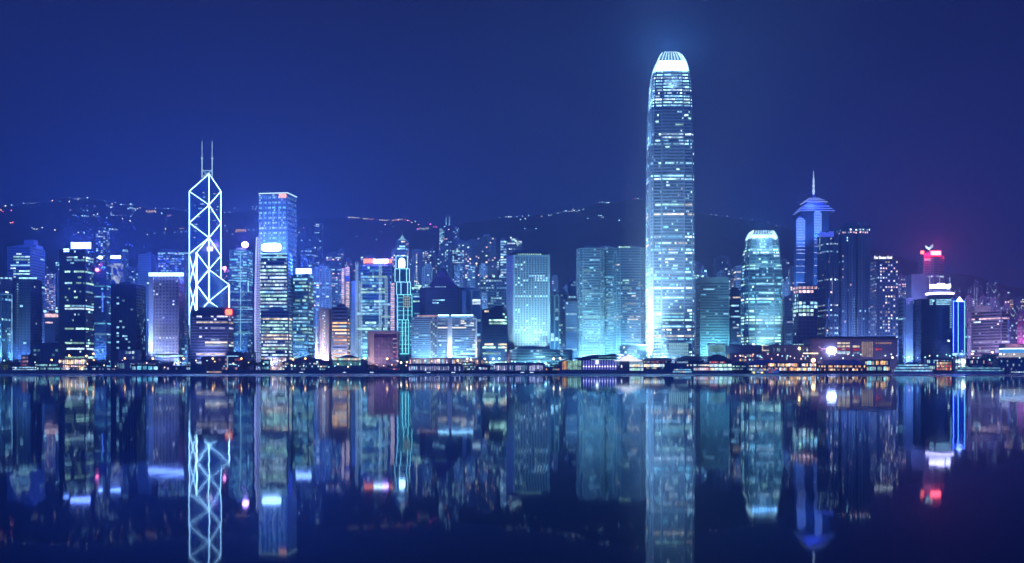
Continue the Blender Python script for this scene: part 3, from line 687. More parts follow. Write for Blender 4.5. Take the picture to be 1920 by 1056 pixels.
lab = 'dark slab with wide white and orange lit bands left of the slanted pale wall'
r_, p_, z0_, z1_ = tower(lab, 622, 656, 578, 1372, d=22, wall='mauve', glass='dark', fh=4.6, bw=2.2, band=0.5, lit=0.04, litf=lambda u, v, i, p: (0.85 if p > .5 else 0.12) if v < 0.86 else 0.0, rowp=0.45, cols=('warm', 'amber', 'white'), s=1.2, wmax=60)
flood(X(640, 1370), 1352, 6, X(640, 1370), 1373, 22, (1.0, 0.6, 0.55), 120000, 95)

HB = (0.05, 0.12, 1.0)
halo(152, 460, 1420, HB, 4200000, 3, 13); halo(125, 470, 1420, HB, 500000); halo(312, 515, 1383, HB, 6000000, 4, 17); halo(217, 483, 1558, HB, 900000)
halo(459.5, 459, 1598, (0.25, 0.12, 1.0), 1500000); halo(509, 464, 1396, (0.06, 0.2, 1.0), 7500000, 2, 16); halo(569.5, 509, 1420, HB, 3600000, 2, 13)
halo(182, 506, 1486, (1.0, 0.05, 0.25), 260000); halo(429, 585, 1380, (1.0, 0.03, 0.12), 260000)
halo(700, 489, 1476, (0.3, 0.1, 1.0), 500000); halo(722, 490, 1476, (0.3, 0.08, 1.0), 1100000)
halo(753, 490, 1426, (0.1, 0.3, 1.0), 700000); halo(1754, 475, 1694, (1.0, 0.01, 0.08), 2600000)
halo(1762, 540, 1404, (0.5, 0.3, 1.0), 1600000)
halo(1255, 108, 1336, (0.12, 0.42, 1.0), 3400000); halo(1434, 440, 1394, (0.1, 0.42, 1.0), 900000); halo(1525, 676, 1274, (1.0, 0.35, 0.08), 220000); halo(1526, 385, 1690, (0.08, 0.14, 1.0), 1100000)
halo(1900, 600, 1470, (0.8, 0.05, 0.6), 120000)  # added lamp tinting the far-right haze violet; no sign here

# ================================================================ CENTRE
def truss_bank():
    Y = 1480
    root, poly, z0, z1 = tower('exposed-truss bank tower with ladder masts, cyan lit floors and a red and white roof bar', 668, 741, 500, Y, d=40, wall='steel', glass='cyan',
        fh=4.4, bw=3.2, band=0.30, lit=0.04, litf=lambda u, v, i, p: (0.93 if (int(v * 40) % 9) in (3, 4, 6, 7, 8) and 0.12 < u < 0.80 and v < 0.9 else 0.10) if i == 0 else 0.05, cols=('cool', 'cyan', 'cool', 'green'), s=0.95, wmax=90, roof='flat')
    # stepped shoulders
    mb = MB(); mb.box(X(655, Y), X(669, Y), Y - 1, Y + 30, z0, Z(527, Y)); mb.build('service_tower', wallm('pale'), root)
    mb = MB(); mb.box(X(683, Y), X(726, Y), Y + 4, Y + 26, z1 + 1.5, Z(490, Y)); mb.build('roof', wallm('steel'), root)
    lm = glow('ladder_lit', (0.45, 0.72, 1.0), 1.3, 0.4, 0.08)
    for a, top in ((669.2, 492), (676.5, 527), (713, 496), (724, 520)):
        mb = MB(); xa, xb = X(a - 2.0, Y - 3), X(a + 2.0, Y - 3); yy = Y - 3.2; zt = Z(top, Y)
        mb.beam((xa, yy, z0), (xa, yy, zt), 0.42); mb.beam((xb, yy, z0), (xb, yy, zt), 0.42)
        zz = z0 + 2; k = 0
        while zz < zt - 3:
            mb.beam((xa, yy, zz), (xb, yy, zz), 0.42); mb.beam((xa, yy, zz), (xb, yy, zz + 3.9), 0.28); zz += 3.9
        mb.build('ladder_mast', lm, root)
    tm = mat('truss_steel', (0.16, 0.24, 0.34), 0.5, 0.3)
    for y in (515, 545, 585, 612, 640):
        mb = MB()
        for a, b in ((669, 695), (721, 695)):
            mb.beam((X(a, Y - 2), Y - 2.4, Z(y - 9, Y)), (X(b, Y - 2), Y - 2.4, Z(y, Y)), 0.8)
        mb.beam((X(669, Y), Y - 2.4, Z(y + 1, Y)), (X(721, Y), Y - 2.4, Z(y + 1, Y)), 0.7); mb.build('hanger_truss', tm, root)
    # striped light walls
    for x0, x1, ya, yb in ((640.5, 645.5, 504, 576), (647.5, 655, 502, 517), (648, 655, 529, 580), (732.5, 739.5, 532, 620)):
        mb = MB(); k = 0; y = ya
        while y < yb:
            mb.cur = k % 2; mb.box(X(x0, Y - 4), X(x1, Y - 4), Y - 4, Y - 3.4, Z(min(yb, y + 2.4), Y), Z(y, Y)); y += 3.4; k += 1
        mb.build('striped_light_wall', [litm('pink', 1.7), litm('lav', 1.5)], root)
        mb = MB(); mb.box(X(x0 - .5, Y - 4), X(x1 + .5, Y - 4), Y - 3.3, Y + 14, z0, Z(ya - 1, Y)); mb.build('service_tower', wallm('mauve'), root)
    return root
truss_bank()
Yb = 1478
o = sign('red and white light bar across the roof of the truss tower', 682, 700, 485.5, 493.5, Yb, glow('bar_salmon', (1.0, 0.22, 0.16), 4, sample=True), frame=False)
for a, b, m in ((700, 717, glow('bar_white', (0.6, 0.7, 1.0), 12, sample=True)), (717, 728, glow('bar_violet', (0.55, 0.35, 1.0), 22, sample=True)), (728, 735, glow('bar_red', (1.0, 0.25, 0.2), 3, sample=True))):
    panel(a, b, 486, 493.5, Yb, 1.0).build('bar_segment', m, o)
f = MB(); f.box(X(681, Yb), X(736, Yb), Yb + 0.05, Yb + 1.2, Z(496, Yb), Z(494, Yb)); f.build('frame', MATS['sign_steel'], o)
wash(672, 720, 1480, 90, CYAN, 220000, 2)
mb = MB(); a0, a1 = X(655.5, 1470), X(668, 1470)
flood(X(661, 1479), 1468, 6, X(661, 1479), 1479, 40, (0.7, 0.75, 1.0), 120000, 60)

# low civic block
def civic():
    Y = 1352
    root = thing('civic_block', 'squat brown block with a thick pinkish frame round a fine purple window grid', 'building', (X(717, Y), Y, GZ))
    xa, xb, xc = X(689, Y), X(701, Y), X(746, Y); zt = Z(620.5, Y); zi = Z(626, Y)
    mb = MB(); mb.box(xa, xb, Y, Y + 22, GZ, zt); mb.box(xb + .01, xc, Y, Y + 22, zi, zt - .01); mb.box(xc - 1.5, xc, Y, Y + 22, GZ, zi - .01); mb.build('wall', wallm('stone'), root)
    mb = MB(); mb.box(xb, xc - 1.5, Y + 2.2, Y + 21, GZ, zi - .02); mb.build('glazing', mat('violet_glazing', (0.10, 0.05, 0.14), 0.3, var=0.3, spec=0.6), root)
    mb = MB(); n = 13
    for k in range(n + 1):
        x = xb + (X(736, Y) - xb) * k / n; mb.box(x - 0.22, x + 0.22, Y + 1.4, Y + 2.2, GZ, Z(634, Y))
    for k in range(9):
        z = GZ + (Z(634, Y) - GZ) * k / 8; mb.box(xb, X(736, Y), Y + 1.3, Y + 2.1, z, z + 0.42)
    mb.build('window_grid', mat('grid_lavender', (0.46, 0.38, 0.52), 0.7), root)
    rg = random.Random(9)
    for k in range(8):
        for j in range(2):
            z = GZ + (Z(630, Y) - GZ) * k / 8 + 1; x = X(737 + 4 * j, Y)
            mb = MB(); mb.poly([(x, Y + 1.9, z), (x + 2.2, Y + 1.9, z), (x + 2.2, Y + 1.9, z + 1.6), (x, Y + 1.9, z + 1.6)]); mb.build('window', litm(rg.choice(('warm', 'cool', 'red', 'pink')), 0.8), root)
    flood(X(700, Y), Y - 20, 5, X(704, Y), Y, 32, (1.0, 0.72, 0.68), 90000, 100)
    flood(X(735, Y), Y - 24, 5, X(725, Y), Y, 28, (0.8, 0.65, 0.9), 60000, 90)
civic()

# neon outlined stepped tower
def stepped():
    Y = 1430
    root = thing('stepped_tower', 'slim stepped tower outlined in cyan tubes with a glowing white arch on top', 'tower', (X(757, Y), Y, GZ))
    gm = glassm('cyan')
    tiers = [(742.5, 764, 480, 504, 0), (741, 768, 504, 529, -1.2), (744, 770, 529, 553, -2.4), (746, 773, 553, 600, -3.6), (746.5, 767, 600, 664, -4.8)]
    for k, (a, b, y0, y1, dy) in enumerate(tiers):
        mb = MB(); mb.box(X(a, Y) + 0.6, X(b, Y) - 0.6, Y + dy, Y + 20 + dy * 0.1, Z(y1, Y) if k < 4 else GZ, Z(y0, Y)); mb.build('tier', gm, root)
        m = glow('tube_cyan_%d' % (k > 2), (0.30, 0.72, 1.0) if k < 3 else (0.22, 0.85, 0.92), 4.2 if k < 3 else 3.4, sample=True)
        yy = Y + dy - 0.7; za = Z(y1, Y) + 0.2; zb = Z(y0, Y) - 0.2
        xs_ = [a, a + (b - a) * 0.32, a + (b - a) * 0.80, b] if k in (1, 2) else ([a, b] if k == 0 else [a, a + (b - a) * .42, a + (b - a) * .72, b])
        for x in xs_: strip(root, (X(x, Y), yy, za), (X(x, Y), yy, zb), 0.42, m, 'light_tube')
        strip(root, (X(a, Y), yy, zb), (X(b, Y), yy, zb), 0.42, m, 'light_tube')
        if k == 4: strip(root, (X(a, Y), yy, za), (X(b, Y), yy, za), 0.5, m, 'light_tube')
        if k >= 3:
            y = y0 + 6
            while y < y1 - 2: strip(root, (X(a, Y), yy + 0.2, Z(y, Y)), (X(b, Y), yy + 0.2, Z(y, Y)), 0.2, m, 'light_tube'); y += 8
    yy = Y - 0.9; n = 9; cx_, cz = X(753.5, Y), Z(490, Y)
    lo = [(cx_ - 4.3, yy, Z(502, Y)), (cx_ + 4.3, yy, Z(502, Y))] + [(cx_ + 4.3 * math.cos(math.pi * k / n), yy, cz + 4.5 * math.sin(math.pi * k / n)) for k in range(n + 1)]
    mb = MB(); mb.prism(lo, [(p[0], yy + 0.7, p[2]) for p in lo]); mb.build('arch_light', glow('arch_white', (0.4, 0.65, 1.0), 16, sample=True), root)
    mb = MB(); mb.box(X(757, Y), X(769, Y), Y - 5.1, Y - 4.4, Z(577, Y), Z(556, Y)); mb.build('sign_panel', glow('panel_pale', (0.55, 0.75, 0.72), 0.8), root)
    mb = MB()
    for j in range(4):
        for k in range(3): mb.box(X(758.5 + 3.4 * k, Y), X(760.5 + 3.4 * k, Y), Y - 5.4, Y - 5.15, Z(561 + 4.4 * j, Y), Z(558.5 + 4.4 * j, Y))
    mb.build('sign_cell', MATS['dark_recess'], root)
    rg = random.Random(2)
    for _ in range(40):
        a = rg.uniform(748, 764); y = 605 + 4 * rg.randrange(14)
        mb = MB(); mb.poly([(X(a, Y), Y - 4.95, Z(y + 2, Y)), (X(a + 2.5, Y), Y - 4.95, Z(y + 2, Y)), (X(a + 2.5, Y), Y - 4.95, Z(y, Y)), (X(a, Y), Y - 4.95, Z(y, Y))]); mb.build('window', litm(rg.choice(('cool', 'cyan', 'green')), 0.7), root)
    for k in range(14):
        mb = MB(); yv = 606 + 4.2 * k; mb.box(X(768.5, Y), X(771, Y), Y - 3, Y - 2.4, Z(yv + 1.6, Y), Z(yv, Y)); mb.build('bead_light', litm('cyan', 1.0), root)
stepped()
tower('plain grey-blue wing behind the stepped tube-lit tower', 768, 780, 600, 1500, wall='teal', glass='blue', lit=0.15, cols=('cyan', 'green', 'cool'), fh=4)

lab = 'round-shouldered tower with a lit pointed crown and pinkish rows behind the stepped tower'
r_, p_, z0_, z1_ = tower(lab, 742, 766, 452, 1750, d=30, shape='cut', wall='dusk', glass='blue', fh=4, lit=0.1, litf=lambda u, v, i, p: 0.85 if (0.85 < v < 0.97 and int(v * 60) % 2 == 0) else 0.10, cols=('pink', 'warm', 'cool'), s=0.9, roof='flat')
c = r_.location; mb = MB(); mb.cone(c, 9.5, 4, z1_ + 1.5, z1_ + 6.5, 12); mb.cone(c, 4, 0.8, z1_ + 6.5, z1_ + 11.5, 12); mb.build('crown_light', glow('crown_cyan', (0.35, 0.75, 0.95), 1.1, 0.4, 0.3), r_)
mb = MB(); mb.beam((c[0], c[1], z1_ + 11), (c[0], c[1], z1_ + 20), 0.35); mb.build('mast', litm('cool', 0.9), r_)
tower('thin slab with stacked warm dots between the roof bar and the stepped tower', 734, 743, 470, 1900, wall='dusk', glass='dark', st='grid', lit=0.4, cols=('white', 'pink'), bw=4, name='apartment_block', cat='apartment block')

lab = 'greenish lit tower with white parapet and two thin masts right of the stepped tower'
r_, p_, z0_, z1_ = tower(lab, 769, 789, 541, 1620, wall='teal', glass='cyan', lit=0.2, rowp=0.2, cols=('cool', 'green', 'cyan'), s=0.8, roof='flat')
for y, a, b in ((540, 770, 789), (536, 778, 791)): mb = panel(a, b, y - 1.3, y + 1.3, 1618.5, 0.8); mb.build('parapet_light', litm('green', 1.9), r_)
for x in (777, 783): mb = MB(); mb.beam((X(x, 1625), 1625, z1_), (X(x, 1625), 1625, Z(519, 1625)), 0.35); mb.build('mast', litm('cool', 1.0), r_)

# pyramid-roofed slab
lab = 'broad unlit slab with a dark pyramid roof and a dotted eaves line'
r_, p_, z0_, z1_ = tower(lab, 788, 872, 541, 1545, d=50, shape='cut', wall='dusk', glass='blue', fh=4.2, bw=5, lit=0.012, rowp=0.0, cols=('cool',), roof='flat', band=0.5)
c = r_.location; mb = MB()
def sq(h, y): return [(c[0] - h, c[1] - h * .7, y), (c[0] + h, c[1] - h * .7, y), (c[0] + h, c[1] + h * .7, y), (c[0] - h, c[1] + h * .7, y)]
prof = [(26, z1_ + 1.5), (17, Z(529, 1545)), (10, Z(518, 1545)), (6.5, Z(506, 1545)), (3.0, Z(500, 1545))]
for (h0, y0), (h1, y1) in zip(prof, prof[1:]): mb.prism(sq(h0, y0), sq(h1 + 0.01, y1))
mb.build('roof', mat('pyramid_slate', (0.12, 0.17, 0.24), 0.5), r_)
for k in range(12):
    if k in (4, 5): continue
    mb = MB(); x = X(795 + 3.6 * k, 1543); mb.box(x - 0.8, x + 0.8, 1541.5, 1542.3, Z(539, 1543), Z(537, 1543)); mb.build('bead_light', litm('cool', 1.3), r_)

# waterfront hotels with floodlit fins
lab = 'pale blue-grey waterfront slab with a pinkish rooftop line, left of the white floodlit fin'
r_, p_, z0_, z1_ = tower(lab, 772, 821, 596, 1402, d=26, wall='pale', glass='mid', fh=2.9, bw=3, band=0.5, lit=0.0, litf=lambda u, v, i, p: 0.06 if u > 0.15 else 0.3, cols=('cool', 'green'), s=0.6, roof='flat')
mb = panel(806, 820, 600, 670, 1401, 2.0); mb.build('stair_bay', wallm('stone'), r_)
for j in range(18):
    for k in range(3):
        mb = panel(808.5 + 3.8 * k, 810.8 + 3.8 * k, 603 + 3.7 * j, 605.4 + 3.7 * j, 1398.9, 0.3); mb.build('window', MATS['dark_recess'] if (j * 7 + k * 3) % 5 else litm('green', 1.0), r_)
mb = panel(782, 822, 591, 594, 1400, 0.8); mb.build('parapet_light', litm('pink', 0.8), r_)
lab = 'curved waterfront hotel with a glowing white roof line and two tall warm floodlit fins'
r_, p_, z0_, z1_ = tower(lab, 820, 894, 597, 1388, d=30, wall='pale', glass='mid', fh=2.9, bw=2.6, band=0.46, lit=0.03, litf=lambda u, v, i, p: (0.0 if 0.2 < u < 0.42 else 0.30 if abs(u - 0.5) < 0.02 or abs(u - 0.62) < .02 else 0.11), cols=('cool', 'white', 'warm', 'green'), s=0.95, wmax=70, roof='flat')
for a, b, m in ((821.5, 841.5, glow('tube_roof_white', (0.35, 0.7, 1.0), 10, sample=True)), (846.5, 887, MATS['tube_roof_white'])):
    mb = panel(a, b, 590.3, 592.6, 1386, 1.0); mb.build('parapet_light', m, r_)
mb = MB(); mb.box(X(823, 1390), X(890, 1390), 1391, 1412, z1_ + 1.5, Z(592, 1390)); mb.build('roof', wallm('pale'), r_)
for a, b in ((838.5, 847.5), (891, 894.5)):
    mb = MB(); mb.prism([(X(a, 1386), 1383.5, GZ), (X(b, 1386), 1383.5, GZ), (X(b, 1386), 1387, GZ), (X(a, 1386), 1387, GZ)], [(X(a + .8, 1386), 1385, Z(597, 1386)), (X(b, 1386), 1385, Z(597, 1386)), (X(b, 1386), 1387, Z(597, 1386)), (X(a + .8, 1386), 1387, Z(597, 1386))])
    mb.build('fin', wallm('white'), r_)
    flood(X((a + b) / 2, 1380), 1374, 15, X((a + b) / 2, 1386), 1386, 34, (1.0, 0.75, 0.45), 75000, 46)
    flood(X((a + b) / 2, 1380), 1372, 15, X((a + b) / 2, 1386), 1386, 60, (1.0, 0.85, 0.66), 90000, 34)
wash(776, 885, 1386, 60, (0.35, 0.7, 1.0), 120000, 4, gap=22, z=12, cone=95)

# towers up the slope, centre
P = dict(name='apartment_block', cat='apartment block')
tower('apartment block with one bright window column right of the pointed-crown tower', 773, 797, 470, 2100, shape='box', wall='dusk', glass='dark', st='grid', bw=3.4, lit=0.03, litf=lambda u, v, i, p: 0.7 if (0.3 < u < 0.45 or u > .8) else 0.03, cols=('white', 'cool', 'warm'), s=1.2, wmax=40, **P)
tower('apartment block lit mostly near its top, above the left eave of the pyramid roof', 797, 816, 471, 2150, wall='dusk', glass='dark', st='grid', bw=3.6, lit=0.04, litf=lambda u, v, i, p: 0.45 if v > 0.6 and u < 0.6 else 0.10, cols=('pink', 'cool', 'white'), s=1.1, wmax=30, **P)
tower('tall apartment block with stacked white windows right of the pyramid roof', 825, 847, 458, 2050, shape='box', wall='dusk', glass='dark', st='grid', bw=3.4, lit=0.12, litf=lambda u, v, i, p: 0.55 if 0.4 < u < 0.65 else 0.08, cols=('white', 'cool', 'green'), s=1.15, wmax=45, **P)
tower('apartment block with green-white windows between the pyramid roof and the pink-windowed slab', 848, 871, 452, 2080, shape='box', wall='dusk', glass='dark', st='grid', bw=4, lit=0.17, cols=('cool', 'white', 'green'), s=1.1, wmax=45, **P)
tower('wide slab with big pinkish lit window clusters on its left half', 872, 896, 454, 1950, shape='box', wall='dusk', glass='dark', st='grid', bw=4, fh=4.4, lit=0.14, litf=lambda u, v, i, p: 0.55 if (u < 0.5 and (0.62 < v < 0.9 or 0.45 < v < .52)) else 0.10, cols=('pink', 'warm', 'white'), s=1.4, wmax=45, **P)
tower('flat-topped slab with scattered warm windows right of the pink-windowed one', 895, 930, 446, 2000, shape='bays', wall='dusk', glass='dark', st='grid', bw=5, fh=4.2, lit=0.15, cols=('white', 'pink', 'warm', 'lav'), s=1.3, wmax=60, **P)
tower('slim block with one column of white window bars left of the round-window tower', 938, 950, 452, 2000, wall='dusk', glass='dark', fh=5, bw=8, lit=0.55, cols=('white', 'cool'), s=1.3, wmax=30, **P)
lab = 'far block with a jagged bright white top behind the round-window tower'
r_, p_, z0_, z1_ = tower(lab, 951, 978, 452, 2150, wall='dusk', glass='dark', st='grid', lit=0.12, cols=('white', 'warm'), s=1.1, **P)
for k, (x, y) in enumerate(((958, 446), (961, 449.5), (964, 449), (967, 452), (970, 455), (971, 458), (977, 454))):
    mb = panel(x - 1.8, x + 1.8, y - 1.5, y + 1.5, 2147, 1.5); mb.build('rooftop_lamp', litm('green' if k % 2 else 'white', 2.4), r_)
lab = 'far hillside tower carrying two white spires'
r_, p_, z0_, z1_ = tower(lab, 828, 848, 424, 2600, wall='dusk', glass='dark', st='grid', bw=5, lit=0.12, cols=('cool', 'pink', 'white'), s=1.2, roof='flat', **P)
for x in (836.5, 842.5): mb = MB(); mb.cone((X(x, 2602), 2602), 1.8, 0.25, z1_, Z(404, 2602), 6); mb.build('spire', litm('cool', 1.4), r_)
tower('far hillside block with a bright white facade left of the twin-spire tower', 823.5, 833, 429, 2540, wall='mid', glass='dark', st='band', bw=4, lit=0.0, litf=lambda u, v, i, p: 0.9 if v > 0.25 else 0.1, cols=('cool', 'white'), s=1.2, wmax=30, **P)
tower('far dark block with one dotted column right of the twin-spire tower', 849, 861, 428, 2500, wall='dusk', glass='dark', st='grid', lit=0.14, cols=('cool', 'lav'), s=1.1, **P)

# mushroom block and neighbours
lab = 'pale gridded block widening like a mushroom above its narrow stem'
Yk = 1560
r_, p_, z0_, z1_ = tower(lab, 915, 951, 548, Yk, d=24, wall='cyan', glass='mid', st='grid', fh=4, bw=4, lit=0.12, cols=('cool', 'green'), s=0.8, roof='none')
mb = MB(); mb.box(X(901, Yk), X(951, Yk), Yk - 3, Yk + 24, z1_ + 0.02, Z(521, Yk)); mb.build('upper_block', glassm('mid'), r_)
wm = MB(); cells = []; pl = [(X(901, Yk), Yk - 3.02), (X(951, Yk), Yk - 3.02), (X(951, Yk), Yk + 24), (X(901, Yk), Yk + 24)]
facade(pl, pl, z1_, Z(521, Yk), 'grid', 3.5, 4, 0.4, 0.35, 0.12, 0.15, ('cool', 'green', 'white'), None, wm, cells, random.Random(4)); wm.build('wall', wallm('cyan'), r_); windows(r_, cells, random.Random(4), 0.9, 30)
for x, c in ((912, 'pink'), (926, 'green'), (938, 'cool')): mb = panel(x - 2, x + 2, 517, 520, Yk, 2); mb.build('rooftop_lamp', litm(c, 2.0), r_)
tower('light-edged tower with thin vertical lines below the mushroom block', 867, 903, 545, 1500, wall='mid', glass='blue', st='fin', bw=11, pier=0.14, lit=0.02, fh=4.2, litf=lambda u, v, i, p: 0.28 if u > 0.25 else 0.0, cols=('white', 'warm', 'cool'), s=1.1)
mb = MB(); Yv = 1498; mb.box(X(867, Yv), X(874, Yv), Yv - 1, Yv + 20, GZ, Z(546, Yv)); mb.build('end_wall', wallm('pale'), BUILT['light-edged tower with thin vertical lines below the mushroom block'][0])
lab = 'black stepped office block with a few bright yellow-white rows left of the round-window tower'
r_, p_, z0_, z1_ = tower(lab, 904, 951, 582, 1378, d=24, wall='dark', glass='dark', fh=4.1, bw=3, band=0.35, lit=0.02, litf=lambda u, v, i, p: 0.75 if (abs(v - 0.78) < .05 and u > 0.3) or abs(v - 0.40) < 0.03 or (abs(v - .3) < .02 and u > .2) or abs(v - 0.12) < 0.02 else 0.03, cols=('warm', 'green', 'white'), s=1.3, wmax=60)
mb = MB(); mb.box(X(896, 1378), X(904.5, 1378), 1379, 1400, GZ, Z(642, 1378)); mb.build('annex', wallm('dark'), r_)

# round-window tower
lab = 'floodlit pale slab with a neat grid of small round windows'
def porthole():
    Y = 1420; x0, x1 = 949.5, 1031
    root = thing('porthole_tower', lab, 'skyscraper', (X(990, Y), Y, GZ))
    zt = Z(478, Y); wl = mat('aluminium_panels', (0.28, 0.48, 0.54), 0.55, var=0.08, scale=0.04)
    xa, xm, xb = X(x0, Y), X(963, Y), X(x1, Y)
    mb = MB(); mb.prism([(xm, Y, GZ), (xb, Y, GZ), (xb, Y + 40, GZ), (xa, Y + 40, GZ), (xa, Y + 14, GZ)], [(xm, Y, zt), (xb, Y, zt), (xb, Y + 40, zt), (xa, Y + 40, zt), (xa, Y + 14, zt)])
    mb.build('wall', wl, root)
    cols_, rows_ = 12, 41
    xl, xr = X(965, Y), X(1027.5, Y); z_hi, z_lo = Z(481.5, Y), Z(655, Y)
    rg = random.Random(11); lit = set()
    for a, b, c in ((2, 3, 4), (3, 0, 3), (5, 2, 3), (8, 5, 12), (9, 7, 12), (10, 3, 5), (10, 7, 12), (11, 0, 1), (12, 0, 1), (13, 7, 8), (15, 3, 4), (17, 0, 12), (21, 4, 5), (23, 0, 2), (24, 0, 2), (27, 6, 8), (28, 0, 2), (29, 9, 11), (31, 2, 6), (32, 0, 4), (33, 0, 2), (33, 7, 12), (34, 10, 12), (36, 7, 9)):
        for k in range(b, c): lit.add((a, k))
    for _ in range(18): lit.add((rg.randrange(rows_), rg.randrange(cols_)))
    dk = MB(); n = 8; hot = []
    for j in range(rows_):
        for k in range(cols_):
            x = xl + (xr - xl) * (k + 0.5) / cols_; z = z_hi + (z_lo - z_hi) * (j + 0.5) / rows_; r = 1.22
            pts = [(x + r * math.cos(2 * math.pi * (q + .5) / n), Y - 0.06, z + r * math.sin(2 * math.pi * (q + .5) / n)) for q in range(n)]
            if (j, k) in lit and rg.random() < 0.85: hot.append(pts)
            else: dk.poly(pts)
    dk.build('window', MATS['dark_recess'], root)['kind'] = 'stuff'
    for p in hot[:95]: mb = MB(); mb.poly(p); mb.build('window', litm(rg.choice(('cool', 'white', 'green')), rg.choice((1.3, 2.2))), root)
    # slim louvres on the canted left side
    mb = MB()
    for j in range(60):
        z = GZ + (zt - GZ) * j / 60; mb.beam((xm - 1, Y + 0.9, z), (xa + 1.5, Y + 12, z), 0.5)
    mb.build('side_louvre', wallm('white'), root)
    mb = MB(); q0 = [(xa + 4, Y + 4, zt + 3), (xb - 1, Y + 4, zt + 3), (xb - 1, Y + 36, zt + 3), (xa + 4, Y + 36, zt + 3)]; q1 = [(X(972, Y), Y + 14, Z(466.5, Y)), (X(1013, Y), Y + 14, Z(466.5, Y)), (X(1013, Y), Y + 30, Z(466.5, Y)), (X(972, Y), Y + 30, Z(466.5, Y))]
    mb.prism(q0, q1); mb.build('roof', wallm('mid'), root)
    for k in range(11):
        mb = MB(); x = X(972 + 4.1 * k, Y); mb.box(x - 0.9, x + 0.9, Y + 1, Y + 2, zt + 0.4, zt + 1.8); mb.build('parapet_light', litm('green', 1.6), root)
    for px, pw, tz in ((995, 300000, 60), (1008, 50000, 22), (993, 60000, 22), (978, 150000, 30), (955, 200000, 60), (1020, 180000, 40)):
        flood(X(px, Y), Y - 10, 34, X(px, Y), Y + 1, tz + 18, (0.62, 0.88, 1.0), pw * 0.32, 96)
    flood(X(998, Y), Y - 75, 34, X(998, Y), Y, 105, (0.5, 0.80, 1.0), 1500000, 80)
porthole()
lab = 'long low pale podium with a pinkish left end in front of the round-window tower'
r_, p_, z0_, z1_ = tower(lab, 944, 1073, 657, 1384, d=24, wall='cyan', glass='mid', fh=4.2, bw=4, band=0.55, lit=0.03, litf=lambda u, v, i, p: 0.6 if 0.44 < u < 0.56 else 0.07, cols=('green', 'cool', 'white'), s=0.9, name='podium_building', cat='building')
mb = MB(); mb.box(X(944, 1383), X(955, 1383), 1380.4, 1383.2, GZ, z1_); mb.build('end_wall', wallm('stone'), r_)
flood(X(950, 1380), 1368, 6, X(950, 1380), 1382, 18, (1.0, 0.6, 0.6), 26000, 80)
wash(965, 1065, 1384, 34, (0.3, 0.75, 0.85), 36000, 3, gap=14, z=6, cone=110)

tower('slim cyan tower with bright vertical mullions right of the round-window tower', 1031, 1048, 555, 1480, wall='cyan', glass='blue', st='fin', bw=6, pier=0.35, lit=0.07, fh=6, cols=('cool',), s=1.0)
tower('narrow dark tower dotted with cool lights between the slim cyan tower and the blank tower', 1047, 1063, 548, 1600, wall='mid', glass='dark', st='grid', lit=0.14, cols=('cool', 'green', 'white'), s=0.9)
tower('dark blank tower directly left of the twin curved cyan towers', 1060, 1082, 567, 1470, wall='dusk', glass='blue', lit=0.05, rowp=0.1, cols=('cool',), s=0.8)
lab = 'tower with a slanted pointed roof peeking out left of the twin curved towers'
r_, p_, z0_, z1_ = tower(lab, 1065, 1084, 528, 1640, wall='mid', glass='blue', st='fin', bw=3.5, lit=0.02, cols=('cool',), roof='none')
mb = MB(); zp = Z(513, 1640)
mb.prism([(p_[0][0], p_[0][1], z1_ + .01), (p_[1][0], p_[1][1], z1_ + .01), (p_[2][0], p_[2][1], z1_ + .01), (p_[3][0], p_[3][1], z1_ + .01)], [(p_[1][0] - 2, p_[1][1] + 2, zp), (p_[1][0], p_[1][1] + 2, zp), (p_[2][0], p_[2][1], zp), (p_[2][0] - 2, p_[2][1], zp)]); mb.build('roof', wallm('mid'), r_)
tower('far little block with warm dots just left of the slanted pointed roof', 1056, 1067, 540, 1900, wall='dusk', glass='dark', st='grid', lit=0.3, cols=('warm', 'green', 'white'), **P)

# twin curved towers
for lab, a, b, tp, Yc in (('left one of the twin curved cyan towers with stacked balcony bands', 1081, 1133, 467, 1462), ('middle stepped tower joining the two curved cyan towers', 1127, 1153, 466, 1480), ('right one of the twin curved cyan towers, beside the giant skyscraper', 1148, 1210, 466, 1470)):
    dark = a == 1148
    r_, p_, z0_, z1_ = tower(lab, a, b, tp, Yc, d=44, shape='lozenge' if a != 1127 else 'box', wall='cyan', glass='blue', fh=3.7, bw=3.2, band=0.52, lit=0.05,
        litf=lambda u, v, i, p, D=dark: (0.28 if v < 0.75 else 0.08) * (0.6 if D else 1) + (0.3 if p > 0.5 else 0), rowp=0.12, cols=('cool', 'cyan', 'green', 'warm' if dark else 'cool'), s=0.8, wmax=95)
    if a == 1081:
        for x0, x1 in ((1097, 1114), (1125, 1140)): mb = MB(); mb.box(X(x0, Yc), X(x1, Yc), Yc + 8, Yc + 22, z1_ + 1.5, Z(460.5, Yc)); mb.build('plant_room', wallm('pale'), r_)
    if a == 1148:
        mb = MB(); cx_, cy_ = r_.location[0], r_.location[1]
        mb.cone((cx_, cy_), 21, 17, z1_ + 1.5, Z(462, Yc), 20, 0.9); mb.build('crown', wallm('pale'), r_)
        for k in range(9): mb = MB(); x = X(1161 + 2.4 * k, Yc); mb.box(x - .7, x + .7, Yc - 1.2, Yc - .4, z1_ + 1.2, z1_ + 2.8); mb.build('rooftop_lamp', litm('green', 1.5 if k else 3), r_)
wash(1085, 1150, 1462, 100, (0.5, 0.82, 1.0), 130000, 3, gap=24, z=8, cone=80)
flood(X(1105, 1462), 1415, 40, X(1108, 1462), 1464, 85, (0.5, 0.85, 1.0), 420000, 75)
flood(X(1095, 1440), 1438, 8, X(1098, 1462), 1462, 16, (0.6, 0.95, 1.0), 25000, 80)
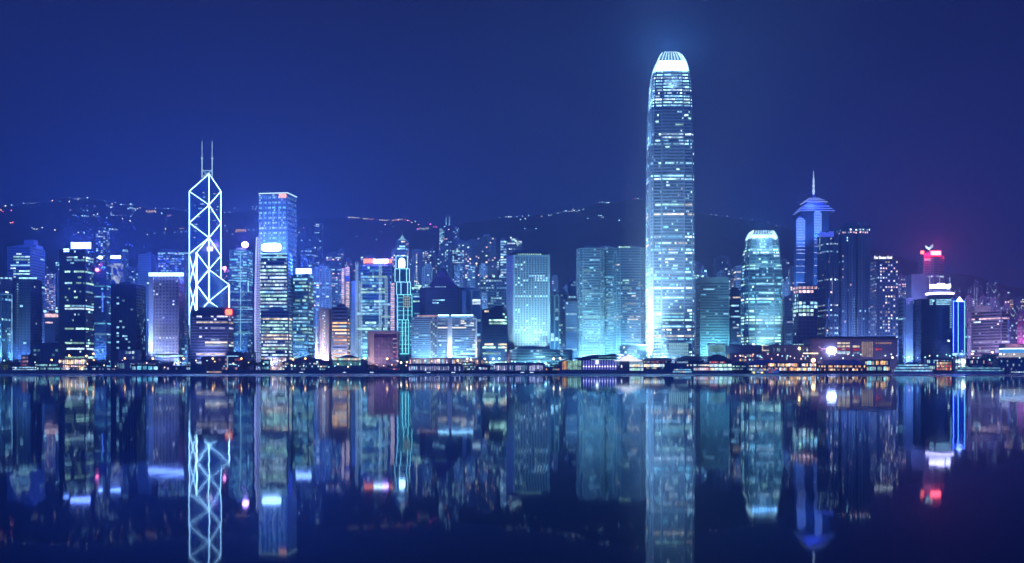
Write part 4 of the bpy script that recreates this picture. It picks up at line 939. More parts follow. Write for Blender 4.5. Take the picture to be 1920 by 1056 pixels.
flood(X(1160, 1440), 1440, 8, X(1157, 1470), 1470, 60, (0.3, 0.7, 1.0), 250000, 70)
lab = 'low cyan glass pavilion left of the foot of the giant skyscraper'
r_, p_, z0_, z1_ = tower(lab, 1163, 1212, 648, 1360, d=20, wall='cyan', glass='cyan', fh=6, bw=4, band=0.2, lit=0.15, cols=('cyan', 'cool'), s=0.6, name='pavilion', cat='pavilion', roof='flat')
flood(X(1190, 1350), 1348, 5, X(1190, 1360), 1360, 14, (0.3, 0.85, 1.0), 30000, 110)
for k in (1170, 1173): mb = panel(k - 1.5, k + 1.5, 650 + (k - 1170) * 3, 653 + (k - 1170) * 3, 1358.5, 1); mb.build('rooftop_lamp', litm('white', 3), r_)

# ================================================================ GIANT SKYSCRAPER AND ITS SMALLER SISTER
def claw_tower(name, label, pxc, half_px, Y, segs, crown, depth_k, nf, wallk, glassk, bay, cs=90):
    """segs: (y_bottom, y_top, scale_bottom, scale_top, busy, lit, colours); crown: list of (y, scale)"""
    cx = X(pxc, Y); hw = half_px / F * Y; hd = hw * depth_k; cy = Y + hd
    root = thing(name, label, 'skyscraper', (cx, cy, GZ)); root['_z0'] = GZ
    shape = [(-bay, -1), (bay, -1), (bay, -.94), (.90, -.94), (1, -.80), (1, -bay), (1.04, -bay), (1.04, bay), (1, bay), (1, .8), (.9, .94), (-.9, .94), (-1, .8), (-1, bay), (-1.04, bay), (-1.04, -bay), (-1, -bay), (-1, -.80), (-.90, -.94), (-bay, -.94)]
    def ring(s): return [(cx + u * hw * s, cy + v * hd * s) for u, v in shape]
    def ZS(y, s): return Z(y, Y + hd * (1 - s))          # the face leans back as it rises
    core = MB(); wm = MB(); cells = []; rg = random.Random(21)
    for (yb, yt, sb, st_, busy, lit, cols, lf) in segs:
        lo, hi = ring(sb), ring(st_); za = GZ if yb is None else ZS(yb, sb); zb = ZS(yt, st_)
        core.prism([(p[0], p[1], za) for p in lo], [(p[0], p[1], zb) for p in hi])
        facade(lo, hi, za, zb, 'band', 4.15, 2.1, 0.46, 0.2, lit, busy, cols, lf, wm, cells, rg, t=0.55)
    core.build('glazing', glassm(glassk), root); wm.build('wall', wallm(wallk), root)
    windows(root, cells, rg, 1.7, 98)
    # mullions of the projecting centre bays
    mu = MB(); m = 20
    for (yb, yt, sb, st_, *_r) in segs:
        za = GZ if yb is None else ZS(yb, sb); zb = ZS(yt, st_)
        for k in range(m + 1):
            u = -bay + 2 * bay * k / m
            mu.beam((cx + u * hw * sb, cy - hd * sb - 0.75, za), (cx + u * hw * st_, cy - hd * st_ - 0.75, zb), 0.27)
        for side in (-1, 1):
            for u in (.55, .66, .77, .88):
                mu.beam((cx + side * u * hw * sb, cy - .94 * hd * sb - 0.75, za), (cx + side * u * hw * st_, cy - .94 * hd * st_ - 0.75, zb), 0.22)
    mu.build('mullion', wallm('steel'), root)['kind'] = 'stuff'
    # curved claws of the crown; their floodlight is put in as glow
    fm = glow('claw_flood_glow', (0.5, 0.84, 1.0), 2.6, 0.2, 0.05)
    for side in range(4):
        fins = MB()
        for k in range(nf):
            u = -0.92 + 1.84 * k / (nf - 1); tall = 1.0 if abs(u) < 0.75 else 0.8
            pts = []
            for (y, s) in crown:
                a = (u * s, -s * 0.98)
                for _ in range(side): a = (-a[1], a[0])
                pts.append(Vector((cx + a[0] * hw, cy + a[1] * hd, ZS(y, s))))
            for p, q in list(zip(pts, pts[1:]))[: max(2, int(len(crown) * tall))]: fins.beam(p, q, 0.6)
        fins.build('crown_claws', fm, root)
    y0, s0 = crown[0]
    h = len(crown)
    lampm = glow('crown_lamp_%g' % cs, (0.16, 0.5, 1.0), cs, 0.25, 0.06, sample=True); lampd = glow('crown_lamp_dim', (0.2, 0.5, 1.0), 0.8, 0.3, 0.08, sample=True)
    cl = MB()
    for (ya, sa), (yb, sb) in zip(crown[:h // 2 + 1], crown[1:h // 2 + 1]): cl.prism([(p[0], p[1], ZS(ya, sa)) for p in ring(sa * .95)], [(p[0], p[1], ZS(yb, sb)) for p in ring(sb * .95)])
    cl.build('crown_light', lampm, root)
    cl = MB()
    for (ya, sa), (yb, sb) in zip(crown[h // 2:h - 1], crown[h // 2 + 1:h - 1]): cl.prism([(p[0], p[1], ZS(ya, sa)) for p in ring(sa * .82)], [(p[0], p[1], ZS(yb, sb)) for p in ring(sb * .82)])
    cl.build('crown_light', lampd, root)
    return root, cx, cy, hw, hd
C3 = ('cool', 'white', 'cool', 'green')
def lf(fn): return lambda u, v, i, p: fn(u, v, i, p)
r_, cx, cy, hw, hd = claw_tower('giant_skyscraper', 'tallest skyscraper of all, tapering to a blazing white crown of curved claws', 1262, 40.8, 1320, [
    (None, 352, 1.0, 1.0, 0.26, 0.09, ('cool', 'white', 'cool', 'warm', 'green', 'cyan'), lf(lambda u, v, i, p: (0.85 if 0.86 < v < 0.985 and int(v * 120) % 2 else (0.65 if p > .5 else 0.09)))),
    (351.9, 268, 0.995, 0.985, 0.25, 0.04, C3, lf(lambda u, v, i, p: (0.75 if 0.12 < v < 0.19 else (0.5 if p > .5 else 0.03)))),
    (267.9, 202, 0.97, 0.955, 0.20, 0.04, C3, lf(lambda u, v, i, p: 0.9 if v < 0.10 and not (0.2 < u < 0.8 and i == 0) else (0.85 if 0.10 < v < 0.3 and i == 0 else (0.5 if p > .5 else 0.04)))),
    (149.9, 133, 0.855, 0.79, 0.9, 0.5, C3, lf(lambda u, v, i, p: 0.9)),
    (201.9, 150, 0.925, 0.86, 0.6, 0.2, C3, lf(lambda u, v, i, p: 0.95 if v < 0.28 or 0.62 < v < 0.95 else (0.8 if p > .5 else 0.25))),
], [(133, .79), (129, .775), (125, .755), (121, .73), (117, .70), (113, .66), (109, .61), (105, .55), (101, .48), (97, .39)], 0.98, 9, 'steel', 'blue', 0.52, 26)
# spots for the crown and the facade floods
for a in range(4):
    dx, dy = ((0, -1), (1, 0), (0, 1), (-1, 0))[a]
    flood(cx + dx * hw * 1.25, cy + dy * hd * 1.25, Z(168, 1320), cx + dx * hw * .5, cy + dy * hd * .5, Z(120, 1320), (0.6, 0.85, 1.0), 30000, 100)
YF = 1320
flood(cx - hw - 30, YF - 6, 8, cx - hw, YF + 22, 50, (0.66, 0.88, 1.0), 4000000, 60)
flood(cx - hw - 34, YF - 16, 8, cx - hw * .9, YF + 12, 110, (0.62, 0.88, 1.0), 13000000, 44)
flood(cx - hw - 50, YF - 60, 8, cx - hw * .8, YF + 2, 200, (0.5, 0.8, 1.0), 3000000, 34)
flood(cx - hw * .62, YF - 16, 6, cx - hw * .62, YF, 22, (0.6, 0.88, 1.0), 300000, 70)
flood(cx - hw * .72, YF - 14, 6, cx - hw * .72, YF, 60, (0.62, 0.88, 1.0), 800000, 34)
for kx in (-22, 14): flood(cx + kx, YF - 150, 12, cx + kx * .5, YF, 190, (0.55, 0.84, 1.0), 1500000, 62)  # added fill from out over the water, without a fixture
flood(cx + 2, YF - 26, 6, cx, YF, 45, (0.35, 0.75, 1.0), 260000, 90)
flood(cx + hw * .6, YF - 30, 6, cx + hw * .5, YF, 60, (0.25, 0.6, 1.0), 130000, 90)
flood(cx - hw - 14, YF + 10, Z(205, YF), cx - hw * .9, YF + 20, Z(170, YF), (0.5, 0.82, 1.0), 200000, 90)
flood(cx - hw - 14, YF + 10, Z(275, YF), cx - hw * .9, YF + 20, Z(240, YF), (0.4, 0.75, 1.0), 100000, 90)
# bright podium panel with a window grid
mb = MB(); mb.box(X(1253, YF), X(1290, YF), YF - 3, YF - 1.2, Z(667, YF), Z(643, YF)); mb.build('lobby_light', glow('lobby_cyan', (0.45, 0.9, 0.92), 0.8, 0.3, 0.2), r_)
wm = MB()
for k in range(11): x = X(1253 + 3.7 * k, YF); wm.box(x - .25, x + .25, YF - 3.5, YF - 3.05, Z(667, YF), Z(643, YF))
for k in range(5): z = Z(667 - 6 * k, YF); wm.box(X(1253, YF), X(1290, YF), YF - 3.6, YF - 3.1, z - .5, z + .5)
wm.build('lobby_frame', wallm('mid'), r_)

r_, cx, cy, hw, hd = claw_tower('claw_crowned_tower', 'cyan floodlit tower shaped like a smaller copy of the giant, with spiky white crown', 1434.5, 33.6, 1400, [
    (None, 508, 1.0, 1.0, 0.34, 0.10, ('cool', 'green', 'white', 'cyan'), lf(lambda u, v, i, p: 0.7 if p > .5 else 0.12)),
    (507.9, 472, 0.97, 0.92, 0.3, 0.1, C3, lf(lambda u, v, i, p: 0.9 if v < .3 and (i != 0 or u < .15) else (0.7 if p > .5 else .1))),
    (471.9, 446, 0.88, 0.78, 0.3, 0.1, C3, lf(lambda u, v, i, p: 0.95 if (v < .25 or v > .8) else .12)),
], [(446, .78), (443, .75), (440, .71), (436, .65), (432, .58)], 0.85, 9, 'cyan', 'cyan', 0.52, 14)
flood(cx, 1372, 42, cx, 1400, 62, (0.5, 0.9, 1.0), 120000, 110)
flood(cx - 8, 1380, 42, cx - 8, 1400, 36, (0.40, 0.92, 1.0), 40000, 100)
flood(cx, 1345, 45, cx, 1400, 110, (0.42, 0.85, 1.0), 480000, 70)
flood(cx - hw - 16, 1385, 20, cx - hw, 1404, 90, (0.4, 0.85, 1.0), 700000, 50)
for u in (-1, 0, 1): flood(cx + u * hw * .6, 1390, Z(478, 1400), cx + u * hw * .5, 1402, Z(460, 1400), (0.5, 0.88, 1.0), 28000, 100)
for u in (-.6, 0, .6): flood(cx + u * hw, 1390, Z(506, 1400), cx + u * hw * .8, 1402, Z(485, 1400), (0.4, 0.85, 1.0), 14000, 100)
flood(cx, 1386, Z(450, 1400), cx, 1408, Z(436, 1400), (0.7, 0.9, 1.0), 20000, 120)
for k in range(9):
    mb = MB(); x = X(1417 + 4 * k, 1401); mb.beam((x, 1401, Z(444, 1401)), (x, 1401, Z(432 if k == 4 else 435, 1401)), 0.3); mb.build('crown_mast', litm('white', 1.6), r_)

# ================================================================ RIGHT DISTRICT
lab = 'pale cyan banded block right of the giant skyscraper with a blank top strip'
r_, p_, z0_, z1_ = tower(lab, 1305, 1367, 531, 1440, d=34, wall='cyan', glass='mid', fh=3.9, bw=4, band=0.55, lit=0.02, litf=lambda u, v, i, p: 0.05, cols=('cool', 'cyan'), s=0.7, roof='none')
o_ = inset(p_, 1.01); mb = MB(); mb.prism([(p[0], p[1], z1_ + .01) for p in o_], [(p[0], p[1], Z(520, 1440)) for p in o_]); mb.build('roof', wallm('cyan'), r_)
wash(1320, 1360, 1440, 90, (0.22, 0.78, 0.85), 300000, 2, gap=22, z=8)
flood(X(1360, 1440), 1424, 8, X(1364, 1440), 1440, 50, (0.3, 0.8, 1.0), 120000, 60)
lab = 'pale glass box with a bright back wall at the foot of the cyan banded block'
r_, p_, z0_, z1_ = tower(lab, 1327, 1360, 645, 1380, d=14, wall='white', glass='cyan', st='grid', fh=20, bw=8, pier=0.06, band=0.05, lit=0.0, cols=('cyan',), name='pavilion', cat='pavilion', roof='flat')
mb = panel(1329, 1358, 647, 660, 1379.6, 0.3); mb.build('lit_wall', glow('wall_aqua', (0.30, 0.75, 0.80), 0.55, 0.5, 0.1), r_)
tower('far dark block with a ladder of lit windows right of the giant skyscraper', 1338, 1371, 484, 1950, shape='bays', wall='dusk', glass='dark', st='grid', lit=0.05, litf=lambda u, v, i, p: 0.5 if u > 0.8 and v > .7 else 0.05, cols=('cool', 'white'), s=1.1, **P)
tower('faint round-topped block touching the right edge of the giant skyscraper', 1296, 1317, 495, 1800, shape='round', wall='dusk', glass='blue', st='grid', lit=0.1, cols=('cool', 'green'), d=26, **P)
lab = 'dark glass block with long bright floor rows between the banded block and the claw-crowned tower'
tower(lab, 1365, 1397, 546, 1560, wall='dusk', glass='blue', fh=4.2, bw=3, band=0.4, lit=0.05, rowp=0.25, cols=('white', 'cool', 'warm'), s=1.2)
tower('faint taller block with two warm windows left of the claw-crowned tower', 1376, 1402, 500, 1750, wall='dusk', glass='blue', lit=0.05, rowp=0.06, cols=('warm', 'white'), s=1.2)
tower('faint block with cool scattered windows right of the claw-crowned tower', 1462, 1480, 492, 1850, wall='dusk', glass='dark', st='grid', lit=0.12, cols=('cool', 'white'), shape='bays', s=1.1, **P)
tower('faint narrow block whose lit windows form a ragged column left of the twin-shaft tower', 1478, 1496, 505, 1820, wall='dusk', glass='dark', st='grid', lit=0.1, litf=lambda u, v, i, p: 0.5 if .3 < u < .7 else 0.1, cols=('cool', 'white', 'warm'), s=1.2, **P)
tower('pale unlit block between the claw-crowned tower and the white-windowed block', 1466, 1492, 560, 1600, wall='mid', glass='blue', lit=0.03, rowp=0.0, cols=('cool', 'lav'), s=0.8)

def spire_tower():
    Y = 1700
    root = thing('spired_tower', 'dark tower with two blue-lined shafts, a stepped pyramid cap and a tall needle spire', 'skyscraper', (X(1525, Y), Y + 20, GZ))
    gz = GZ
    gm = mat('glass_indigo', (0.05, 0.09, 0.18), 0.2, var=0.2, spec=0.8); bl = mat('shaft_blue_steel', (0.13, 0.34, 0.66), 0.45, 0.1, var=0.06)
    mb = MB(); mb.box(X(1502, Y), X(1556, Y), Y + 4, Y + 44, gz, Z(395, Y)); mb.build('shaft', gm, root)
    line = glow('line_blue', (0.22, 0.36, 1.0), 4.5, sample=True); linec = litm('lav', 2.2)
    for a, b, yt, w_ in ((1493, 1512, 413, 5), (1526.5, 1543, 400, 5)):
        mb = MB(); xa, xb = X(a, Y), X(b, Y); yb_ = Y + 14; zt = Z(yt, Y)
        mb.prism([(xa, Y, gz), (xb - 4, Y, gz), (xb, yb_ - 8, gz), (xb, yb_, gz), (xa, yb_, gz)], [(xa, Y, zt), (xb - 4, Y, zt), (xb, yb_ - 8, zt), (xb, yb_, zt), (xa, yb_, zt)])
        xm = (xa + xb - 2) / 2; mb.prism([(xa, Y, zt + .01), (xb - 4, Y, zt + .01), (xb, yb_, zt + .01), (xa, yb_, zt + .01)], [(xm - 1.5, Y + 4, zt + 8), (xm + 1.5, Y + 4, zt + 8), (xm + 1.5, yb_, zt + 8), (xm - 1.5, yb_, zt + 8)])
        mb.build('side_shaft', bl, root)
        y = yt - 3; k = 0
        while y < 540:
            t = max(0, (yt - y) / 9); xi = t * (xb - xa) * 0.36
            strip(root, (xa + xi, Y - 0.5, Z(y, Y)), (xb - 4 - xi, Y - 0.5, Z(y, Y)), 0.42, line if y < 445 else linec, 'light_line')
            strip(root, (xb - 4 - xi, Y - 0.5, Z(y, Y)), (xb - xi + 0.4, yb_ - 8, Z(y, Y)), 0.35, line, 'light_line')
            y += 3.0 if y < yt + 34 else (6.5 if y < yt + 60 else (12 if y < yt + 90 else 19)); k += 1
    flood(X(1503, Y), Y - 30, Z(470, Y), X(1503, Y), Y, Z(425, Y), (0.12, 0.3, 1.0), 260000, 90)
    flood(X(1536, Y), Y - 30, Z(460, Y), X(1536, Y), Y, Z(415, Y), (0.12, 0.3, 1.0), 260000, 90)
    cyy = Y + 24; cxx = X(1525.5, cyy); cap = mat('cap_blue', (0.08, 0.12, 0.28), 0.5)
    def ring(h, y, k=0.8): z = Z(y, cyy - h * k); return [(cxx - h, cyy - h * k, z), (cxx + h, cyy - h * k, z), (cxx + h, cyy + h * k, z), (cxx - h, cyy + h * k, z)]
    mb = MB()
    for h0, y0, h1, y1 in ((28.4, 395.5, 27.2, 393), (26.8, 392.9, 17, 382.5), (14.5, 382.4, 14.5, 379), (18.5, 378.9, 17.8, 377.4), (17.4, 377.3, 8, 371.5), (5, 371.4, 2.2, 365)): mb.prism(ring(h0, y0), ring(h1, y1))
    mb.build('roof', cap, root)
    for h, y in ((28.5, 395), (25.2, 390.8), (21.2, 386.6), (18.8, 378.4), (14, 374.8), (9, 371.8)):
        r4 = ring(h, y, .81)
        for q in range(4): strip(root, r4[q], r4[(q + 1) % 4], 0.45, glow('line_cap', (0.16, 0.28, 1.0), 3.0, sample=True) if y > 385 else glow('line_cap_pale', (0.35, 0.5, 1.0), 2.4), 'light_line')
    mb = MB(); zz = [370, 362, 360, 352, 350, 344, 341, 332, 320]; rr = [2.2, 1.3, 2.6, 1.1, 2.4, 1.0, 1.8, 0.7, 0.2]
    for (ya, ra), (yb, rb) in zip(zip(zz, rr), list(zip(zz, rr))[1:]): mb.cone((cxx, cyy), ra, rb, Z(ya, cyy), Z(yb, cyy), 8)
    mb.build('spire', glow('spire_lit', (0.50, 0.68, 1.0), 2.0), root)
spire_tower()

lab = 'mid-height block with bright white square windows in front of the twin-shaft spired tower'
r_, p_, z0_, z1_ = tower(lab, 1487, 1533, 537, 1402, d=26, wall='mid', glass='mid', st='grid', fh=5.2, bw=5.2, band=0.28, pier=0.22, lit=0.08,
    litf=lambda u, v, i, p: 0.92 if (v > 0.9) or (0.74 < v < 0.82) or (v > 0.62 and v < .74 and u < .75) or abs(v - 0.30) < 0.025 else (0.25 if v < 0.25 else 0.10), colf=lambda u, v, i, c: 'pink' if v > .9 else ('green' if v < .2 else c), cols=('white', 'cool', 'green'), s=1.6, wmax=90)
flood(X(1490, 1400), 1380, 20, X(1500, 1402), 1402, 60, (0.3, 0.7, 0.9), 160000, 90)

lab = 'left half of the pair of dark ribbed hotel towers, under a blue lit crown'
r_, p_, z0_, z1_ = tower(lab, 1533, 1572, 441, 1440, d=32, shape='bays', wall='mid', glass='dark', st='grid', fh=3.6, bw=3.4, band=0.35, pier=0.45, lit=0.03, cols=('white', 'pink', 'cool'), s=1.4, wmax=50, yaw=6)
for k in range(9):
    mb = MB(); x = X(1536 + 3.2 * k, 1438); mb.box(x - 0.8, x + 0.8, 1437, 1438, Z(444, 1438), Z(436 - (k > 5) * 2, 1438)); mb.build('crown_light', glow('crown_blue', (0.08, 0.14, 1.0), 1.8, sample=True), r_)
for x, y0, y1, c in ((1537, 444, 470, 'cool'), (1554, 560, 600, 'blue'), (1560, 520, 552, 'lav')): strip(r_, (X(x, 1437), 1436.5, Z(y1, 1437)), (X(x, 1437), 1436.5, Z(y0, 1437)), 0.4, litm(c, 1.2))
lab = 'taller right half of the pair of dark ribbed hotel towers, with vertical bays'
r_, p_, z0_, z1_ = tower(lab, 1565, 1632, 424, 1452, d=36, shape='bays', wall='mid', glass='dark', st='grid', fh=3.7, bw=3.6, band=0.35, pier=0.45, lit=0.035, litf=lambda u, v, i, p: p + (0.45 if (abs(v - .965) < .012) else 0) + (0.6 if v < 0.035 else 0) , cols=('white', 'pink', 'cool', 'warm'), s=1.5, wmax=80, rowp=0.0)
for x, y0, y1, c in ((1601, 560, 640, 'cool'), (1607, 600, 640, 'lav')):
    for k in range(int((y1 - y0) / 5)): strip(r_, (X(x, 1450), 1449, Z(y0 + 5 * k + 2, 1450)), (X(x, 1450), 1449, Z(y0 + 5 * k, 1450)), 0.4, litm(c, 1.2), 'bead_light')
lab = 'dark slab dotted all over with small square white windows under a white script sign'
r_, p_, z0_, z1_ = tower(lab, 1631, 1684, 490, 1424, d=28, wall='mid', glass='dark', st='grid', fh=4.4, bw=3.9, band=0.45, pier=0.45, lit=0.36, litf=lambda u, v, i, p: 0.42 if (v > 0.22 and u > 0.08) else 0.04, rowp=0, cols=('white', 'lav', 'pink', 'warm'), s=1.35, wmax=98)
# script sign
cu = bpy.data.curves.new('sign_text', 'FONT'); cu.body = 'Four Seasons Hotel'; cu.extrude = 0.3; cu.align_x = 'CENTER'; cu.size = 4.6; cu.shear = 0.3; cu.offset = 0.06
to = bpy.data.objects.new('sign_text', cu); col.objects.link(to); bpy.context.view_layer.update()
me = bpy.data.meshes.new_from_object(to.evaluated_get(bpy.context.evaluated_depsgraph_get())); bpy.data.objects.remove(to)
me.materials.clear(); me.materials.append(glow('sign_script', (0.92, 0.95, 1.0), 3.2, sample=False))
wdt = max(v.co.x for v in me.vertices) - min(v.co.x for v in me.vertices)
so = bpy.data.objects.new('illuminated_sign', me); col.objects.link(so); kx = (X(1672, 1422) - X(1638, 1422)) / wdt
so.location = (X(1655, 1422), 1421, Z(485.5, 1422)); so.rotation_euler = (R(90), 0, 0); so.scale = (kx, 1.25, 1); so['_org'] = tuple(so.location)
tag(so, 'thin white script lettering sign on the roof of the slab dotted with square windows', 'sign')
f = MB(); f.box(X(1637, 1422), X(1673, 1422), 1421.6, 1422.4, Z(490, 1422), Z(487.4, 1422)); f.v = [((v[0] - so.location[0]) / kx, (v[2] - so.location[2]) / 1.25, -(v[1] - so.location[1])) for v in f.v]
fo = f.build('frame', MATS['sign_steel']); fo.parent = so; fo.location = (0, 0, 0)

lab = 'wide lavender-grey shopping podium with two storeys of big lit windows'
Y = 1352
r_ = thing('podium_building', lab, 'building', (X(1606, Y), Y, GZ))
mb = MB(); mb.box(X(1522, Y), X(1683, Y), Y, Y + 40, GZ, Z(636, Y)); mb.build('wall', wallm('mauve'), r_)
mb = MB(); mb.box(X(1520, Y), X(1685, Y), Y - 2, Y + 42, Z(636, Y) + .01, Z(634, Y)); mb.box(X(1560, Y), X(1683, Y), Y + 6, Y + 30, Z(634, Y) + .01, Z(630.5, Y)); mb.build('roof', roofm, r_)
for j, y in enumerate((642, 648, 653.5, 659)):
    for k in range(3):
        mb = panel(1569.5 + 8.4 * k, 1576.5 + 8.4 * k, y, y + (5 if j == 3 else 3.2), Y, 0.4); mb.build('window', litm('red' if j == 2 and k != 1 else ('pink' if j == 2 else 'warm' if j < 2 else 'white'), 0.7 if j == 2 else 1.4), r_)
for y, a, b, c, s in ((648, 1599, 1611, 'warm', 1.6), (654, 1599, 1611, 'red', 0.5), (660, 1599, 1605, 'lav', 0.4), (660, 1607, 1611, 'cool', 1.0)): panel(a, b, y, y + 3.6, Y, 0.4).build('window', litm(c, s), r_)
rg = random.Random(8)
for k in range(15):
    x = 1614.5 + 1.5 * k; mb = panel(x, x + 0.6, 641, 669, Y, 0.5); mb.build('screen_bar', glow('bar_warm_%d' % (k % 3), (1.0, 0.72, 0.55), (0.3, 0.55, 0.9)[k % 3], 0.6, 0.3), r_)
for k in range(7): panel(1642 + 4.4 * k, 1645 + 4.4 * k, 642, 645, Y, 0.4).build('window', litm('pink' if k % 2 else 'amber', 0.6), r_)
for k in range(3): panel(1642 + 4 * k, 1645 + 4 * k, 653, 657, Y, 0.4).build('window', litm('red', 0.8), r_)
flood(X(1590, Y), Y - 26, 6, X(1590, Y), Y, 26, (0.5, 0.48, 0.75), 12000, 120); flood(X(1650, Y), Y - 26, 6, X(1650, Y), Y, 26, (0.62, 0.55, 0.8), 22000, 120)
n = 18; c = (X(1559, 1349), Z(657.5, 1349)); lo = [(c[0] + 6.4 * math.copysign(abs(math.cos(2 * math.pi * k / n)) ** .7, math.cos(2 * math.pi * k / n)), 1349, c[1] + 4.6 * math.copysign(abs(math.sin(2 * math.pi * k / n)) ** .7, math.sin(2 * math.pi * k / n))) for k in range(n)]
mb = MB(); mb.prism(lo, [(p[0], 1348, p[2]) for p in lo]); o = tag(mb.build('illuminated_sign', glow('sign_led', (0.5, 0.55, 1.0), 18, sample=True), loc=(c[0], 1349, c[1])), 'glaring white rounded screen on the left part of the shopping podium', 'sign')
mb = MB()
for a, b in (((1535, 650), (1541, 654)), ((1541, 654), (1546, 653)), ((1546, 653), (1551, 657)), ((1538, 657), (1546, 655))): mb.beam((X(a[0], 1349), 1348.6, Z(a[1], 1349)), (X(b[0], 1349), 1348.6, Z(b[1], 1349)), 0.5)
mb.build('light_swirl', glow('swirl_pink', (0.85, 0.5, 1.0), 2.0), o)

lab = 'slim blue banded tower with a blank flank left of the black crown-lit block'
r_, p_, z0_, z1_ = tower(lab, 1684, 1710, 560, 1430, d=22, wall='steel', glass='blue', fh=5.2, bw=6, band=0.45, lit=0.02, cols=('cool', 'blue'), s=0.9, roof='flat')
mb = MB(); mb.box(X(1698, 1428), X(1712, 1428), 1427.6, 1440, GZ, z1_ + 1); mb.build('end_wall', wallm('steel'), r_)
flood(X(1692, 1428), 1410, 5, X(1692, 1430), 1430, 30, (0.2, 0.45, 1.0), 90000, 70)
tower('small residential block with stacked warm rows above the slim blue banded tower', 1684, 1709, 532, 1800, wall='dusk', glass='dark', st='grid', lit=0.4, rowp=0.2, cols=('white', 'pink', 'warm'), s=1.2, bw=4, **P)
lab = 'tall reddish-dark hotel tower with two glowing red roof signs and stepped shoulders'
r_, p_, z0_, z1_ = tower(lab, 1721, 1770, 480, 1700, d=34, shape='cross', wall='mauve', glass='dark', st='band', fh=4, bw=4, lit=0.02, cols=('lav', 'white'), s=1.0, roof='flat', yaw=8)
mb = MB(); mb.box(X(1709, 1705), X(1739, 1705), 1705, 1730, z0_, Z(514, 1705)); mb.build('shoulder', wallm('dusk'), r_)
mb = MB(); mb.box(X(1733, 1705), X(1763, 1705), 1710, 1728, z1_ + 1.5, Z(474, 1705)); mb.build('roof', wallm('dusk'), r_)
for pts in (((1735, 461), (1741, 466), (1749, 459)), ((1736, 463.5), (1742, 468), (1749.5, 462))):
    mb = MB()
    for a, b in zip(pts, pts[1:]): mb.beam((X(a[0], 1698), 1698, Z(a[1], 1698)), (X(b[0], 1698), 1698, Z(b[1], 1698)), 0.9)
    mb.build('roof_emblem', litm('white', 3), r_)
mb = MB(); mb.beam((X(1742, 1699), 1699, Z(468, 1699)), (X(1742, 1699), 1708, Z(476, 1699)), 0.5); mb.build('emblem_strut', roofm, r_)
ro = sign('wide red-white glowing sign on the roof of the tall reddish hotel tower', 1745, 1763.5, 471, 478.5, 1697, glow('sign_redwhite', (1.0, 0.10, 0.14), 22, sample=True), frame=False)
f = MB(); f.box(X(1743.5, 1697), X(1765, 1697), 1697.1, 1698, Z(480.5, 1697), Z(469.5, 1697)); f.build('rim', glow('rim_red', (1.0, 0.005, 0.06), 6.0, sample=True), ro)
sign('small square salmon sign left of the wide red-white one', 1726, 1732, 470.5, 476.5, 1697, glow('sign_salmon_s', (1.0, 0.14, 0.12), 9, sample=True), frame=True)
flood(X(1755, 1697), 1675, Z(474, 1697), X(1748, 1697), 1700, Z(490, 1697), (1.0, 0.06, 0.16), 9000, 130)

lab = 'big black block crowned by a blazing white ring roof with three masts'
r_, p_, z0_, z1_ = tower(lab, 1709, 1786, 562, 1402, d=36, wall='black', glass='dark', lit=0.012, rowp=0.0, cols=('cool', 'white'), s=1.2, fh=4.2, bw=3.4, band=0.3, roof='flat', litf=lambda u, v, i, p: 0.5 if v > .955 and u < .38 and int(u * 40) % 2 else 0.012)
cxx = X(1762, 1424); mb = MB(); mb.cone((cxx, 1424), 16.5, 16.5, GZ, Z(551, 1402), 24); mb.build('drum', wallm('black'), r_)
for y in (562.5, 566.5, 570.5):
    for a, b in ((1743, 1749), (1755, 1784)):
        mb = panel(a, b, y - 1.2, y + 1.2, 1401.3, 0.6); mb.build('light_band', litm('cool', 1.7 if a > 1750 else 1.3), r_)
wl = glow('ring_white', (0.6, 0.5, 1.0), 14, sample=True)
mb = MB(); mb.cone((cxx, 1424), 18.6, 18.6, Z(550, 1402), Z(547.5, 1402), 28); mb.build('crown_ring', wl, r_)
for a, b, y0, y1 in ((1743, 1757, 533.5, 541), (1757, 1771, 531.5, 541), (1773.5, 1782, 533, 540)): panel(a, b, y0, y1, 1412, 1.4).build('crown_light', wl, r_)
mb = MB(); mb.cone((cxx, 1424), 13.5, 13.5, Z(547.4, 1402), Z(541, 1402), 16); mb.build('roof_drum', wallm('dark'), r_)
for x, y in ((1743, 519), (1762, 521), (1781, 520)): mb = MB(); mb.beam((X(x, 1413), 1413, Z(545, 1413)), (X(x, 1413), 1413, Z(y, 1413)), 0.5); mb.build('mast', litm('lav', 1.2), r_)
mb = MB(); mb.cone((cxx + 7, 1416), 1.6, 3.4, Z(548, 1402), Z(539, 1402), 8); mb.build('rooftop_lamp', litm('white', 3.4), r_)

lab = 'slim tower drawn in electric blue tubes with a glowing little pyramid on top'
Y = 1384
r_, p_, z0_, z1_ = tower(lab, 1786, 1810, 568, Y, d=18, wall='mid', glass='blue', st='plain', lit=0.05, fh=4, bw=4, cols=('blue', 'cool'), s=1.2, roof='flat')
tb = glow('tube_blue', (0.05, 0.16, 1.0), 16, sample=True); tb2 = glow('tube_blue_deep', (0.015, 0.06, 1.0), 0.8, 0.2, 0.02)
mb = MB(); mb.box(X(1787.5, Y), X(1808.5, Y), Y - 0.5, Y - 0.25, Z(661, Y), Z(566, Y)); mb.build('backlit_glass', tb2, r_)
for x in (1787, 1796, 1808): strip(r_, (X(x, Y), Y - 1.1, Z(661, Y)), (X(x, Y), Y - 1.1, Z(565, Y)), 0.42, tb, 'light_tube')
strip(r_, (X(1787, Y), Y - 1.1, Z(565, Y)), (X(1808, Y), Y - 1.1, Z(565, Y)), 0.5, tb, 'light_tube')
for k in range(12): panel(1781, 1784.5, 565 + 4.3 * k, 567.3 + 4.3 * k, Y - 1, .5).build('side_lamp', litm('cool', 0.9), r_)
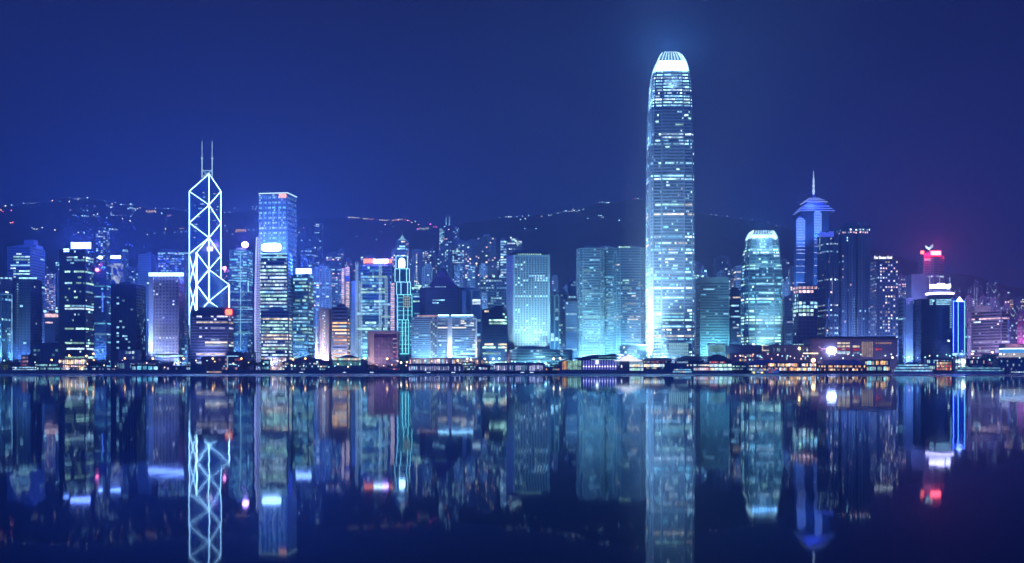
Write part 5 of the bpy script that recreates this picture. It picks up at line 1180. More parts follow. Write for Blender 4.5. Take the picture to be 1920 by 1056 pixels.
mb = MB(); a, b = X(1795.5, Y), X(1807, Y); mb.prism([(a, Y, z1_ + 1.5), (b, Y, z1_ + 1.5), (b, Y + 8, z1_ + 1.5), (a, Y + 8, z1_ + 1.5)], [((a + b) / 2 - .2, Y + 3.8, Z(556, Y)), ((a + b) / 2 + .2, Y + 3.8, Z(556, Y)), ((a + b) / 2 + .2, Y + 4.2, Z(556, Y)), ((a + b) / 2 - .2, Y + 4.2, Z(556, Y))]); mb.build('pyramid_light', glow('pyramid_white', (0.3, 0.4, 1.0), 16, sample=True), r_)
mb = MB(); mb.box(X(1788, Y), X(1794, Y), Y + 1, Y + 8, z1_ + 1.5, Z(558, Y)); mb.build('plant_room', wallm('mid'), r_)
cu = bpy.data.curves.new('digit', 'FONT'); cu.body = '7'; cu.extrude = 0.15; cu.size = 5.0; cu.offset = 0.12
to = bpy.data.objects.new('digit', cu); col.objects.link(to); bpy.context.view_layer.update()
me = bpy.data.meshes.new_from_object(to.evaluated_get(bpy.context.evaluated_depsgraph_get())); bpy.data.objects.remove(to)
me.materials.clear(); me.materials.append(litm('cool', 1.7)); do = bpy.data.objects.new('numeral', me); col.objects.link(do); do.parent = r_
do.location = Vector((X(1801.5, Y), Y - 1.0, Z(662, Y))) - Vector(r_['_org']); do.rotation_euler = (R(90), 0, 0)

tower('narrow unlit lavender block between the blue tube tower and the pinkish banded block', 1810, 1820, 614, 1420, wall='mauve', glass='blue', lit=0.02, cols=('cool',))
lab = 'wide pinkish banded office block with a set-back penthouse, second from the right edge'
r_, p_, z0_, z1_ = tower(lab, 1821, 1893, 584, 1400, d=48, yaw=27, wall='mauve', glass='dark', fh=4.0, bw=3.2, band=0.50, lit=0.05, rowp=0.16, litf=lambda u, v, i, p: (0.5 if p > .5 else 0.06), cols=('white', 'lav', 'pink'), s=1.2, wmax=70)
mb = MB(); mb.box(X(1829, 1410), X(1862, 1410), 1412, 1434, z1_ + 1.5, Z(573, 1410)); mb.build('penthouse', wallm('stone'), r_)
flood(X(1840, 1400), 1372, 6, X(1845, 1400), 1405, 36, (0.9, 0.55, 0.78), 380000, 90); flood(X(1890, 1400), 1390, 6, X(1885, 1420), 1420, 36, (0.9, 0.4, 0.7), 220000, 90)
strip(r_, (p_[1][0] - 3, p_[1][1] - 1.6, Z(660, 1400)), (p_[1][0] - 3, p_[1][1] - 1.6, Z(600, 1400)), 0.6, litm('blue', 1.6))
for i, (a, b, tp, Yc, lb) in enumerate(((1814, 1843, 538, 2000, 'hillside block with two glowing vertical lines right of the blue tube tower'), (1850, 1868, 530, 2250, 'faint thin tower with sparse dots above the pinkish penthouse'), (1868, 1896, 548, 2100, 'dark block with white dotted shoulders right of the pinkish penthouse'), (1893, 1925, 561, 2000, 'hill block at the right edge glowing with orange windows'), (1880, 1912, 600, 1600, 'dim purple block above the curved screen building'), (1908, 1935, 588, 1500, 'dim violet block cut by the right edge of the picture'), (1822, 1834, 530, 2400, 'tiny far block with one bright dot above the two-line block'))):
    r_, p_, z0_, z1_ = tower(lb, a, b, tp, Yc, wall='dusk' if i < 4 else 'mauve', glass='dark', st='grid', shape='bays' if i in (0, 2, 3) else 'box', lit=0.45 if i == 3 else 0.13, cols=('warm', 'amber', 'white') if i == 3 else ('lav', 'white', 'cool'), s=1.3 if i == 3 else 1.0, **P)
    if i == 0:
        for x in (1827, 1831.5): strip(r_, (X(x, 1997), 1997, Z(585, 1997)), (X(x, 1997), 1997, Z(539, 1997)), 0.5, litm('lav', 0.8))
flood(X(1900, 1500), 1470, 8, X(1905, 1590), 1590, 60, (0.9, 0.15, 0.6), 1800000, 90)
flood(X(1890, 1960), 1950, 190, X(1905, 2000), 2000, 200, (1.0, 0.4, 0.15), 90000, 120)

# long curved screen building at the right edge
Y = 1342
r_ = thing('screen_building', 'low building with a long curved white and blue light band at the right edge', 'building', (X(1905, Y), Y, GZ))
n = 14; fr = [(X(1884 + 4.6 * k, Y - 3 * math.sin(math.pi * k / n)), Y - 3 * math.sin(math.pi * k / n)) for k in range(n + 1)]
def bandz(y0, y1, off, m, name):
    mb = MB(); lo = [(p[0], p[1] - off, Z(y1, Y)) for p in fr] + [(fr[-1][0], Y + 16, Z(y1, Y)), (fr[0][0], Y + 16, Z(y1, Y))]
    mb.prism(lo, [(p[0], p[1], Z(y0, Y)) for p in lo]); mb.build(name, m, r_)
bandz(645, 652.8, 0, wallm('stone'), 'roof'); bandz(653, 654.8, 0.4, glow('band_white', (0.75, 0.9, 1.0), 4, sample=True), 'light_band')
bandz(655, 661.8, 0.2, glow('band_blue', (0.10, 0.42, 1.0), 1.4, 0.2, 0.05, sample=True), 'light_band'); bandz(662, 669.8, 0, glow('band_pale', (0.85, 0.82, 0.95), 0.75, 0.3, 0.2), 'light_band')
bandz(670, 700, -1.0, wallm('dusk'), 'wall')
flood(X(1900, Y), Y - 20, 40, X(1905, Y), Y, 38, (1.0, 0.5, 0.75), 20000, 120)

# ================================================================ APARTMENT BLOCKS ON THE SLOPE
rg = random.Random(31)
slope = [(86, 500, 2000), (140, 486, 2200), (246, 505, 2100), (262, 520, 1800), (430, 520, 1750), (556, 500, 2200), (628, 520, 1850), (640, 470, 2300), (655, 488, 2050), (690, 500, 2000), (712, 500, 1900),
         (801, 500, 1850), (860, 500, 1850), (884, 500, 1800), (906, 500, 1820), (926, 480, 2100), (1010, 500, 2200), (1040, 520, 2050), (1320, 516, 1900), (1352, 512, 1800), (1390, 520, 1900), (1455, 515, 2000),
         (1474, 530, 1750), (1640, 500, 2100), (1690, 520, 2000), (1700, 545, 1760), (1816, 560, 1800), (1842, 560, 1850), (1862, 565, 1760), (1886, 575, 1800), (1908, 570, 1900), (1795, 545, 2000)]
NEAR = {86: 'left of the black tower with the big white sign', 140: 'hidden mostly by the black tower with the big white sign', 246: 'above the left end of the black slab', 262: 'left of the punched-window block', 430: 'between the braced tower and the light-line tower',
        556: 'just right of the tall dotted tower', 628: 'left of the pink striped wall', 640: 'above the pink striped wall', 655: 'left of the truss tower roof bar', 690: 'over the truss tower roof', 712: 'over the right part of the truss tower roof',
        801: 'left of the pyramid roof peak', 860: 'right of the pyramid roof peak', 884: 'below the big pink windows', 906: 'above the mushroom block', 926: 'left of the block of window bars', 1010: 'right behind the round-window tower', 1040: 'in the gap right of the round-window tower',
        1320: 'over the cyan banded block, left', 1352: 'over the cyan banded block, right', 1390: 'left of the claw-crowned tower top', 1455: 'right of the claw-crowned tower top', 1474: 'low between the two crowned towers', 1640: 'behind the white script sign',
        1690: 'right of the script-sign slab', 1700: 'left of the black ring-crowned block', 1816: 'above the narrow lavender block', 1842: 'over the left of the pinkish penthouse', 1862: 'over the right of the pinkish penthouse', 1886: 'above the curved screen building', 1908: 'upper right by the picture edge', 1795: 'above the glowing little pyramid'}
for px, top, Yc in slope:
    wpx = rg.uniform(11, 18) * 1900 / Yc
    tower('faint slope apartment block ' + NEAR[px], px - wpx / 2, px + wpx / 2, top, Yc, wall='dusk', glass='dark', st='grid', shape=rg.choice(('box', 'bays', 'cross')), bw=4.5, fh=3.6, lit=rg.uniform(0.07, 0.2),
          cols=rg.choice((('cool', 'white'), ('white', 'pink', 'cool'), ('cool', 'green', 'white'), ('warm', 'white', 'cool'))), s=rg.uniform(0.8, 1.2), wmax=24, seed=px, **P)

ZONES = [(118, 176, 476, 1900, 4, 'between the pale grey tower and the black tower'), (236, 300, 500, 1900, 6, 'above the broad black slab'), (560, 645, 500, 1950, 12, 'above the pinkish brown tower'), (645, 735, 480, 2150, 8, 'above the truss tower'),
         (770, 830, 480, 2250, 7, 'around the dark pyramid roof'), (828, 945, 470, 2250, 12, 'above the curved waterfront hotel'), (1034, 1082, 545, 1750, 4, 'right of the round-window tower'), (1306, 1396, 505, 1900, 10, 'between the giant skyscraper and the claw-crowned tower'),
         (1462, 1492, 520, 1900, 3, 'left of the spired tower'), (1684, 1712, 530, 1900, 2, 'left of the black ring-crowned block'), (1812, 1920, 560, 1950, 11, 'at the far right edge')]
for a, b, tp, Yc, n, wh in ZONES:
    for k in range(n):
        c = a + (b - a) * (k + .5) / n + rg.uniform(-3, 3); wpx = rg.uniform(9, 15); yy = Yc * rg.uniform(.92, 1.1)
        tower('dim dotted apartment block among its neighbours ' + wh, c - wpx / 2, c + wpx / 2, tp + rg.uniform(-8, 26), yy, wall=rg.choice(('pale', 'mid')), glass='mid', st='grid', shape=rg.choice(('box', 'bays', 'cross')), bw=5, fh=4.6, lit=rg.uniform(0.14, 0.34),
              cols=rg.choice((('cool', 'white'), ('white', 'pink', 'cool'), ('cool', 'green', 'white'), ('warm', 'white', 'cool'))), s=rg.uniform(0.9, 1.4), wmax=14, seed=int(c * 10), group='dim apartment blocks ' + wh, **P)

# ================================================================ LIGHTS ON THE HILLSIDE
def on_hill(px, py):
    y = 1750.0
    while y < 3400:
        if terrain(X(px, y), y) >= Z(py, y): break
        y += 12
    y = min(y, 3395); x = X(px, y); return x, y, terrain(x, y)
hl = random.Random(77)
lamp_post = mat('lamp_post_steel', (0.15, 0.15, 0.16), 0.6, 0.4)
LAND = [(60, 'over the pale grey tower'), (125, 'left of the big white sign'), (175, 'above the big white sign'), (215, 'above the tower beside the black one'), (262, 'above the broad black slab'), (300, 'above the glowing parapet'), (352, 'just left of the braced tower'), (418, 'right behind the braced tower'), (486, 'between the braced and the dotted tower'),
        (640, 'right of the tall dotted tower'), (700, 'above the left of the truss tower'), (742, 'above the red and white roof bar'), (800, 'above the tube-lit stepped tower'), (900, 'over the pyramid roof'), (965, 'above the block of window bars'), (1005, 'above the left of the round-window tower'), (1040, 'right above the round-window tower'), (1066, 'above the gap right of the round-window tower'),
        (1100, 'above the left curved tower'), (1150, 'above the right curved tower'), (1205, 'close left of the giant skyscraper'), (1380, 'right of the giant skyscraper'), (1500, 'above the claw-crowned tower')]
TONE = dict(cool='cool blue', white='white', warm='warm yellow', amber='orange', red='red', pink='pink', magenta='magenta', lav='lavender')
def hill_lamp(px, py, c, s, label, r=1.5):
    if label[1]:
        lv = 'high' if py < 386 else ('low' if py > 425 else 'midway') if px < 500 else ('low' if py > 420 else 'on the ridge')
        label = ('%s hill lamp %s %s' % (TONE[c], lv, next(t for q, t in LAND if px <= q)), 'hill lamps ' + next(t for q, t in LAND if px <= q))
    s *= 1.7; r *= 1.2
    x, y, z = on_hill(px, py); zz = Z(py, y); zz = max(zz, z + 5)
    t = thing('street_lamp', label[0], 'street lamp', (x, y, z), label[1])
    mb = MB(); mb.beam((x, y, z - 2), (x, y, zz), 0.18, 5); mb.build('post', lamp_post, t)
    mb = MB(); mb.ball((x, y, zz + 0.5), r, 7, 4, 0.8); mb.build('lamp', litm(c, s, 0), t)
housem = mat('house_render', (0.4, 0.38, 0.36), 0.85)
def hill_house(px, py, w_, h_, c, s, label, n=4):
    if label[1]: label = (label[0].replace('little', 'little wide' if w_ > 20 else 'little narrow').replace('villa', 'broad villa' if w_ > 23 else 'small villa').replace('left of the braced tower', next(t for q, t in LAND if px <= q)).replace('over the truss tower', next(t for q, t in LAND if px <= q)), label[1])
    s *= 1.4
    x, y, z = on_hill(px, py); zz = max(Z(py, y), z + h_ * .5)
    t = thing('hillside_house', label[0], 'house', (x, y, z), label[1])
    mb = MB(); mb.box(x - w_ / 2, x + w_ / 2, y, y + 10, z - 8, zz + h_ / 2); mb.build('wall', housem, t)
    mb = MB(); mb.prism([(x - w_ / 2 - 1, y - 1, zz + h_ / 2 + .01), (x + w_ / 2 + 1, y - 1, zz + h_ / 2 + .01), (x + w_ / 2 + 1, y + 11, zz + h_ / 2 + .01), (x - w_ / 2 - 1, y + 11, zz + h_ / 2 + .01)],
                        [(x - w_ / 4, y + 4, zz + h_ / 2 + 2.5), (x + w_ / 4, y + 4, zz + h_ / 2 + 2.5), (x + w_ / 4, y + 6, zz + h_ / 2 + 2.5), (x - w_ / 4, y + 6, zz + h_ / 2 + 2.5)]); mb.build('roof', roofm, t)
    for k in range(n):
        a = x - w_ / 2 + w_ * (k + .15 + hl.uniform(0, .2)) / n; b = a + w_ / n * .6; z0 = zz - h_ * hl.uniform(.1, .4); 
        mb = MB(); mb.poly([(a, y - .1, z0), (b, y - .1, z0), (b, y - .1, z0 + h_ * hl.uniform(.35, .55)), (a, y - .1, z0 + h_ * .45)]); mb.build('window', litm(c if not isinstance(c, tuple) else hl.choice(c), s), t)
G1 = ('small cool street lamp on the dark hill above the left towers', 'lamps dotted over the left hillside')
G2 = ('small reddish or warm lamp on the dark hill at the left', 'warm lamps on the left hillside')
G3 = ('small white lamp on the ridge line above the centre', 'lamps along the centre ridge')
G4 = ('lone lamp on the ridge right of the giant skyscraper', 'lamps in a row right of the giant skyscraper')
G5 = ('small lamp on the hill between the braced tower and the tall dotted tower', 'lamps between the braced and dotted towers')
for x, y in ((112, 381), (131, 371), (143, 374), (148, 376), (146, 379), (164, 377), (178, 392), (197, 380), (200, 390), (204, 389), (208, 393), (210, 388), (216, 383), (227, 389), (232, 390), (245, 386), (240, 395), (244, 395), (248, 395), (252, 395), (258, 396),
             (263, 395), (250, 401), (254, 399), (248, 407), (132, 399), (152, 397), (157, 399), (164, 399), (137, 408), (142, 408), (154, 408.5), (159, 408), (162, 408.5), (166, 408.5), (171, 409), (176, 409), (183, 407), (209, 405), (208, 409), (213, 409), (219, 410), (228, 410),
             (236, 410), (245, 410), (200, 413), (230, 417), (244, 419), (64, 434), (69, 434), (60, 432), (79, 432), (103, 436), (147, 442), (158, 441), (170, 436), (139, 443), (193, 434), (197, 434), (206, 434), (211, 434), (217, 434), (276, 445), (290, 443), (308, 443), (292, 393), (309, 394), (315, 396), (303, 404),
             (22, 385), (45, 383)): hill_lamp(x, y, hl.choice(('cool', 'white', 'cool', 'warm')), hl.choice((2.0, 3.5, 5)), G1, hl.uniform(1.1, 1.9))
for x, y, c in ((98, 380, 'pink'), (130, 382.5, 'warm'), (10, 388, 'warm'), (2, 398, 'amber'), (5, 401, 'red'), (21, 399, 'magenta'), (20, 422, 'amber'), (24, 423, 'red'), (310, 434, 'warm')): hill_lamp(x, y, c, 5, G2, 1.9)
for x, y in ((440, 391), (474, 388), (474, 392), (479, 392), (481, 388), (325, 389), (348, 400), (421, 403), (431, 398), (422, 427), (426, 439), (436, 443), (371, 444), (475, 437), (350, 438), (340, 440), (328, 440), (466, 437)): hill_lamp(x, y, hl.choice(('cool', 'white')), 3, G5, 1.4)
for x, y, c in ((569.5, 432, 'red'), (561, 441, 'white'), (557, 445, 'cool'), (581, 456, 'cool'), (566, 455, 'cool'), (715, 440, 'cool'), (669, 449, 'cool'), (706, 453, 'cool'), (772, 423, 'pink'), (785, 427, 'pink'), (722, 426, 'pink'), (733, 424, 'cool'), (738, 430, 'cool'), (760, 412, 'red'), (764, 414, 'pink'), (767, 415, 'red'), (779, 417, 'cool'),
                (937, 408, 'cool'), (949, 409, 'white'), (954, 409, 'white'), (958, 411, 'white'), (969, 412, 'cool'), (980, 410, 'white'), (991, 408, 'cool'), (976, 415, 'cool'), (985, 415, 'white'), (1016, 410.5, 'pink'), (1029, 409, 'white'), (1033, 408.6, 'cool'), (1046, 404, 'white'), (1050, 404, 'cool'), (1057, 401.5, 'white'), (1062, 401, 'cool'),
                (1067, 401, 'white'), (1072, 401, 'pink'), (1076, 400.5, 'white'), (1081, 400, 'cool'), (1086, 400, 'white'), (1060, 397, 'cool'), (1074, 397, 'white'), (1094, 397, 'cool'), (1102, 414, 'cool'), (1161, 419, 'cool'), (1183.5, 417, 'white'), (984, 434, 'cool'), (1005, 432, 'cool'), (1123, 409.5, 'white'), (1127, 410, 'cool'), (1131, 410.5, 'white'), (1128, 413, 'cool'),
                (1124, 380, 'white'), (1129, 379.5, 'white'), (1134, 380, 'cool'), (1141, 381, 'white'), (1138, 386, 'cool'), (1190, 375, 'red'), (1196, 377, 'cool')): hill_lamp(x, y, c, hl.choice((2.5, 4)), G3, hl.uniform(1.2, 1.9))
for x, y in ((1333, 405), (1343, 407.6), (1364, 411), (1389, 411), (1411, 412.6), (1440.6, 420), (1455.6, 424.7)): hill_lamp(x, y, 'lav', 3, G4, 1.5)
G6 = ('little lit house high on the ridge left of the braced tower', 'houses on the left ridge')
G7 = ('villa with orange-lit windows on the ridge over the truss tower', 'orange-lit villas on the centre ridge')
for x, y, w_ in ((57, 382.5, 22), (63, 383, 14), (145, 375, 26), (206, 391, 22), (245, 387, 20), (247, 395, 26), (160, 409, 18), (182, 408.5, 14), (212, 434.5, 30), (66, 433, 18)): hill_house(x, y, w_, 5, ('cool', 'white'), 1.6, G6, 4)
hill_house(283, 401, 34, 12, ('amber', 'warm'), 2.6, ('wide mansion glowing orange on the slope left of the braced tower', None), 9)
hill_house(317, 409, 12, 9, ('pink', 'amber'), 1.6, ('small pinkish lit house just left of the braced tower', None), 3)
hill_house(340, 432, 16, 6, ('amber', 'pink'), 1.6, ('small orange-lit house close to the left edge of the braced tower', None), 3)
for x, y, w_, c in ((658, 408, 22, ('warm', 'white')), (667, 408, 24, ('warm', 'white')), (688, 411, 28, ('warm', 'white')), (696, 413, 18, ('red', 'amber')), (716, 415, 18, ('warm', 'white')), (723, 415, 18, ('warm', 'white')), (742, 413, 26, ('amber', 'red')), (749, 411.5, 26, ('warm', 'white', 'amber'))):
    hill_house(x, y, w_, 6, c, 2.6, G7, 5)
hill_house(795, 434.5, 34, 12, ('green', 'white', 'warm'), 1.5, ('long terraced block with green-white lit floors on the hill left of the twin-spire tower', None), 8)
hill_house(816, 428, 14, 10, ('blue', 'magenta'), 1.8, ('small block lit blue and magenta on the hill left of the twin-spire tower', None), 3)
hill_lamp(807, 422, 'magenta', 5, ('magenta lamp above the blue and magenta lit hill block', None), 2.0); hill_lamp(783, 433, 'magenta', 4, ('magenta lamp at the left end of the terraced hill block', None), 2.0)
# orange arched building
x, y, z = on_hill(451, 436); t = thing('hilltop_building', 'building with an orange-lit flat arch outline between the braced tower and the tall dotted tower', 'building', (x, y, z))
xa, xb = X(442, y), X(461.5, y); mb = MB(); mb.box(xa, xb, y + .5, y + 14, z - 10, Z(431.5, y)); mb.build('wall', housem, t)
am = litm('amber', 2.4, 0.1)
for p, q in (((443.5, 431), (460, 431)), ((443.5, 431), (442, 437)), ((460, 431), (461.5, 437))): strip(t, (X(p[0], y), y, Z(p[1], y)), (X(q[0], y), y, Z(q[1], y)), 1.5, am, 'light_strip')
for k in range(2): strip(t, (X(443.5, y), y - .3, Z(432.6 + k, y)), (X(460, y), y - .3, Z(432.6 + k, y)), 0.6, am, 'light_strip')

# ================================================================ WATERFRONT
P2 = dict(name='waterfront_building', cat='building', fh=4.0)
conc = mat('pier_concrete', (0.20, 0.21, 0.24), 0.85, var=0.25, scale=0.2)
darkroof = mat('pier_roof_navy', (0.05, 0.07, 0.14), 0.6, var=0.2)
def hall(label, x0, x1, ytop, Y, yb=None, cols=('cool',), s=1.2, rows=1, n=None, roofm_=None, d=16, fill=0.8, wallk='dusk', name='waterfront_hall', over=1.0, cat='building', wh=0.55, zb=GZ, hip=0):
    """low waterfront building: walls, bays of lit openings between posts, an overhanging roof"""
    x0w, x1w = X(x0, Y), X(x1, Y); zt = Z(ytop, Y); t = thing(name, label, cat, ((x0w + x1w) / 2, Y, zb)); h = zt - zb; eave = zt - (h * 0.42 if hip else 0.8)
    mb = MB(); mb.box(x0w, x1w, Y, Y + d, zb, eave); mb.build('wall', wallm(wallk), t)
    mb = MB(); o = over
    if hip:
        lo = [(x0w - o, Y - o, eave + .01), (x1w + o, Y - o, eave + .01), (x1w + o, Y + d + o, eave + .01), (x0w - o, Y + d + o, eave + .01)]; k = min(hip, (x1w - x0w) * .45)
        mb.prism(lo, [(x0w + k, Y + d * .45, zt), (x1w - k, Y + d * .45, zt), (x1w - k, Y + d * .55, zt), (x0w + k, Y + d * .55, zt)])
    else: mb.box(x0w - o, x1w + o, Y - o, Y + d + o, eave + .01, zt)
    mb.build('roof', roofm_ or roofm, t)
    n = n or max(2, round((x1w - x0w) / 4)); rr = random.Random(int(x0 * 3 + ytop)); hh = (eave - zb) / rows
    pm = MB()
    for k in range(n + 1): xx = x0w + (x1w - x0w) * k / n; pm.box(xx - .2, xx + .2, Y - .5, Y - .02, zb, eave)
    pm.build('posts', conc, t)
    for j in range(rows):
        for k in range(n):
            if rr.random() > fill: continue
            a = x0w + (x1w - x0w) * (k + .14) / n; b = x0w + (x1w - x0w) * (k + .86) / n; za = zb + hh * (j + .5 - wh / 2); zc = zb + hh * (j + .5 + wh / 2 * rr.uniform(.7, 1))
            mb = MB(); mb.poly([(a, Y - .08, za), (b, Y - .08, za), (b, Y - .08, zc), (a, Y - .08, zc)]); mb.build('window', litm(rr.choice(cols), round(s * rr.choice((.55, 1, 1.6)), 2), .7), t)
    return t
def lamp(px, py, Y, c='amber', s=12, r=1.0, label='', pw=9000, group=None):
    x = X(px, Y); z = Z(py, Y); t = thing('street_lamp', label, 'street lamp', (x, Y, GZ), group)
    mb = MB(); mb.beam((x, Y, GZ), (x, Y, z - r), 0.16, 6); mb.beam((x, Y, z - r), (x + .6, Y - .6, z), .12, 5); mb.build('post', lamp_post, t)
    mb = MB(); mb.ball((x, Y, z), r, 10, 6); mb.build('lamp', glow('lamp_%s_%g' % (c, s), LIT[c], s, sample=True), t); return t
O1 = 'orange street lamps along the promenade'
for k, (x, y) in enumerate(((286.5, 672.5), (344, 672.5), (399, 672.5), (452.5, 672.5), (549.5, 674), (572.5, 672.5), (610, 672.5), (683.5, 672))):
    lamp(x, y, 1310, 'amber', 10, 1.15, ('orange street lamp under the bright left edge of the punched-window block', 'orange street lamp in front of the low pale block left of the banded slab', 'orange street lamp in front of the middle of the banded dark slab', 'orange street lamp right of the box of light outlines',
          'orange street lamp at the right end of the glowing forecourt', 'orange street lamp before the left half of the long dark hall', 'orange street lamp before the right half of the long dark hall', 'orange street lamp at the left foot of the squat civic block')[k], group=O1)
for k, (x, y, c) in enumerate(((97, 675, 'amber'), (130, 667, 'amber'), (138, 675.5, 'amber'), (162, 667.5, 'amber'), (175, 663.5, 'amber'), (175.5, 675.5, 'amber'), (234, 672, 'amber'), (726, 673, 'amber'), (752, 680, 'warm'), (763, 679, 'amber'), (822, 675.5, 'amber'), (858, 676, 'amber'), (876, 673, 'warm'), (883, 675, 'warm'), (909, 673, 'white'), (925, 673, 'white'), (936, 672.5, 'cool'),
                               (1038, 673, 'warm'), (1050, 672, 'warm'), (1039, 688, 'amber'), (1003, 682, 'cool'), (1023, 682, 'cool'), (1498.5, 653.5, 'amber'), (1525, 676, 'amber'), (1673.5, 670.5, 'warm'), (1823, 663.5, 'warm'), (1861, 660.5, 'warm'), (1876, 664, 'warm'))):
    big = x in (1525, 1498.5)
    lamp(x, y, 1304 + (k % 3) * 5, c, 16 if big else 9, 2.6 if x == 1525 else (1.7 if big or x in (1003, 1023) else 1.2), {97: 'warm lamp at the left end of the glowing orange pavilion', 130: 'tall warm lamp standing above the orange pavilion', 138: 'warm lamp in front of the orange pavilion', 162: 'smaller warm lamp at the right end of the orange pavilion', 175: 'tallest warm lamp right of the orange pavilion',
        175.5: 'low warm lamp among dark trees right of the orange pavilion', 234: 'warm lamp in front of the small grey harbour office', 726: 'orange lamp before the grid of the squat civic block', 752: 'warm lamp below the tube-lit stepped tower', 763: 'larger warm lamp below the tube-lit stepped tower', 822: 'orange lamp among shop lights left of the white fin',
        858: 'orange lamp among shop lights right of the white fin', 876: 'warm lamp left of the curved hotel right fin', 883: 'warm lamp near the foot of the right fin', 909: 'white lamp left in the pair before the black stepped block', 925: 'white lamp right in the pair before the black stepped block', 936: 'cool lamp at the right corner of the black stepped block',
        1038: 'warm lamp above the dark trees right of the pale podium', 1050: 'brighter warm lamp above the dark trees right of the pale podium', 1039: 'low orange lamp in front of the dark trees by the blue pier', 1003: 'left one of two bright cool floodlamps over the arcaded pier', 1023: 'right one of two bright cool floodlamps over the arcaded pier',
        1498.5: 'round peach lamp below the white-windowed block', 1525: 'biggest orange lamp of the waterfront, glaring over the orange-lit pier', 1673.5: 'yellow lamp at the right end of the shopping podium', 1823: 'warm lamp at the left foot of the pinkish banded block', 1861: 'warm lamp before the corner of the pinkish banded block', 1876: 'warm lamp just left of the curved screen building'}[x])

hall('dark mid-rise annex with a pale frame left of the orange pavilion', 62, 110, 643, 1378, cols=('cool', 'teal'), s=0.35, rows=6, fill=0.25, d=20, n=7, wallk='dusk')
mb = panel(61.5, 110, 641.5, 643.2, 1376, 1); mb2 = mb
tag(hall('small block with red lattice windows at the far left waterfront', 40, 53, 666, 1360, cols=('pink', 'red'), s=0.45, rows=4, n=4, fill=1), None, None)
hall('glowing orange and white open pavilion below the black tower', 110, 163, 672, 1312, cols=('warm', 'amber', 'amber', 'white', 'pink'), s=2.0, rows=2, fill=1, n=14, wallk='stone', wh=.8)
for xx, c_, pw in ((120, (1.0, .7, .6), 14000), (148, (1.0, .55, .2), 22000)): flood(X(xx, 1290), 1300, 6, X(xx, 1312), 1314, 14, c_, pw, 120)
hall('low white-lit terrace beside the trees at the left edge', 23, 68, 686, 1303, cols=('white', 'cool'), s=1.6, rows=2, fill=.95, n=18, d=6, name='waterfront_terrace')
hall('low teal and white lit shed left of the orange pavilion', 66, 112, 680, 1304, cols=('cool', 'teal', 'green', 'white'), s=1.2, rows=2, fill=.8, n=14, d=8)
hall('long low dark shed with faint lights below the black tower', 112, 216, 688, 1303, cols=('cool', 'white', 'pink', 'lav'), s=1.0, rows=1, fill=.55, n=34, d=8)
hall('small grey two-storey harbour office left of the punched-window block', 222, 259, 655, 1352, cols=('white', 'cool'), s=0.9, rows=4, fill=.3, n=6, wallk='steel', d=12)
hall('wider low grey hall at the foot of the small harbour office', 214, 292, 676, 1330, cols=('pink', 'cool'), s=0.45, rows=1, fill=.6, n=16, wallk='mid', d=12)
hall('low pier shelter with pale aqua windows', 246, 297, 683.5, 1300, cols=('cyan', 'cool'), s=1.3, rows=1, fill=1, n=5, d=8, wh=.7, over=2)
hall('long dark car deck right of the pale aqua pier shelter', 297, 385, 686, 1306, cols=('cool', 'white', 'lav'), s=.7, rows=1, fill=.3, n=22, d=8)
hall('low dark brick block in front of the banded slab', 378, 452, 669, 1345, cols=('pink', 'cool', 'red'), s=.45, rows=3, fill=.25, n=12, wallk='brown', d=12)
hall('dark block behind the lawn trees right of the braced tower foot', 425, 476, 660, 1360, cols=('cool',), s=.5, rows=3, fill=.1, n=9, wallk='dusk', d=12)
# box of light outlines
Y = 1304; t = thing('light_gate', 'small box outlined by white bead lights on the promenade', 'light frame', (X(435, Y), Y, GZ))
for (a, y0), (b, y1) in (((426.5, 688), (426.5, 668)), ((429, 668), (446, 668)), ((430, 683), (443, 684))):
    n = 9
    for k in range(n):
        mb = MB(); u = k / (n - 1); mb.ball((X(a + (b - a) * u, Y), Y, Z(y0 + (y1 - y0) * u, Y)), .62, 6, 4); mb.build('bead_light', litm('cool', 2.6), t)
mb = MB()
for x in (426.5, 446): mb.beam((X(x, Y), Y + .9, GZ), (X(x, Y), Y + .9, Z(667, Y)), .25)
mb.beam((X(426.5, Y), Y + .9, Z(668, Y)), (X(446, Y), Y + .9, Z(668, Y)), .25); mb.build('frame', lamp_post, t)
hall('glowing pinkish white forecourt hall under the lattice tower', 494, 537, 669, 1362, cols=('white', 'pink', 'warm', 'pink'), s=1.5, rows=3, fill=.9, n=14, wallk='stone', d=12, wh=.8)
flood(X(515, 1330), 1335, 7, X(515, 1362), 1362, 10, (1.0, .75, .8), 40000, 120)
hall('low block with teal lamps left of the glowing forecourt', 491, 504, 674, 1330, cols=('teal', 'cool'), s=1, rows=2, fill=.8, n=4, d=8)
hall('long dark hall with a shallow roof and green-white ground floor lights', 530, 614, 668, 1322, cols=('green', 'cool', 'white', 'warm'), s=1.0, rows=3, fill=.42, n=22, d=18, roofm_=darkroof, hip=30, over=2)
hall('dark hall with one row of bright yellow-green windows left of the civic block', 614, 688, 666, 1324, cols=('green', 'warm', 'white'), s=1.4, rows=3, fill=.0, n=14, d=18, roofm_=darkroof, hip=22, over=2)
th = BUILT.get('x'); Y = 1323
t = [o for o in col.objects if o.get('label', '').startswith('dark hall with one row')][0]
rr = random.Random(4)
for k in range(13):
    a = 624 + 4.1 * k; panel(a, a + 3.6, 671.5, 675.5, Y, .3).build('window', litm(rr.choice(('green', 'warm', 'warm')), rr.choice((.9, 1.5))), t); panel(a, a + 3.4, 678, 686, Y, .25).build('window', litm('teal', rr.choice((.25, .5))), t)
hall('wide low shop row glowing white and pink under the pale waterfront slabs', 768, 850, 671, 1345, cols=('white', 'pink', 'lav', 'cool', 'warm'), s=1.1, rows=2, fill=.8, n=30, wallk='stone', d=12, wh=.8)
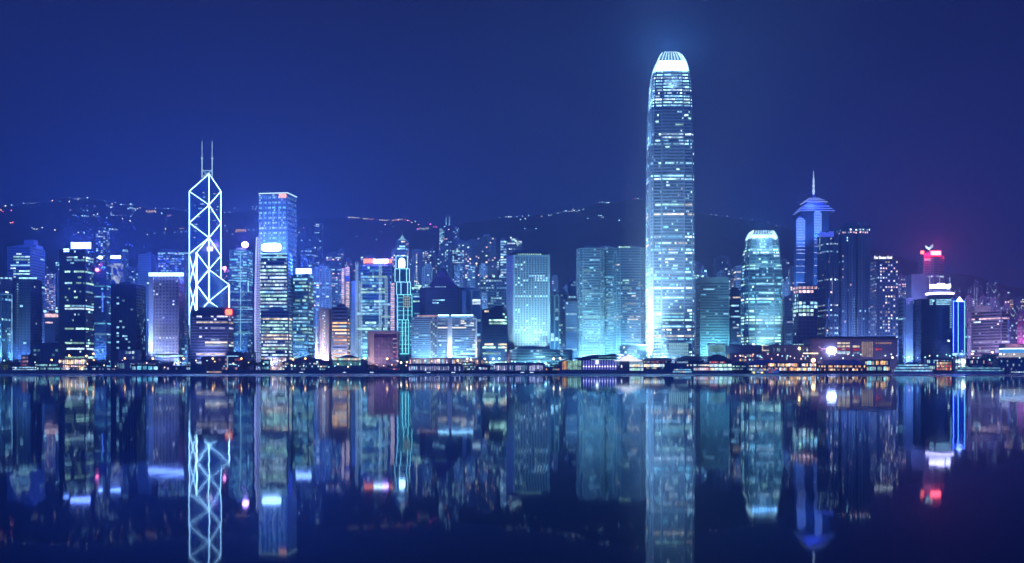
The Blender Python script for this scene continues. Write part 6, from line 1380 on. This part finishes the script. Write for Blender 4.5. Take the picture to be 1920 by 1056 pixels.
hall('shop row with warm and pink lights under the curved waterfront hotel', 850, 905, 672, 1340, cols=('warm', 'pink', 'white', 'amber'), s=1.0, rows=2, fill=.6, n=20, wallk='mid', d=12, wh=.7)
flood(X(800, 1320), 1322, 7, X(800, 1345), 1345, 12, (1.0, .8, .9), 40000, 130); flood(X(870, 1320), 1322, 7, X(870, 1345), 1345, 12, (1.0, .75, .7), 26000, 130)
t = hall('open two-storey white boat club pavilion right of the floodlit fins', 868, 888, 679, 1306, cols=('white', 'green', 'warm'), s=1.4, rows=3, fill=.8, n=6, d=8, wallk='white')
hall('low structure with small mixed lights before the black stepped block', 892, 946, 686, 1306, cols=('pink', 'cool', 'white', 'lav'), s=1, rows=1, fill=.6, n=20, d=8)

# arcaded piers: deck on piles, lit arches
def arcade(label, x0, x1, yroof, Y, n, c, s, c2=None):
    t = thing('arcaded_pier', label, 'pier', ((X(x0, Y) + X(x1, Y)) / 2, Y, 0)); xa, xb = X(x0, Y), X(x1, Y); zr = Z(yroof, Y)
    mb = MB(); mb.box(xa, xb, Y, Y + 24, 2.2, 3.4)
    for k in range(n + 1): x = xa + (xb - xa) * k / n; mb.beam((x, Y + 1.2, -2), (x, Y + 1.2, 2.2), .45, 8)
    mb.build('deck', conc, t)
    mb = MB(); mb.box(xa - 1, xb + 1, Y - 1, Y + 24, zr - 1.1, zr); mb.box(xa + 2, xb - 2, Y + 3, Y + 20, zr + .01, zr + 1.2); mb.build('roof', mat('pier_roof_teal', (0.12, 0.22, 0.30), .6), t)
    mb = MB()
    for k in range(n + 1): x = xa + (xb - xa) * k / n; mb.box(x - .35, x + .35, Y + .4, Y + 1.1, 3.4, zr - 1.1)
    mb.build('columns', wallm('white'), t)
    mb = MB(); mb.box(xa, xb, Y + 6, Y + 20, 3.4, zr - 1.2); mb.build('wall', wallm('pale'), t)
    rr = random.Random(int(x0))
    for k in range(n):
        a = xa + (xb - xa) * (k + .2) / n; b = xa + (xb - xa) * (k + .8) / n; m_ = (a + b) / 2
        if rr.random() < .12: continue
        zt = zr - 1.5 - rr.uniform(0, 1); zb_ = 3.6 + rr.uniform(0, 2.2)
        mb = MB(); mb.poly([(a, Y + 1.0, zb_), (b, Y + 1.0, zb_), (b, Y + 1.0, zt - .8), (m_, Y + 1.0, zt), (a, Y + 1.0, zt - .8)]); mb.build('lit_arch', litm(c if rr.random() < .75 or not c2 else c2, round(s * rr.choice((.5, .9, 1.5)), 2), .6), t)
    return t
arcade('long low arcaded pier with cool white lit arches left of centre', 766, 868, 683.5, 1282, 24, 'lav', 1.1, 'cool')
arcade('arcaded pier with bluish white arches below the round-window tower', 925, 1022, 682, 1282, 26, 'lav', 1.1, 'cool')
hall('low orange-lit landing stage with a green-white arch by the dark trees', 1010, 1062, 688.5, 1290, cols=('amber', 'pink', 'warm', 'green'), s=1.0, rows=1, fill=.8, n=16, d=6, zb=3.6)

# glass pavilion with curved roof, blue colonnade pier, white tent pier
Y = 1282; t = thing('curved_pavilion', 'glass pavilion with a dark swept roof and pale green lit glass', 'pavilion', (X(1072, Y), Y, 2))
prof = [(1046, 681), (1052, 677.5), (1060, 674), (1068, 671.8), (1077, 670.5), (1086, 670), (1091, 671)]
mb = MB(); lo = [(X(a, Y), Y - 2, Z(b + 2.2, Y)) for a, b in prof]; hi = [(X(a, Y), Y - 2, Z(b, Y)) for a, b in prof]
ring = hi + lo[::-1]; mb.prism([(p[0], p[1] + 22, p[2]) for p in ring], ring); mb.build('roof', darkroof, t)
mb = MB(); mb.box(X(1048, Y), X(1090, Y), Y - 1, Y + 20, 0, 3.6); mb.build('deck', conc, t)
for k in range(10):
    a = 1054 + 3.6 * k; panel(a, a + 3.1, 677 - k * .15, 693, Y, .3).build('glass_bay', litm('amber' if k < 3 else 'green', (.6, .9, .5)[k % 3], .8), t)
mb = MB(); mb.box(X(1050, Y), X(1090, Y), Y + .3, Y + 18, 3.6, Z(677, Y)); mb.build('wall', wallm('mid'), t)

def blue_pier():
    Y = 1268; t = thing('blue_pier', 'pier hall with a row of blue-violet uplit columns under swept dark roofs', 'pier', (X(1125, Y), Y, 0))
    mb = MB(); mb.box(X(1091, Y), X(1180, Y), Y, Y + 30, -2, Z(693.5, Y)); mb.build('deck', conc, t)
    mb = MB(); mb.box(X(1092, Y), X(1158, Y), Y + 3, Y + 28, Z(693.5, Y), Z(675, Y)); mb.build('wall', mat('violet_wall', (0.25, 0.25, 0.5), .7), t)
    mb = MB(); mb.box(X(1158, Y), X(1180, Y), Y + 1, Y + 28, Z(693.5, Y), Z(677, Y)); mb.build('end_block', wallm('dark'), t)
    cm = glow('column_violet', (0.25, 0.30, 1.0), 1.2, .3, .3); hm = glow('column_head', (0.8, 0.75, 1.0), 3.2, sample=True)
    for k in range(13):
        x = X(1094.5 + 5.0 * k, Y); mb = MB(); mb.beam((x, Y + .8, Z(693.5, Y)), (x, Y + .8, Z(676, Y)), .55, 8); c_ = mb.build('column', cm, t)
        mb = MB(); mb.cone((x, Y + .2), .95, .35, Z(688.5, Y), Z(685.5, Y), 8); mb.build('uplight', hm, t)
    for x in (1165.5,): mb = MB(); mb.cone((X(x, Y), Y + .2), .95, .3, Z(689, Y), Z(684.5, Y), 8); mb.build('uplight', hm, t)
    panel(1117, 1122, 673, 683, Y, .6).build('lit_doorway', glow('doorway_white', (.85, .92, 1.0), 3.5), t)
    for pr, nm in (([(1080, 672), (1092, 670), (1104, 667), (1118, 665.4), (1135, 665.4), (1150, 666.5), (1164, 668.6)], 'roof'), ([(1133, 667), (1142, 664.3), (1152, 663.6), (1163, 664), (1172, 665.6), (1178, 668)], 'roof')):
        mb = MB(); q = [(X(a, Y), Z(b, Y)) for a, b in pr]; ring = [(a, Y - 2, b) for a, b in q] + [(a, Y - 2, b - 1.6) for a, b in q[::-1]]
        if nm == 'roof' and pr[0][0] == 1080: ring = [(a, Y - 2, b) for a, b in q] + [(q[-1][0], Y - 2, Z(674, Y)), (q[0][0] + 6, Y - 2, Z(676, Y))]
        mb.prism([(p[0], p[1] + 32 + (pr[0][0] == 1133) * 2, p[2]) for p in ring], ring); mb.build(nm, darkroof, t)
    for y, a, b, s in ((669.6, 1122, 1162, .9), (674.4, 1108, 1158, 1.0)): panel(a, b, y - .6, y + .6, Y - 2.1, .3).build('light_strip', litm('teal', s), t)
blue_pier()
def tent_pier():
    Y = 1266; t = thing('tent_roof_pier', 'pier building with a peaked white floodlit tent roof', 'pier', (X(1182, Y), Y, 0))
    q = [(1152, 677), (1160, 674.5), (1168, 671), (1174, 667.5), (1179, 665), (1184, 667), (1191, 671), (1199, 674.5), (1208, 677)]
    n_ = 8; mb = MB()
    for (a, ya), (b, yb) in zip(q, q[1:]):
        mb.poly([(X(a, Y), Y - 1, Z(ya, Y)), (X(b, Y), Y - 1, Z(yb, Y)), (X(b, Y), Y + 12, Z(yb, Y) + .5), (X(a, Y), Y + 12, Z(ya, Y) + .5)])
        mb.poly([(X(a, Y), Y - 1, Z(677.3, Y)), (X(b, Y), Y - 1, Z(677.3, Y)), (X(b, Y), Y - 1, Z(yb, Y)), (X(a, Y), Y - 1, Z(ya, Y))])
        mb.poly([(X(a, Y), Y + 12, Z(ya, Y) + .5), (X(b, Y), Y + 12, Z(yb, Y) + .5), (X(b, Y), Y + 26, Z(678, Y)), (X(a, Y), Y + 26, Z(678, Y))])
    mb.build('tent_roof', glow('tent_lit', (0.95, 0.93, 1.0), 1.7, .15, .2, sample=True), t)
    mb = MB(); mb.box(X(1154, Y), X(1206, Y), Y, Y + 24, -2, 3.8); mb.build('deck', conc, t)
    mb = MB(); mb.box(X(1180, Y), X(1207, Y), Y + .5, Y + 22, 3.8, Z(678, Y)); mb.build('wall', wallm('mid'), t)
    for j, (y0, y1) in enumerate(((679, 682.5), (683.5, 688), (690, 695))):
        for k in range(5): panel(1180.5 + 5.2 * k, 1185 + 5.2 * k, y0, y1, Y + .3, .3).build('window', litm(('cool', 'warm', 'green')[j] if k % 4 else 'white', (.7, 1.9, 1.6)[j], .6), t)
tent_pier()

# twin ferry pier with hipped navy roofs
def ferry_pier():
    Y = 1262; t = thing('ferry_pier', 'broad ferry pier with navy hipped roofs and two storeys of white and pink lit windows', 'pier', (X(1290, Y), Y, 0))
    mb = MB(); mb.box(X(1204, Y), X(1376, Y), Y, Y + 34, -2, 3.4); mb.build('deck', conc, t)
    mb = MB(); mb.box(X(1207, Y), X(1374, Y), Y + 2, Y + 32, 3.4, Z(677, Y)); mb.build('wall', wallm('dusk'), t)
    def hip(a, b, ye, yr, r0, r1, dy=0):
        mb = MB(); lo = [(X(a, Y), Y - 2 - dy, Z(ye, Y)), (X(b, Y), Y - 2 - dy, Z(ye, Y)), (X(b, Y), Y + 34, Z(ye, Y)), (X(a, Y), Y + 34, Z(ye, Y))]
        mb.prism(lo, [(X(r0, Y), Y + 15, Z(yr, Y)), (X(r1, Y), Y + 15, Z(yr, Y)), (X(r1, Y), Y + 19, Z(yr, Y)), (X(r0, Y), Y + 19, Z(yr, Y))]); return mb
    hip(1204, 1262, 677, 671.2, 1214, 1258).build('roof', darkroof, t); hip(1256, 1346, 676.2, 667.5, 1288, 1335, .4).build('roof', darkroof, t); hip(1326, 1375, 676.6, 664.3, 1343, 1353, .8).build('roof', darkroof, t)
    rr = random.Random(12)
    for (y0, y1, a, b, n, cs, s, fl) in ((677.5, 680, 1207, 1250, 16, ('red', 'cool', 'green'), .7, .8), (683, 688, 1207, 1246, 10, ('warm', 'white'), 1.6, .9), (678, 681, 1258, 1290, 9, ('cool', 'lav'), .9, .5), (683.5, 686.5, 1288, 1330, 14, ('white', 'warm'), 1.3, .9), (683, 687.5, 1330, 1372, 5, ('white', 'green'), 1.9, 1),
                                         (678, 681, 1330, 1360, 9, ('red', 'pink'), .9, .7), (690, 694.5, 1300, 1332, 8, ('white', 'pink'), 1.2, .9), (690, 694.5, 1331, 1373, 5, ('white', 'green', 'warm'), 2.1, 1), (689, 692, 1212, 1250, 12, ('warm', 'green', 'amber'), .6, .5)):
        for k in range(n):
            if rr.random() > fl: continue
            p = a + (b - a) * (k + .08) / n; q = a + (b - a) * (k + .92) / n
            panel(p, q, y0, y1, Y + 1.9, .3).build('window', litm(rr.choice(cs), round(s * rr.choice((.7, 1, 1.3)), 2), .5), t)
    for x in (1259, 1293): mb = MB(); mb.cone((X(x, Y), Y + 4), 1.8, 1.2, Z(678, Y), Z(674, Y), 8); mb.cone((X(x, Y), Y + 4), 1.2, .2, Z(674, Y), Z(671 if x < 1280 else 672, Y), 8); mb.build('turret', wallm('pale'), t)
ferry_pier()

# terraces between the ferry pier and the shopping podium
hall('tree-lined podium with yellow-green lamps below the claw-crowned tower', 1362, 1470, 647, 1384, cols=('green', 'warm'), s=.9, rows=1, fill=.4, n=30, wallk='mid', d=20, wh=.4)
hall('long terrace block with orange restaurants right of the ferry pier', 1372, 1446, 662, 1352, cols=('amber', 'warm', 'pink', 'cool'), s=1.1, rows=4, fill=.35, n=16, wallk='mauve', d=14)
hall('low grey block with sparse lights under the white-windowed tower', 1446, 1522, 647, 1362, cols=('green', 'cool', 'pink', 'white'), s=.7, rows=3, fill=.16, n=22, wallk='mid', d=20, wh=.4)
panel(1505.5, 1534, 661.5, 664, 1349, .6).build('canopy_light', litm('warm', 2.4), [o for o in col.objects if o.get('label', '').startswith('low grey block with sparse')][0])
t = hall('little square pavilion framed in yellow light below the claw-crowned tower', 1429, 1443, 648, 1376, cols=('green',), s=.5, rows=1, n=2, fill=1, d=6, wallk='stone')
for a, b, c_, e_ in ((1429, 1443, 647.5, 648.8), (1429, 1443, 656.5, 657.8), (1429, 1430, 649, 656.4), (1442, 1443, 649, 656.4)): panel(a, b, c_, e_, 1375, .4).build('light_strip', litm('warm', 1.5), t)
hall('low dark hipped kiosk roof with pale lights right of the ferry pier', 1372, 1404, 677, 1292, cols=('cool', 'green', 'white'), s=1.1, rows=2, fill=.85, n=12, d=14, hip=16, roofm_=darkroof)
hall('blue-roofed pier with orange and pink lit upper deck', 1404, 1468, 674, 1288, cols=('amber', 'pink', 'white', 'amber'), s=2.0, rows=2, fill=.85, n=20, d=16, hip=10, roofm_=mat('pier_roof_blue', (0.08, 0.16, 0.45), .5), zb=3.4)
hall('orange-lit two-deck pier beneath the biggest orange lamp', 1440, 1530, 679, 1276, cols=('amber', 'amber', 'warm', 'white', 'pink'), s=2.2, rows=2, fill=.9, n=30, d=16, over=2, roofm_=MATS['pier_roof_blue'], zb=3.2, wh=.7)
hall('long blue-roofed pier with an orange-lit lower deck under the shopping podium', 1532, 1622, 675, 1276, cols=('amber', 'amber', 'warm', 'amber', 'cool'), s=2.2, rows=2, fill=.55, n=34, d=18, hip=8, over=2, roofm_=MATS['pier_roof_blue'], zb=3.2, wh=.6)
hall('end of the blue pier with teal lamps and a copper-lit upper storey', 1622, 1668, 674, 1276, cols=('amber', 'teal', 'amber', 'cool'), s=1.8, rows=2, fill=.85, n=16, d=18, over=1.5, zb=3.2, wh=.7)
hall('low quay shed with a red and gold flower-like lit panel', 1756, 1784, 677, 1296, cols=('red', 'amber', 'warm'), s=1.2, rows=3, fill=.95, n=10, d=10, wh=.85)
hall('white-canopied quay shed below the black ring-crowned block', 1738, 1762, 671, 1302, cols=('white', 'cool', 'green'), s=1.6, rows=2, fill=.7, n=8, d=10, wallk='pale')
hall('flat quay terminal with a bead-lit eave below the electric blue tower', 1760, 1852, 672, 1308, cols=('cool', 'white', 'pink', 'teal'), s=1.1, rows=2, fill=.45, n=30, d=14, wallk='dusk')
hall('small bright white canopy kiosk in the middle of the flat quay terminal', 1791, 1811, 670, 1298, cols=('white', 'green'), s=2.2, rows=2, fill=1, n=4, d=6, wallk='white')
hall('dark container-like block left of the curved screen building', 1849, 1872, 665, 1312, cols=('red', 'lav'), s=.5, rows=3, fill=.2, n=6, d=12, wallk='dusk')
hall('teal-grey pier offices under the curved screen building', 1872, 1932, 672, 1296, cols=('cool', 'white', 'lav'), s=.7, rows=3, fill=.25, n=16, d=16, wallk='mid', zb=3.4)
mb = MB(); mb.ball((X(1806, 1296), 1296, Z(678, 1296)), 2.6, 10, 6, .8); mb.beam((X(1806, 1296), 1296.5, 3), (X(1806, 1296), 1296.5, Z(680, 1296)), .3)
tag(mb.build('floodlamp', glow('quay_flood', (0.85, 1.0, .92), 14, sample=True), loc=(X(1806, 1296), 1296, 3)), 'glaring greenish white floodlamp on the quay below the electric blue tower', 'floodlamp')

SEG = [(0, 110, 8, 'in front of the low teal and white sheds', ('cool', 'white', 'green')), (112, 220, 9, 'along the dark quay below the black tower', ('cool', 'warm', 'pink')), (225, 470, 16, 'along the dark promenade below the cross-braced tower', ('warm', 'cool', 'amber', 'pink')),
       (480, 690, 18, 'on the promenade before the long dark hall', ('cool', 'green', 'warm', 'white')), (700, 1040, 26, 'on the promenade behind the arcaded piers', ('warm', 'pink', 'white', 'amber', 'cool')), (1205, 1375, 10, 'behind the broad ferry pier', ('white', 'warm')),
       (1375, 1530, 18, 'above the orange-lit pier', ('amber', 'pink', 'warm', 'cool')), (1530, 1690, 12, 'above the long blue-roofed pier', ('cool', 'white', 'warm')), (1690, 1918, 24, 'along the quay at the right', ('cool', 'white', 'teal', 'warm'))]
for a, b, n, wh, cs in SEG:
    for k in range(n):
        px = a + (b - a) * (k + rg.uniform(.1, .9)) / n; c = rg.choice(cs)
        py = rg.uniform(676, 690) if px < 1040 else rg.uniform(664, 676)
        Yl = 1303 + rg.uniform(0, 30); x = X(px, Yl); z = Z(py, Yl)
        t = thing('promenade_lamp', 'small %s lamp ' % dict(TONE, green='pale green', teal='teal')[c] + wh, 'lamp', (x, Yl, GZ), 'small lamps ' + wh)
        mb = MB(); mb.beam((x, Yl, GZ), (x, Yl, z), .12, 5); mb.build('post', lamp_post, t)
        mb = MB(); mb.ball((x, Yl, z), rg.uniform(.55, .95), 8, 5); mb.build('lamp', litm(c, 6, 0), t)

# ================================================================ BOATS
hullm = mat('hull_navy', (0.04, 0.06, 0.16), .5); hullw = mat('hull_white', (.7, .73, .78), .4)
def boat(label, x0, x1, Y, decks=2, dh=2.6, cols=('white', 'cool'), s=1.4, hull=None, funnel=True, name='ferry', cat='ferry', stripes=False, bead=0):
    xa, xb = X(x0, Y), X(x1, Y); Lh = xb - xa; t = thing(name, label, cat, ((xa + xb) / 2, Y, 0)); B = min(9, Lh * .22)
    def ring(z, k, ov): return [(xa + ov, Y, z), (xa + Lh * .10, Y - B / 2 * k, z), (xb - Lh * .10, Y - B / 2 * k, z), (xb - ov, Y, z), (xb - Lh * .10, Y + B / 2 * k, z), (xa + Lh * .10, Y + B / 2 * k, z)]
    fb = max(.9, Lh * .04); mb = MB(); mb.prism(ring(-.8, .8, Lh * .03), ring(fb, 1, 0)); mb.build('hull', hull or hullm, t)
    z = fb + .01; rr = random.Random(int(x0 * 7))
    for d in range(decks):
        ins = .07 + .05 * d; a, b = xa + Lh * ins, xb - Lh * ins
        mb = MB(); mb.box(a, b, Y - B * .38, Y + B * .38, z, z + dh); dk_ = mb.build('deck', hullw, t)
        mb = MB(); mb.box(a - .5, b + .5, Y - B * .46, Y + B * .46, z + dh + .01, z + dh + .3); mb.build('canopy', hullw, t)
        n = 1 if stripes else max(3, int(Lh / 3.2))
        for k in range(n):
            p, q = a + (b - a) * (k + .08) / n, a + (b - a) * (k + .92) / n
            mb = MB(); mb.poly([(p, Y - B * .38 - .06, z + dh * .28), (q, Y - B * .38 - .06, z + dh * .28), (q, Y - B * .38 - .06, z + dh * .85), (p, Y - B * .38 - .06, z + dh * .85)]); mb.build('window', litm(rr.choice(cols), round(s * rr.choice((.7, 1, 1.4)), 2), .35), dk_)
        z += dh + .31
    mb = MB(); mb.box(xa + Lh * .40, xa + Lh * .52, Y - B * .2, Y + B * .2, z, z + 2); mb.build('wheelhouse', hullw, t)
    if funnel: mb = MB(); mb.cone((xa + Lh * .6, Y), 1.0, .8, z, z + 3.2, 10); mb.build('funnel', hullm, t)
    mb = MB(); mb.beam((xa + Lh * .46, Y, z + 2), (xa + Lh * .46, Y, z + 6), .12, 5); mb.build('mast', lamp_post, t)
    return t
boat('big white ferry with long level rows of light, moored right of the copper-lit pier', 1668, 1752, 1262, decks=3, dh=3.0, cols=('cool', 'cyan', 'white'), s=1.5, hull=hullw)
boat('long pale teal ferry moored under the glaring quay floodlamp', 1786, 1886, 1264, decks=2, dh=2.6, cols=('teal', 'cool', 'cyan'), s=.9, hull=hullw)
boat('smaller dark launch with three white lights near the right edge', 1892, 1922, 1276, decks=1, dh=2.2, cols=('white',), s=1.4)
t = boat('small blue ferry with two yellow lamps at the waterline below the claw-crowned tower', 1407, 1434, 1236, decks=2, dh=2.3, cols=('lav', 'cool', 'blue'), s=.9, hull=mat('hull_blue', (.05, .12, .5), .5))
for x in (1412, 1427): mb = MB(); mb.ball((X(x, 1236), 1232, 1.5), 1.5, 8, 5, .8); mb.build('waterline_lamp', glow('lamp_yellow', (1.0, .85, .15), 2.4, sample=True), t)
boat('second blue ferry with a red mark just right of the yellow-lamped one', 1433, 1462, 1250, decks=2, dh=2.3, cols=('cool', 'blue', 'red'), s=.9, hull=MATS['hull_blue'])
boat('low dark barge with yellow lit lettering-like windows below the cross-braced tower', 386, 418, 1286, decks=1, dh=2.4, cols=('warm', 'amber'), s=1.4)
boat('two-deck boat with cyan lit rows moored at the left of the broad ferry pier', 1258, 1300, 1252, decks=2, dh=2.3, cols=('cyan', 'cool', 'warm'), s=1.2)
for k, (x, l) in enumerate(((803.5, 'small moored sampan with a white lamp under the left arcaded pier'), (850, 'small sampan with a white lamp near the right end of the left arcaded pier'), (979, 'small moored sampan with a white lamp under the right arcaded pier'), (997, 'smaller sampan just right of the lamp-lit sampan under the right arcaded pier'), (646, 'little motor boat with a bright lamp below the yellow-green hall'), (697, 'little motor boat with a wide lamp below the squat civic block'), (565, 'low boat with a whitish lamp line below the long dark hall'))):
    boat(l, x - 4, x + 4, 1270 + 3 * (k % 4), decks=1, dh=1.3, cols=('white',), s=2.6, funnel=False, name='small_boat', cat='boat')

# ================================================================ TREES
leafm = mat('foliage', (0.05, 0.09, 0.05), .8, var=.6, scale=.8, spec=.2); barkm = mat('bark', (.10, .07, .05), .9)
def tree_proto(seed, h=9.0, w_=8.0, n=520):
    rr = random.Random(seed); t = thing('broadleaf_tree', 'x', 'tree', (0, 0, 0))
    mb = MB(); mb.cone((0, 0), .35, .18, 0, h * .5, 7)
    for k in range(5): a = k * 1.3; mb.beam((0, 0, h * .32), (math.cos(a) * w_ * .28, math.sin(a) * w_ * .28, h * rr.uniform(.6, .8)), .10, 5)
    mb.build('trunk', barkm, t)
    mb = MB(); cl = [(rr.uniform(-.33, .33) * w_, rr.uniform(-.33, .33) * w_, h * rr.uniform(.45, .88), rr.uniform(.14, .26) * w_) for _ in range(9)]
    for _ in range(n):
        c = rr.choice(cl); v = Vector((rr.gauss(0, 1), rr.gauss(0, 1), rr.gauss(0, 1))).normalized() * c[3] * rr.uniform(.6, 1.05); p = Vector(c[:3]) + Vector((v.x, v.y, v.z * .75))
        u = Vector((rr.gauss(0, 1), rr.gauss(0, 1), rr.gauss(0, 1))).normalized(); q = u.cross(Vector((0, 0, 1))); q = q.normalized() if q.length > .01 else Vector((1, 0, 0)); s_ = rr.uniform(.25, .5)
        mb.poly([p - u * s_, p + q * s_ * .6, p + u * s_, p - q * s_ * .6])
    mb.build('crown', leafm, t); return t
protos = [tree_proto(k) for k in (1, 2, 3)]; used = [False] * 3
def tree(px, Y, hpx, label, group):
    k = len([1 for o in col.objects if o.name.startswith('broadleaf_tree')]) % 3; p = protos[k]
    o = p if not used[k] else copy_tree(p); used[k] = True
    s_ = hpx / F * Y / 9.0; o.location = (X(px, Y), Y, GZ if Y < 1380 else GZ); o.scale = (s_ * tr.uniform(.9, 1.4), s_, s_); o.rotation_euler[2] = tr.uniform(0, 6)
    o['label'] = label; o['group'] = group
tr = random.Random(6)
def grove(xs_, Y, h, where):
    for x in xs_: tree(x + tr.uniform(-1, 1), Y + tr.uniform(-2, 3), h * tr.uniform(.8, 1.15), 'dark leafy tree ' + where, 'trees ' + where)
grove((2, 8, 14, 20, 26), 1310, 19, 'by the white-lit terrace at the far left edge')
grove((166, 172, 179, 186, 192), 1308, 19, 'right of the glowing orange pavilion')
grove((463, 469, 476, 483, 489, 495), 1310, 21, 'at the foot of the curved lattice tower')
grove((305, 318, 330, 352, 366), 1325, 16, 'in front of the punched-window block')
grove((688, 693, 699), 1308, 14, 'left of the squat civic block')
grove((706, 716, 728, 737, 745), 1306, 11, 'in front of the squat civic block')
grove((889, 895, 901), 1308, 15, 'before the black stepped office block')
grove((986, 994, 1010, 1021), 1381, 9, 'on the pale podium under the round-window tower')
grove((1034, 1040, 1046, 1050), 1300, 15, 'beside the glass pavilion with the swept roof')
grove((1311, 1318, 1324, 1334, 1345), 1366, 13, 'under the pale cyan banded block')
grove((1380, 1390, 1401, 1412, 1423, 1452, 1462), 1376, 9, 'along the podium below the claw-crowned tower')
grove((1385, 1392), 1296, 12, 'beside the kiosk right of the ferry pier')
grove((1662, 1694, 1697), 1315, 14, 'behind the big white ferry')
# lamps that light the left trees
flood(X(8, 1300), 1300, 6, X(8, 1310), 1310, 14, (.7, 1.0, .4), 14000, 110)

# ================================================================ thin night haze
mb = MB(); mb.box(-5200, 5200, -60, 5900, -4, 640)
hz = mb.build('haze', None); hz.data.materials.clear()
m = bpy.data.materials.new('night_haze'); m.use_nodes = True; t_ = m.node_tree; t_.nodes.remove(t_.nodes['Principled BSDF'])
v = t_.nodes.new('ShaderNodeVolumePrincipled'); v.inputs['Color'].default_value = (.55, .72, 1, 1); v.inputs['Density'].default_value = HAZE; v.inputs['Anisotropy'].default_value = 0.0
t_.links.new(v.outputs[0], t_.nodes['Material Output'].inputs['Volume']); hz.data.materials.append(m); hz['kind'] = 'stuff'
if HAZE == 0: bpy.data.objects.remove(hz)
# added fill spots that brighten the hillside blocks; no lamps stand there
for px, c_ in ((150, (.2, .4, 1.0)), (262, (.2, .4, 1.0)), (575, (.2, .42, 1.0)), (640, (.25, .45, 1.0)), (715, (.25, .5, 1.0)), (800, (.3, .58, 1.0)), (870, (.3, .6, 1.0)), (935, (.3, .62, 1.0)), (1050, (.3, .6, 1.0)), (1345, (.3, .62, 1.0)), (1475, (.28, .5, 1.0)), (1700, (.4, .4, 1.0)), (1860, (.7, .35, .8))):
    flood(X(px, 1650), 1650, 95, X(px, 2000), 2000, 140, c_, 900000, 125, r=8)
